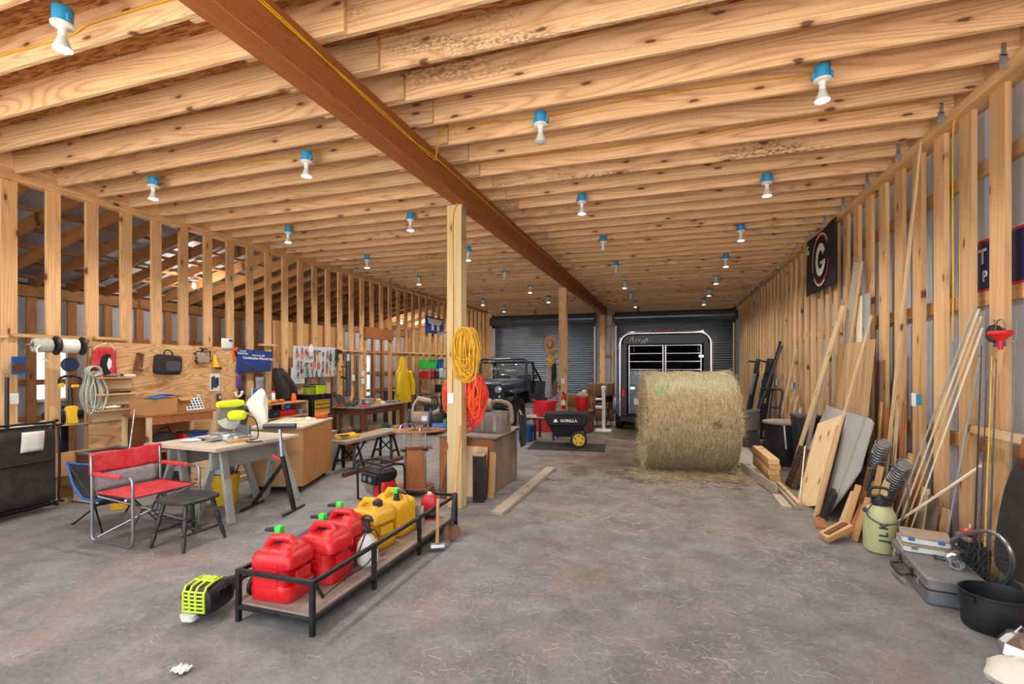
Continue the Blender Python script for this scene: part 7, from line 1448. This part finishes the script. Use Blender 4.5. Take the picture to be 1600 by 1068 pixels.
# ================================================================ yard cart, tubs, hat on the post
t = T('yard_cart', 'black plastic dump cart with yellow wheel hubs in front of the far post', 'cart', (-1.98, 9.85, .012), 10)
MB().loft([[(x, y, z) for x, y in p] for z, p in ((.19, [(-.26, -.22), (.2, -.22), (.2, .22), (-.26, .22)]), (.42, [(-.38, -.3), (.34, -.3), (.34, .3), (-.38, .3)]), (.44, [(-.41, -.33), (.36, -.33), (.36, .33), (-.41, .33)]), (.62, [(-.48, -.36), (.4, -.36), (.4, .36), (-.48, .36)]), (.64, [(-.5, -.38), (.42, -.38), (.42, .38), (-.5, .38)]))], True).build('tub', 'blackp', t, bev=.02)
MB().box((-.04, 0, .655), (.84, .7, .01)).build('tub_inside', 'dark_inside', t)
text('GORILLA', 'lettering', 'white', t, (.02, -.352, .53), (85, 0, 0), .075, .001, bold=.002, sx=1.1); MB().prism([(-.045, 0), (.045, 0), (.01, .08), (-.01, .08)], .003, (-.24, -.352, .5), (85, 0, 0)).build('emblem', 'white', t)
for sy in (-1, 1):
    MB().lathe([(.12, -.05), (.15, -.055), (.165, -.03), (.165, .03), (.15, .055), (.12, .05)], (.22, sy * .36, .165), (90, 0, 0), n=32).build('tyre', 'rubber', t)
    w_ = MB().lathe([(0, -.04), (.12, -.04), (.125, 0), (.12, .04), (0, .045)], (.22, sy * .36, .165), (90, 0, 0), n=28).build('wheel_hub', 'yellow', t)
    for k in range(5): a = R(90 + 72 * k); MB().box((.22 + .075 * math.cos(a), sy * .36 - .043, .165 + .075 * math.sin(a)), (.028, .006, .028), (0, 45 - 72 * k, 0)).build('hub_hole', 'blackp', w_)
MB().cyl((.22, -.34, .165), (.22, .34, .165), .015).build('axle', 'steel', t); MB().bar((.1, 0, .18), (.5, 0, .6), .04, .03).build('tow_handle', 'black', t); MB().cyl((.5, -.1, .6), (.5, .1, .6), .016).build('grip', 'rubber', t)
t = T('slatted_table', 'low slatted table holding the red tub beside the cart', 'table', (-2.72, 10.55, 0), 0)
for i in range(5): MB().box((0, -.24 + .12 * i, .5), (.8, .08, .022)).build('slat', 'paintgrey', t)
for x in (-.1, .32):
    for y in (-.22, .22): MB().box((0, 0, 0), (.49, .06, .05)).build('leg', 'darkwood', t, (x, y, .245), (0, 90, 0))
MB().box((.1, 0, .47), (.5, .5, .03)).build('frame_rail', 'darkwood', t)
def pail(name, label, loc, r0, r1, h, mat, rim=.012, cat='bucket'):
    t = T(name, label, cat, loc); MB().lathe([(r0, 0), (r0 + .004, .008), (r1, h - .02), (r1 + rim, h - .018), (r1 + rim, h), (r1 - .004, h), (r0 - .006, .012), (0, .012)], n=32).build('pail_body', mat, t)
    for sx in (-1, 1): MB().tube(smoothpts([(sx * (r1 - .0), -.06, h), (sx * (r1 + .03), -.03, h + .03), (sx * (r1 + .03), .03, h + .03), (sx * r1, .06, h)], 4), .009, 6).build('handle', mat, t)
    return t
pail('red_tub', 'bright red plastic tub on the slatted table by the far post', (-2.62, 10.5, .512), .2, .25, .34, 'red', cat='tub')
pail('blue_bucket', 'blue bucket on the floor left of the black cart', (-2.98, 10.15, 0), .15, .18, .35, 'blue')
t = T('low_crate', 'dark low crate carrying the red bucket behind the far post', 'crate', (-2.05, 12.0, 0)); MB().box((0, 0, .25), (.5, .5, .5)).build('crate_body', 'darkwood', t, bev=.01); MB().box((0, 0, .51), (.52, .52, .02)).build('crate_lid', 'darkwood', t)
pail('red_bucket', 'red bucket with pale sacking on top, right behind the far post', (-2.05, 12.0, .521), .14, .17, .34, 'red')
t = T('feed_sack', 'pale sacking stuffed in the red bucket behind the far post', 'sack', (-2.05, 12.0, .84)); MB().ball((0, 0, .05), .15, (1, 1, .7), 12).build('sack_body', 'tarp', t); MB().ball((.05, .0, .15), .06, (1, 1, .8), 10).build('sack_neck', 'whitecloth', t)
t = T('pipe_stand', 'white plastic pipe stand right of the red bucket', 'stand', (-1.55, 12.2, 0)); MB().cyl((0, 0, .02), (0, 0, 1.05), .045, n=20).build('upright', 'white', t); MB().cyl((-.2, 0, .6), (.0, 0, .6), .04).build('side_pipe', 'white', t); MB().cyl((-.2, 0, .8), (0, 0, .8), .03).build('side_pipe', 'white', t); MB().box((0, 0, .02), (.4, .4, .04)).build('base', 'white', t, bev=.01); MB().lathe([(.06, 1.04), (.06, 1.1), (.03, 1.14), (0, 1.14)]).build('cap', 'white', t)
t = T('cowboy_hat', 'tan brimmed hat hung high on the far post', 'hat', (-2.68, 11.17, 2.15), (82, 0, 12))
MB().lathe([(0, .13), (.05, .135), (.075, .12), (.085, .08), (.095, .02), (.13, .008), (.17, .012), (.185, .035), (.183, .03), (.17, .004), (.13, 0), (0, .002)], n=36, sx=.85, sy=1.15).build('hat_body', 'tan', t); MB().lathe([(.094, .018), (.098, .02), (.094, .045), (.09, .045)], n=36, sx=.86, sy=1.16).build('hat_band', 'brownmetal', t)
t = T('tack_bundle', 'strapped bundle of coats, tack and rope hanging below the hat', 'bundle', (-2.68, 11.25, .88))
for i, (x, z0, z1, r_, mat) in enumerate(((-.05, .15, .95, .075, 'tarp'), (.06, .3, 1.05, .06, 'dark_cloth'), (.0, .75, 1.15, .09, 'tan'), (-.06, .0, .5, .085, 'mesh_grey'), (.09, .05, .6, .05, 'brownmetal'))): MB().tube(smoothpts([(x, .0, z0), (x + .02, -.01, (z0 + z1) / 2), (x * .4, .02, z1)], 5), [r_ * k for k in (.9, 1.0, 1.05, 1.1, 1.1, 1.1, 1.05, 1, .9, .8, .6)], 12).build('hanging_cloth', mat, t)
for p in ([(-.1, -.09, .95), (0, -.1, .88), (.12, -.08, .82)], [(-.08, -.1, .82), (.02, -.11, .86), (.13, -.08, .98), (.15, -.02, 1.1)]): MB().tube(smoothpts(p, 5), .014, 6).build('yellow_strap', 'yellow', t)
MB().cyl((0, .0, 1.1), (.2, .16, 1.12), .012).build('peg', 'steel', t)
t = T('fire_extinguisher', 'small red fire extinguisher strapped on the front of the far post', 'extinguisher', (-2.39, 11.325, .62)); MB().lathe([(.045, 0), (.05, .01), (.05, .28), (.03, .33), (.015, .35), (0, .35)], n=20).build('cylinder', 'red', t); MB().lathe([(.051, .08), (.051, .2)], n=20).build('label_band', 'white', t, solid=.001); MB().box((0, 0, .37), (.03, .06, .03)).box((0, -.05, .385), (.02, .09, .012)).build('valve_handle', 'blackp', t); MB().tube(smoothpts([(.02, 0, .36), (.07, -.01, .3), (.06, -.02, .15)], 4), .008, 6).build('hose', 'rubber', t); MB().box((0, .035, .15), (.12, .015, .03)).build('bracket', 'steel', t)
t = T('switch_plate', 'white switch plate on the far post below the hat', 'switch', (-2.41, 11.37, 1.28)); MB().box((0, -.004, 0), (.08, .01, .125)).build('plate', 'white', t, bev=.002); MB().box((0, -.012, 0), (.03, .008, .06)).build('rocker', 'ivory', t)
t = T('black_folding_chair', 'black metal chair standing among the old bales at the back', 'chair', (-1.75, 13.4, 0), -60)
for sy in (-1, 1): MB().cyl((-.2, sy * .2, 0), (.18, sy * .2, .85), .014).cyl((.22, sy * .2, 0), (-.15, sy * .2, .46), .014).build('leg_frame', 'black', t)
MB().box((0, 0, .46), (.4, .4, .03)).build('seat', 'blackp', t, bev=.01); MB().box((.17, 0, .74), (.03, .42, .2), (0, 24, 0)).build('backrest', 'blackp', t, bev=.01)
single(MB().prism([(-.3, -.06), (.25, -.09), (.32, .05), (-.2, .1)], .08), 'wood_chunk', 'brownmetal', 'reddish brown wood chunk on the floor right of the cart', 'wood', (-1.75, 12.9, 0), (0, 0, 20), bev=.01)
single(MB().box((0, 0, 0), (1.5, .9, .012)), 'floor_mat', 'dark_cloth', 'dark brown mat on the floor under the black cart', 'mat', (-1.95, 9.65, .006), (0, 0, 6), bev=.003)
t = T('red_tool_box', 'dark red box on the floor behind the red tub', 'box', (-3.0, 11.9, 0)); MB().box((0, 0, .35), (.5, .4, .7)).build('box_body', 'red', t, bev=.01); MB().box((0, 0, .72), (.52, .42, .04)).build('box_lid', 'blackp', t, bev=.005)

# ================================================================ small leftovers
t = T('paper_scrap', 'small crumpled paper scrap on the floor at the bottom left', 'paper', (-2.5, 1.93, 0)); q = random.Random(14)
MB().grid(lambda u, v: ((u - .5) * .09, (v - .5) * .07, .008 + .018 * abs(math.sin(7 * u + 5 * v))), 6, 6).build('crumpled_sheet', 'paper', t, solid=.002)
t = T('lime_drill', 'lime and grey cordless tool behind the mitre saw on the saw board', 'drill', (-5.18, 4.62, .81), 40)
MB().cyl((-.08, 0, .15), (.06, 0, .15), .035, .032).build('motor_body', 'saw_lime', t); MB().cyl((.06, 0, .15), (.12, 0, .15), .02, .012).build('chuck', 'greyd', t); MB().bar((-.03, 0, .13), (-.05, 0, .03), .042, .035).box((-.05, 0, .025), (.1, .06, .05)).build('grip', 'greyd', t, bev=.006)
small_tool('glue_tube', 'white tube lying at the left front of the saw board', -5.0, 3.98, .81, 30, 'white', None, 1.1)
small_tool('pliers', 'blue-handled pliers near the saw on the saw board', -5.02, 4.12, .81, 200, 'blue', None, 1.2)
single(lumber(.22, .08, .03), 'wood_offcut', 'birch', 'short pale offcut beside the mitre saw base on the saw board', 'offcut', (-4.5, 4.12, .825), (0, 0, 70))
t = wall('pipe_elbow', 'white curved pipe elbow hanging below the purple packet', 'pipe', 6.3, 1.16); MB().tube(smoothpts([(-.06, .04, .03), (-.05, -.01, .03), (0, -.035, .03), (.05, -.01, .03), (.07, .03, .03)], 4), .018, 10).build('bent_pipe', 'white', t); MB().lathe([(.024, 0), (.024, .03)], (.07, .02, .03), (-70, 0, 20), n=14).build('pipe_collar', 'white', t)
t = wall('grey_notice', 'grey printed notice hanging between studs right of the wrench poster', 'paper', 6.82, 1.3, XL - .02); MB().grid(lambda u, v: ((u - .5) * .2, (v - .5) * .3, .004 * math.sin(5 * v)), 4, 4).build('sheet', 'mesh_grey', t, solid=.0015)
t = T('cord_coil', 'coil of yellow cord on the floor behind the camp chair', 'cord', (-6.05, 3.95, 0))
for i in range(4): MB().tube([((.13 - .012 * i) * math.cos(a), (.11 - .01 * i) * math.sin(a), .012 + .016 * i) for a in [2 * math.pi * k / 24 for k in range(24)]], .009, 6, True).build('cord_turn', 'yellow_cable', t)
for i, (x, y, z, w_, d, h, mat, lab) in enumerate(((-6.35, 4.75, 0, .3, .3, .3, 'blackp', 'black bin on the floor under the left end of the wall bench'), (-7.35, 5.0, 0, .5, .9, .9, 'card', 'large brown carton beyond the studs behind the wall bench'), (-7.4, 7.6, 0, .5, 1.2, 1.1, 'darkwood', 'dark wooden chest beyond the studs behind the tool chest'), (-7.45, 12.4, 0, .5, 1.0, .9, 'greyd', 'dark grey chest beyond the studs behind the wire rack'), (-8.6, 6.4, 0, .8, 1.4, 1.0, 'blue_dark', 'dark blue covered heap far beyond the left studs'))):
    t = T('stored_box', lab, 'box', (x, y, z)); MB().box((0, 0, h / 2), (w_, d, h)).build('box_body', mat, t, bev=.01); MB().box((0, 0, h + .012), (w_ + .02, d + .02, .024)).build('box_lid', mat, t, bev=.005)
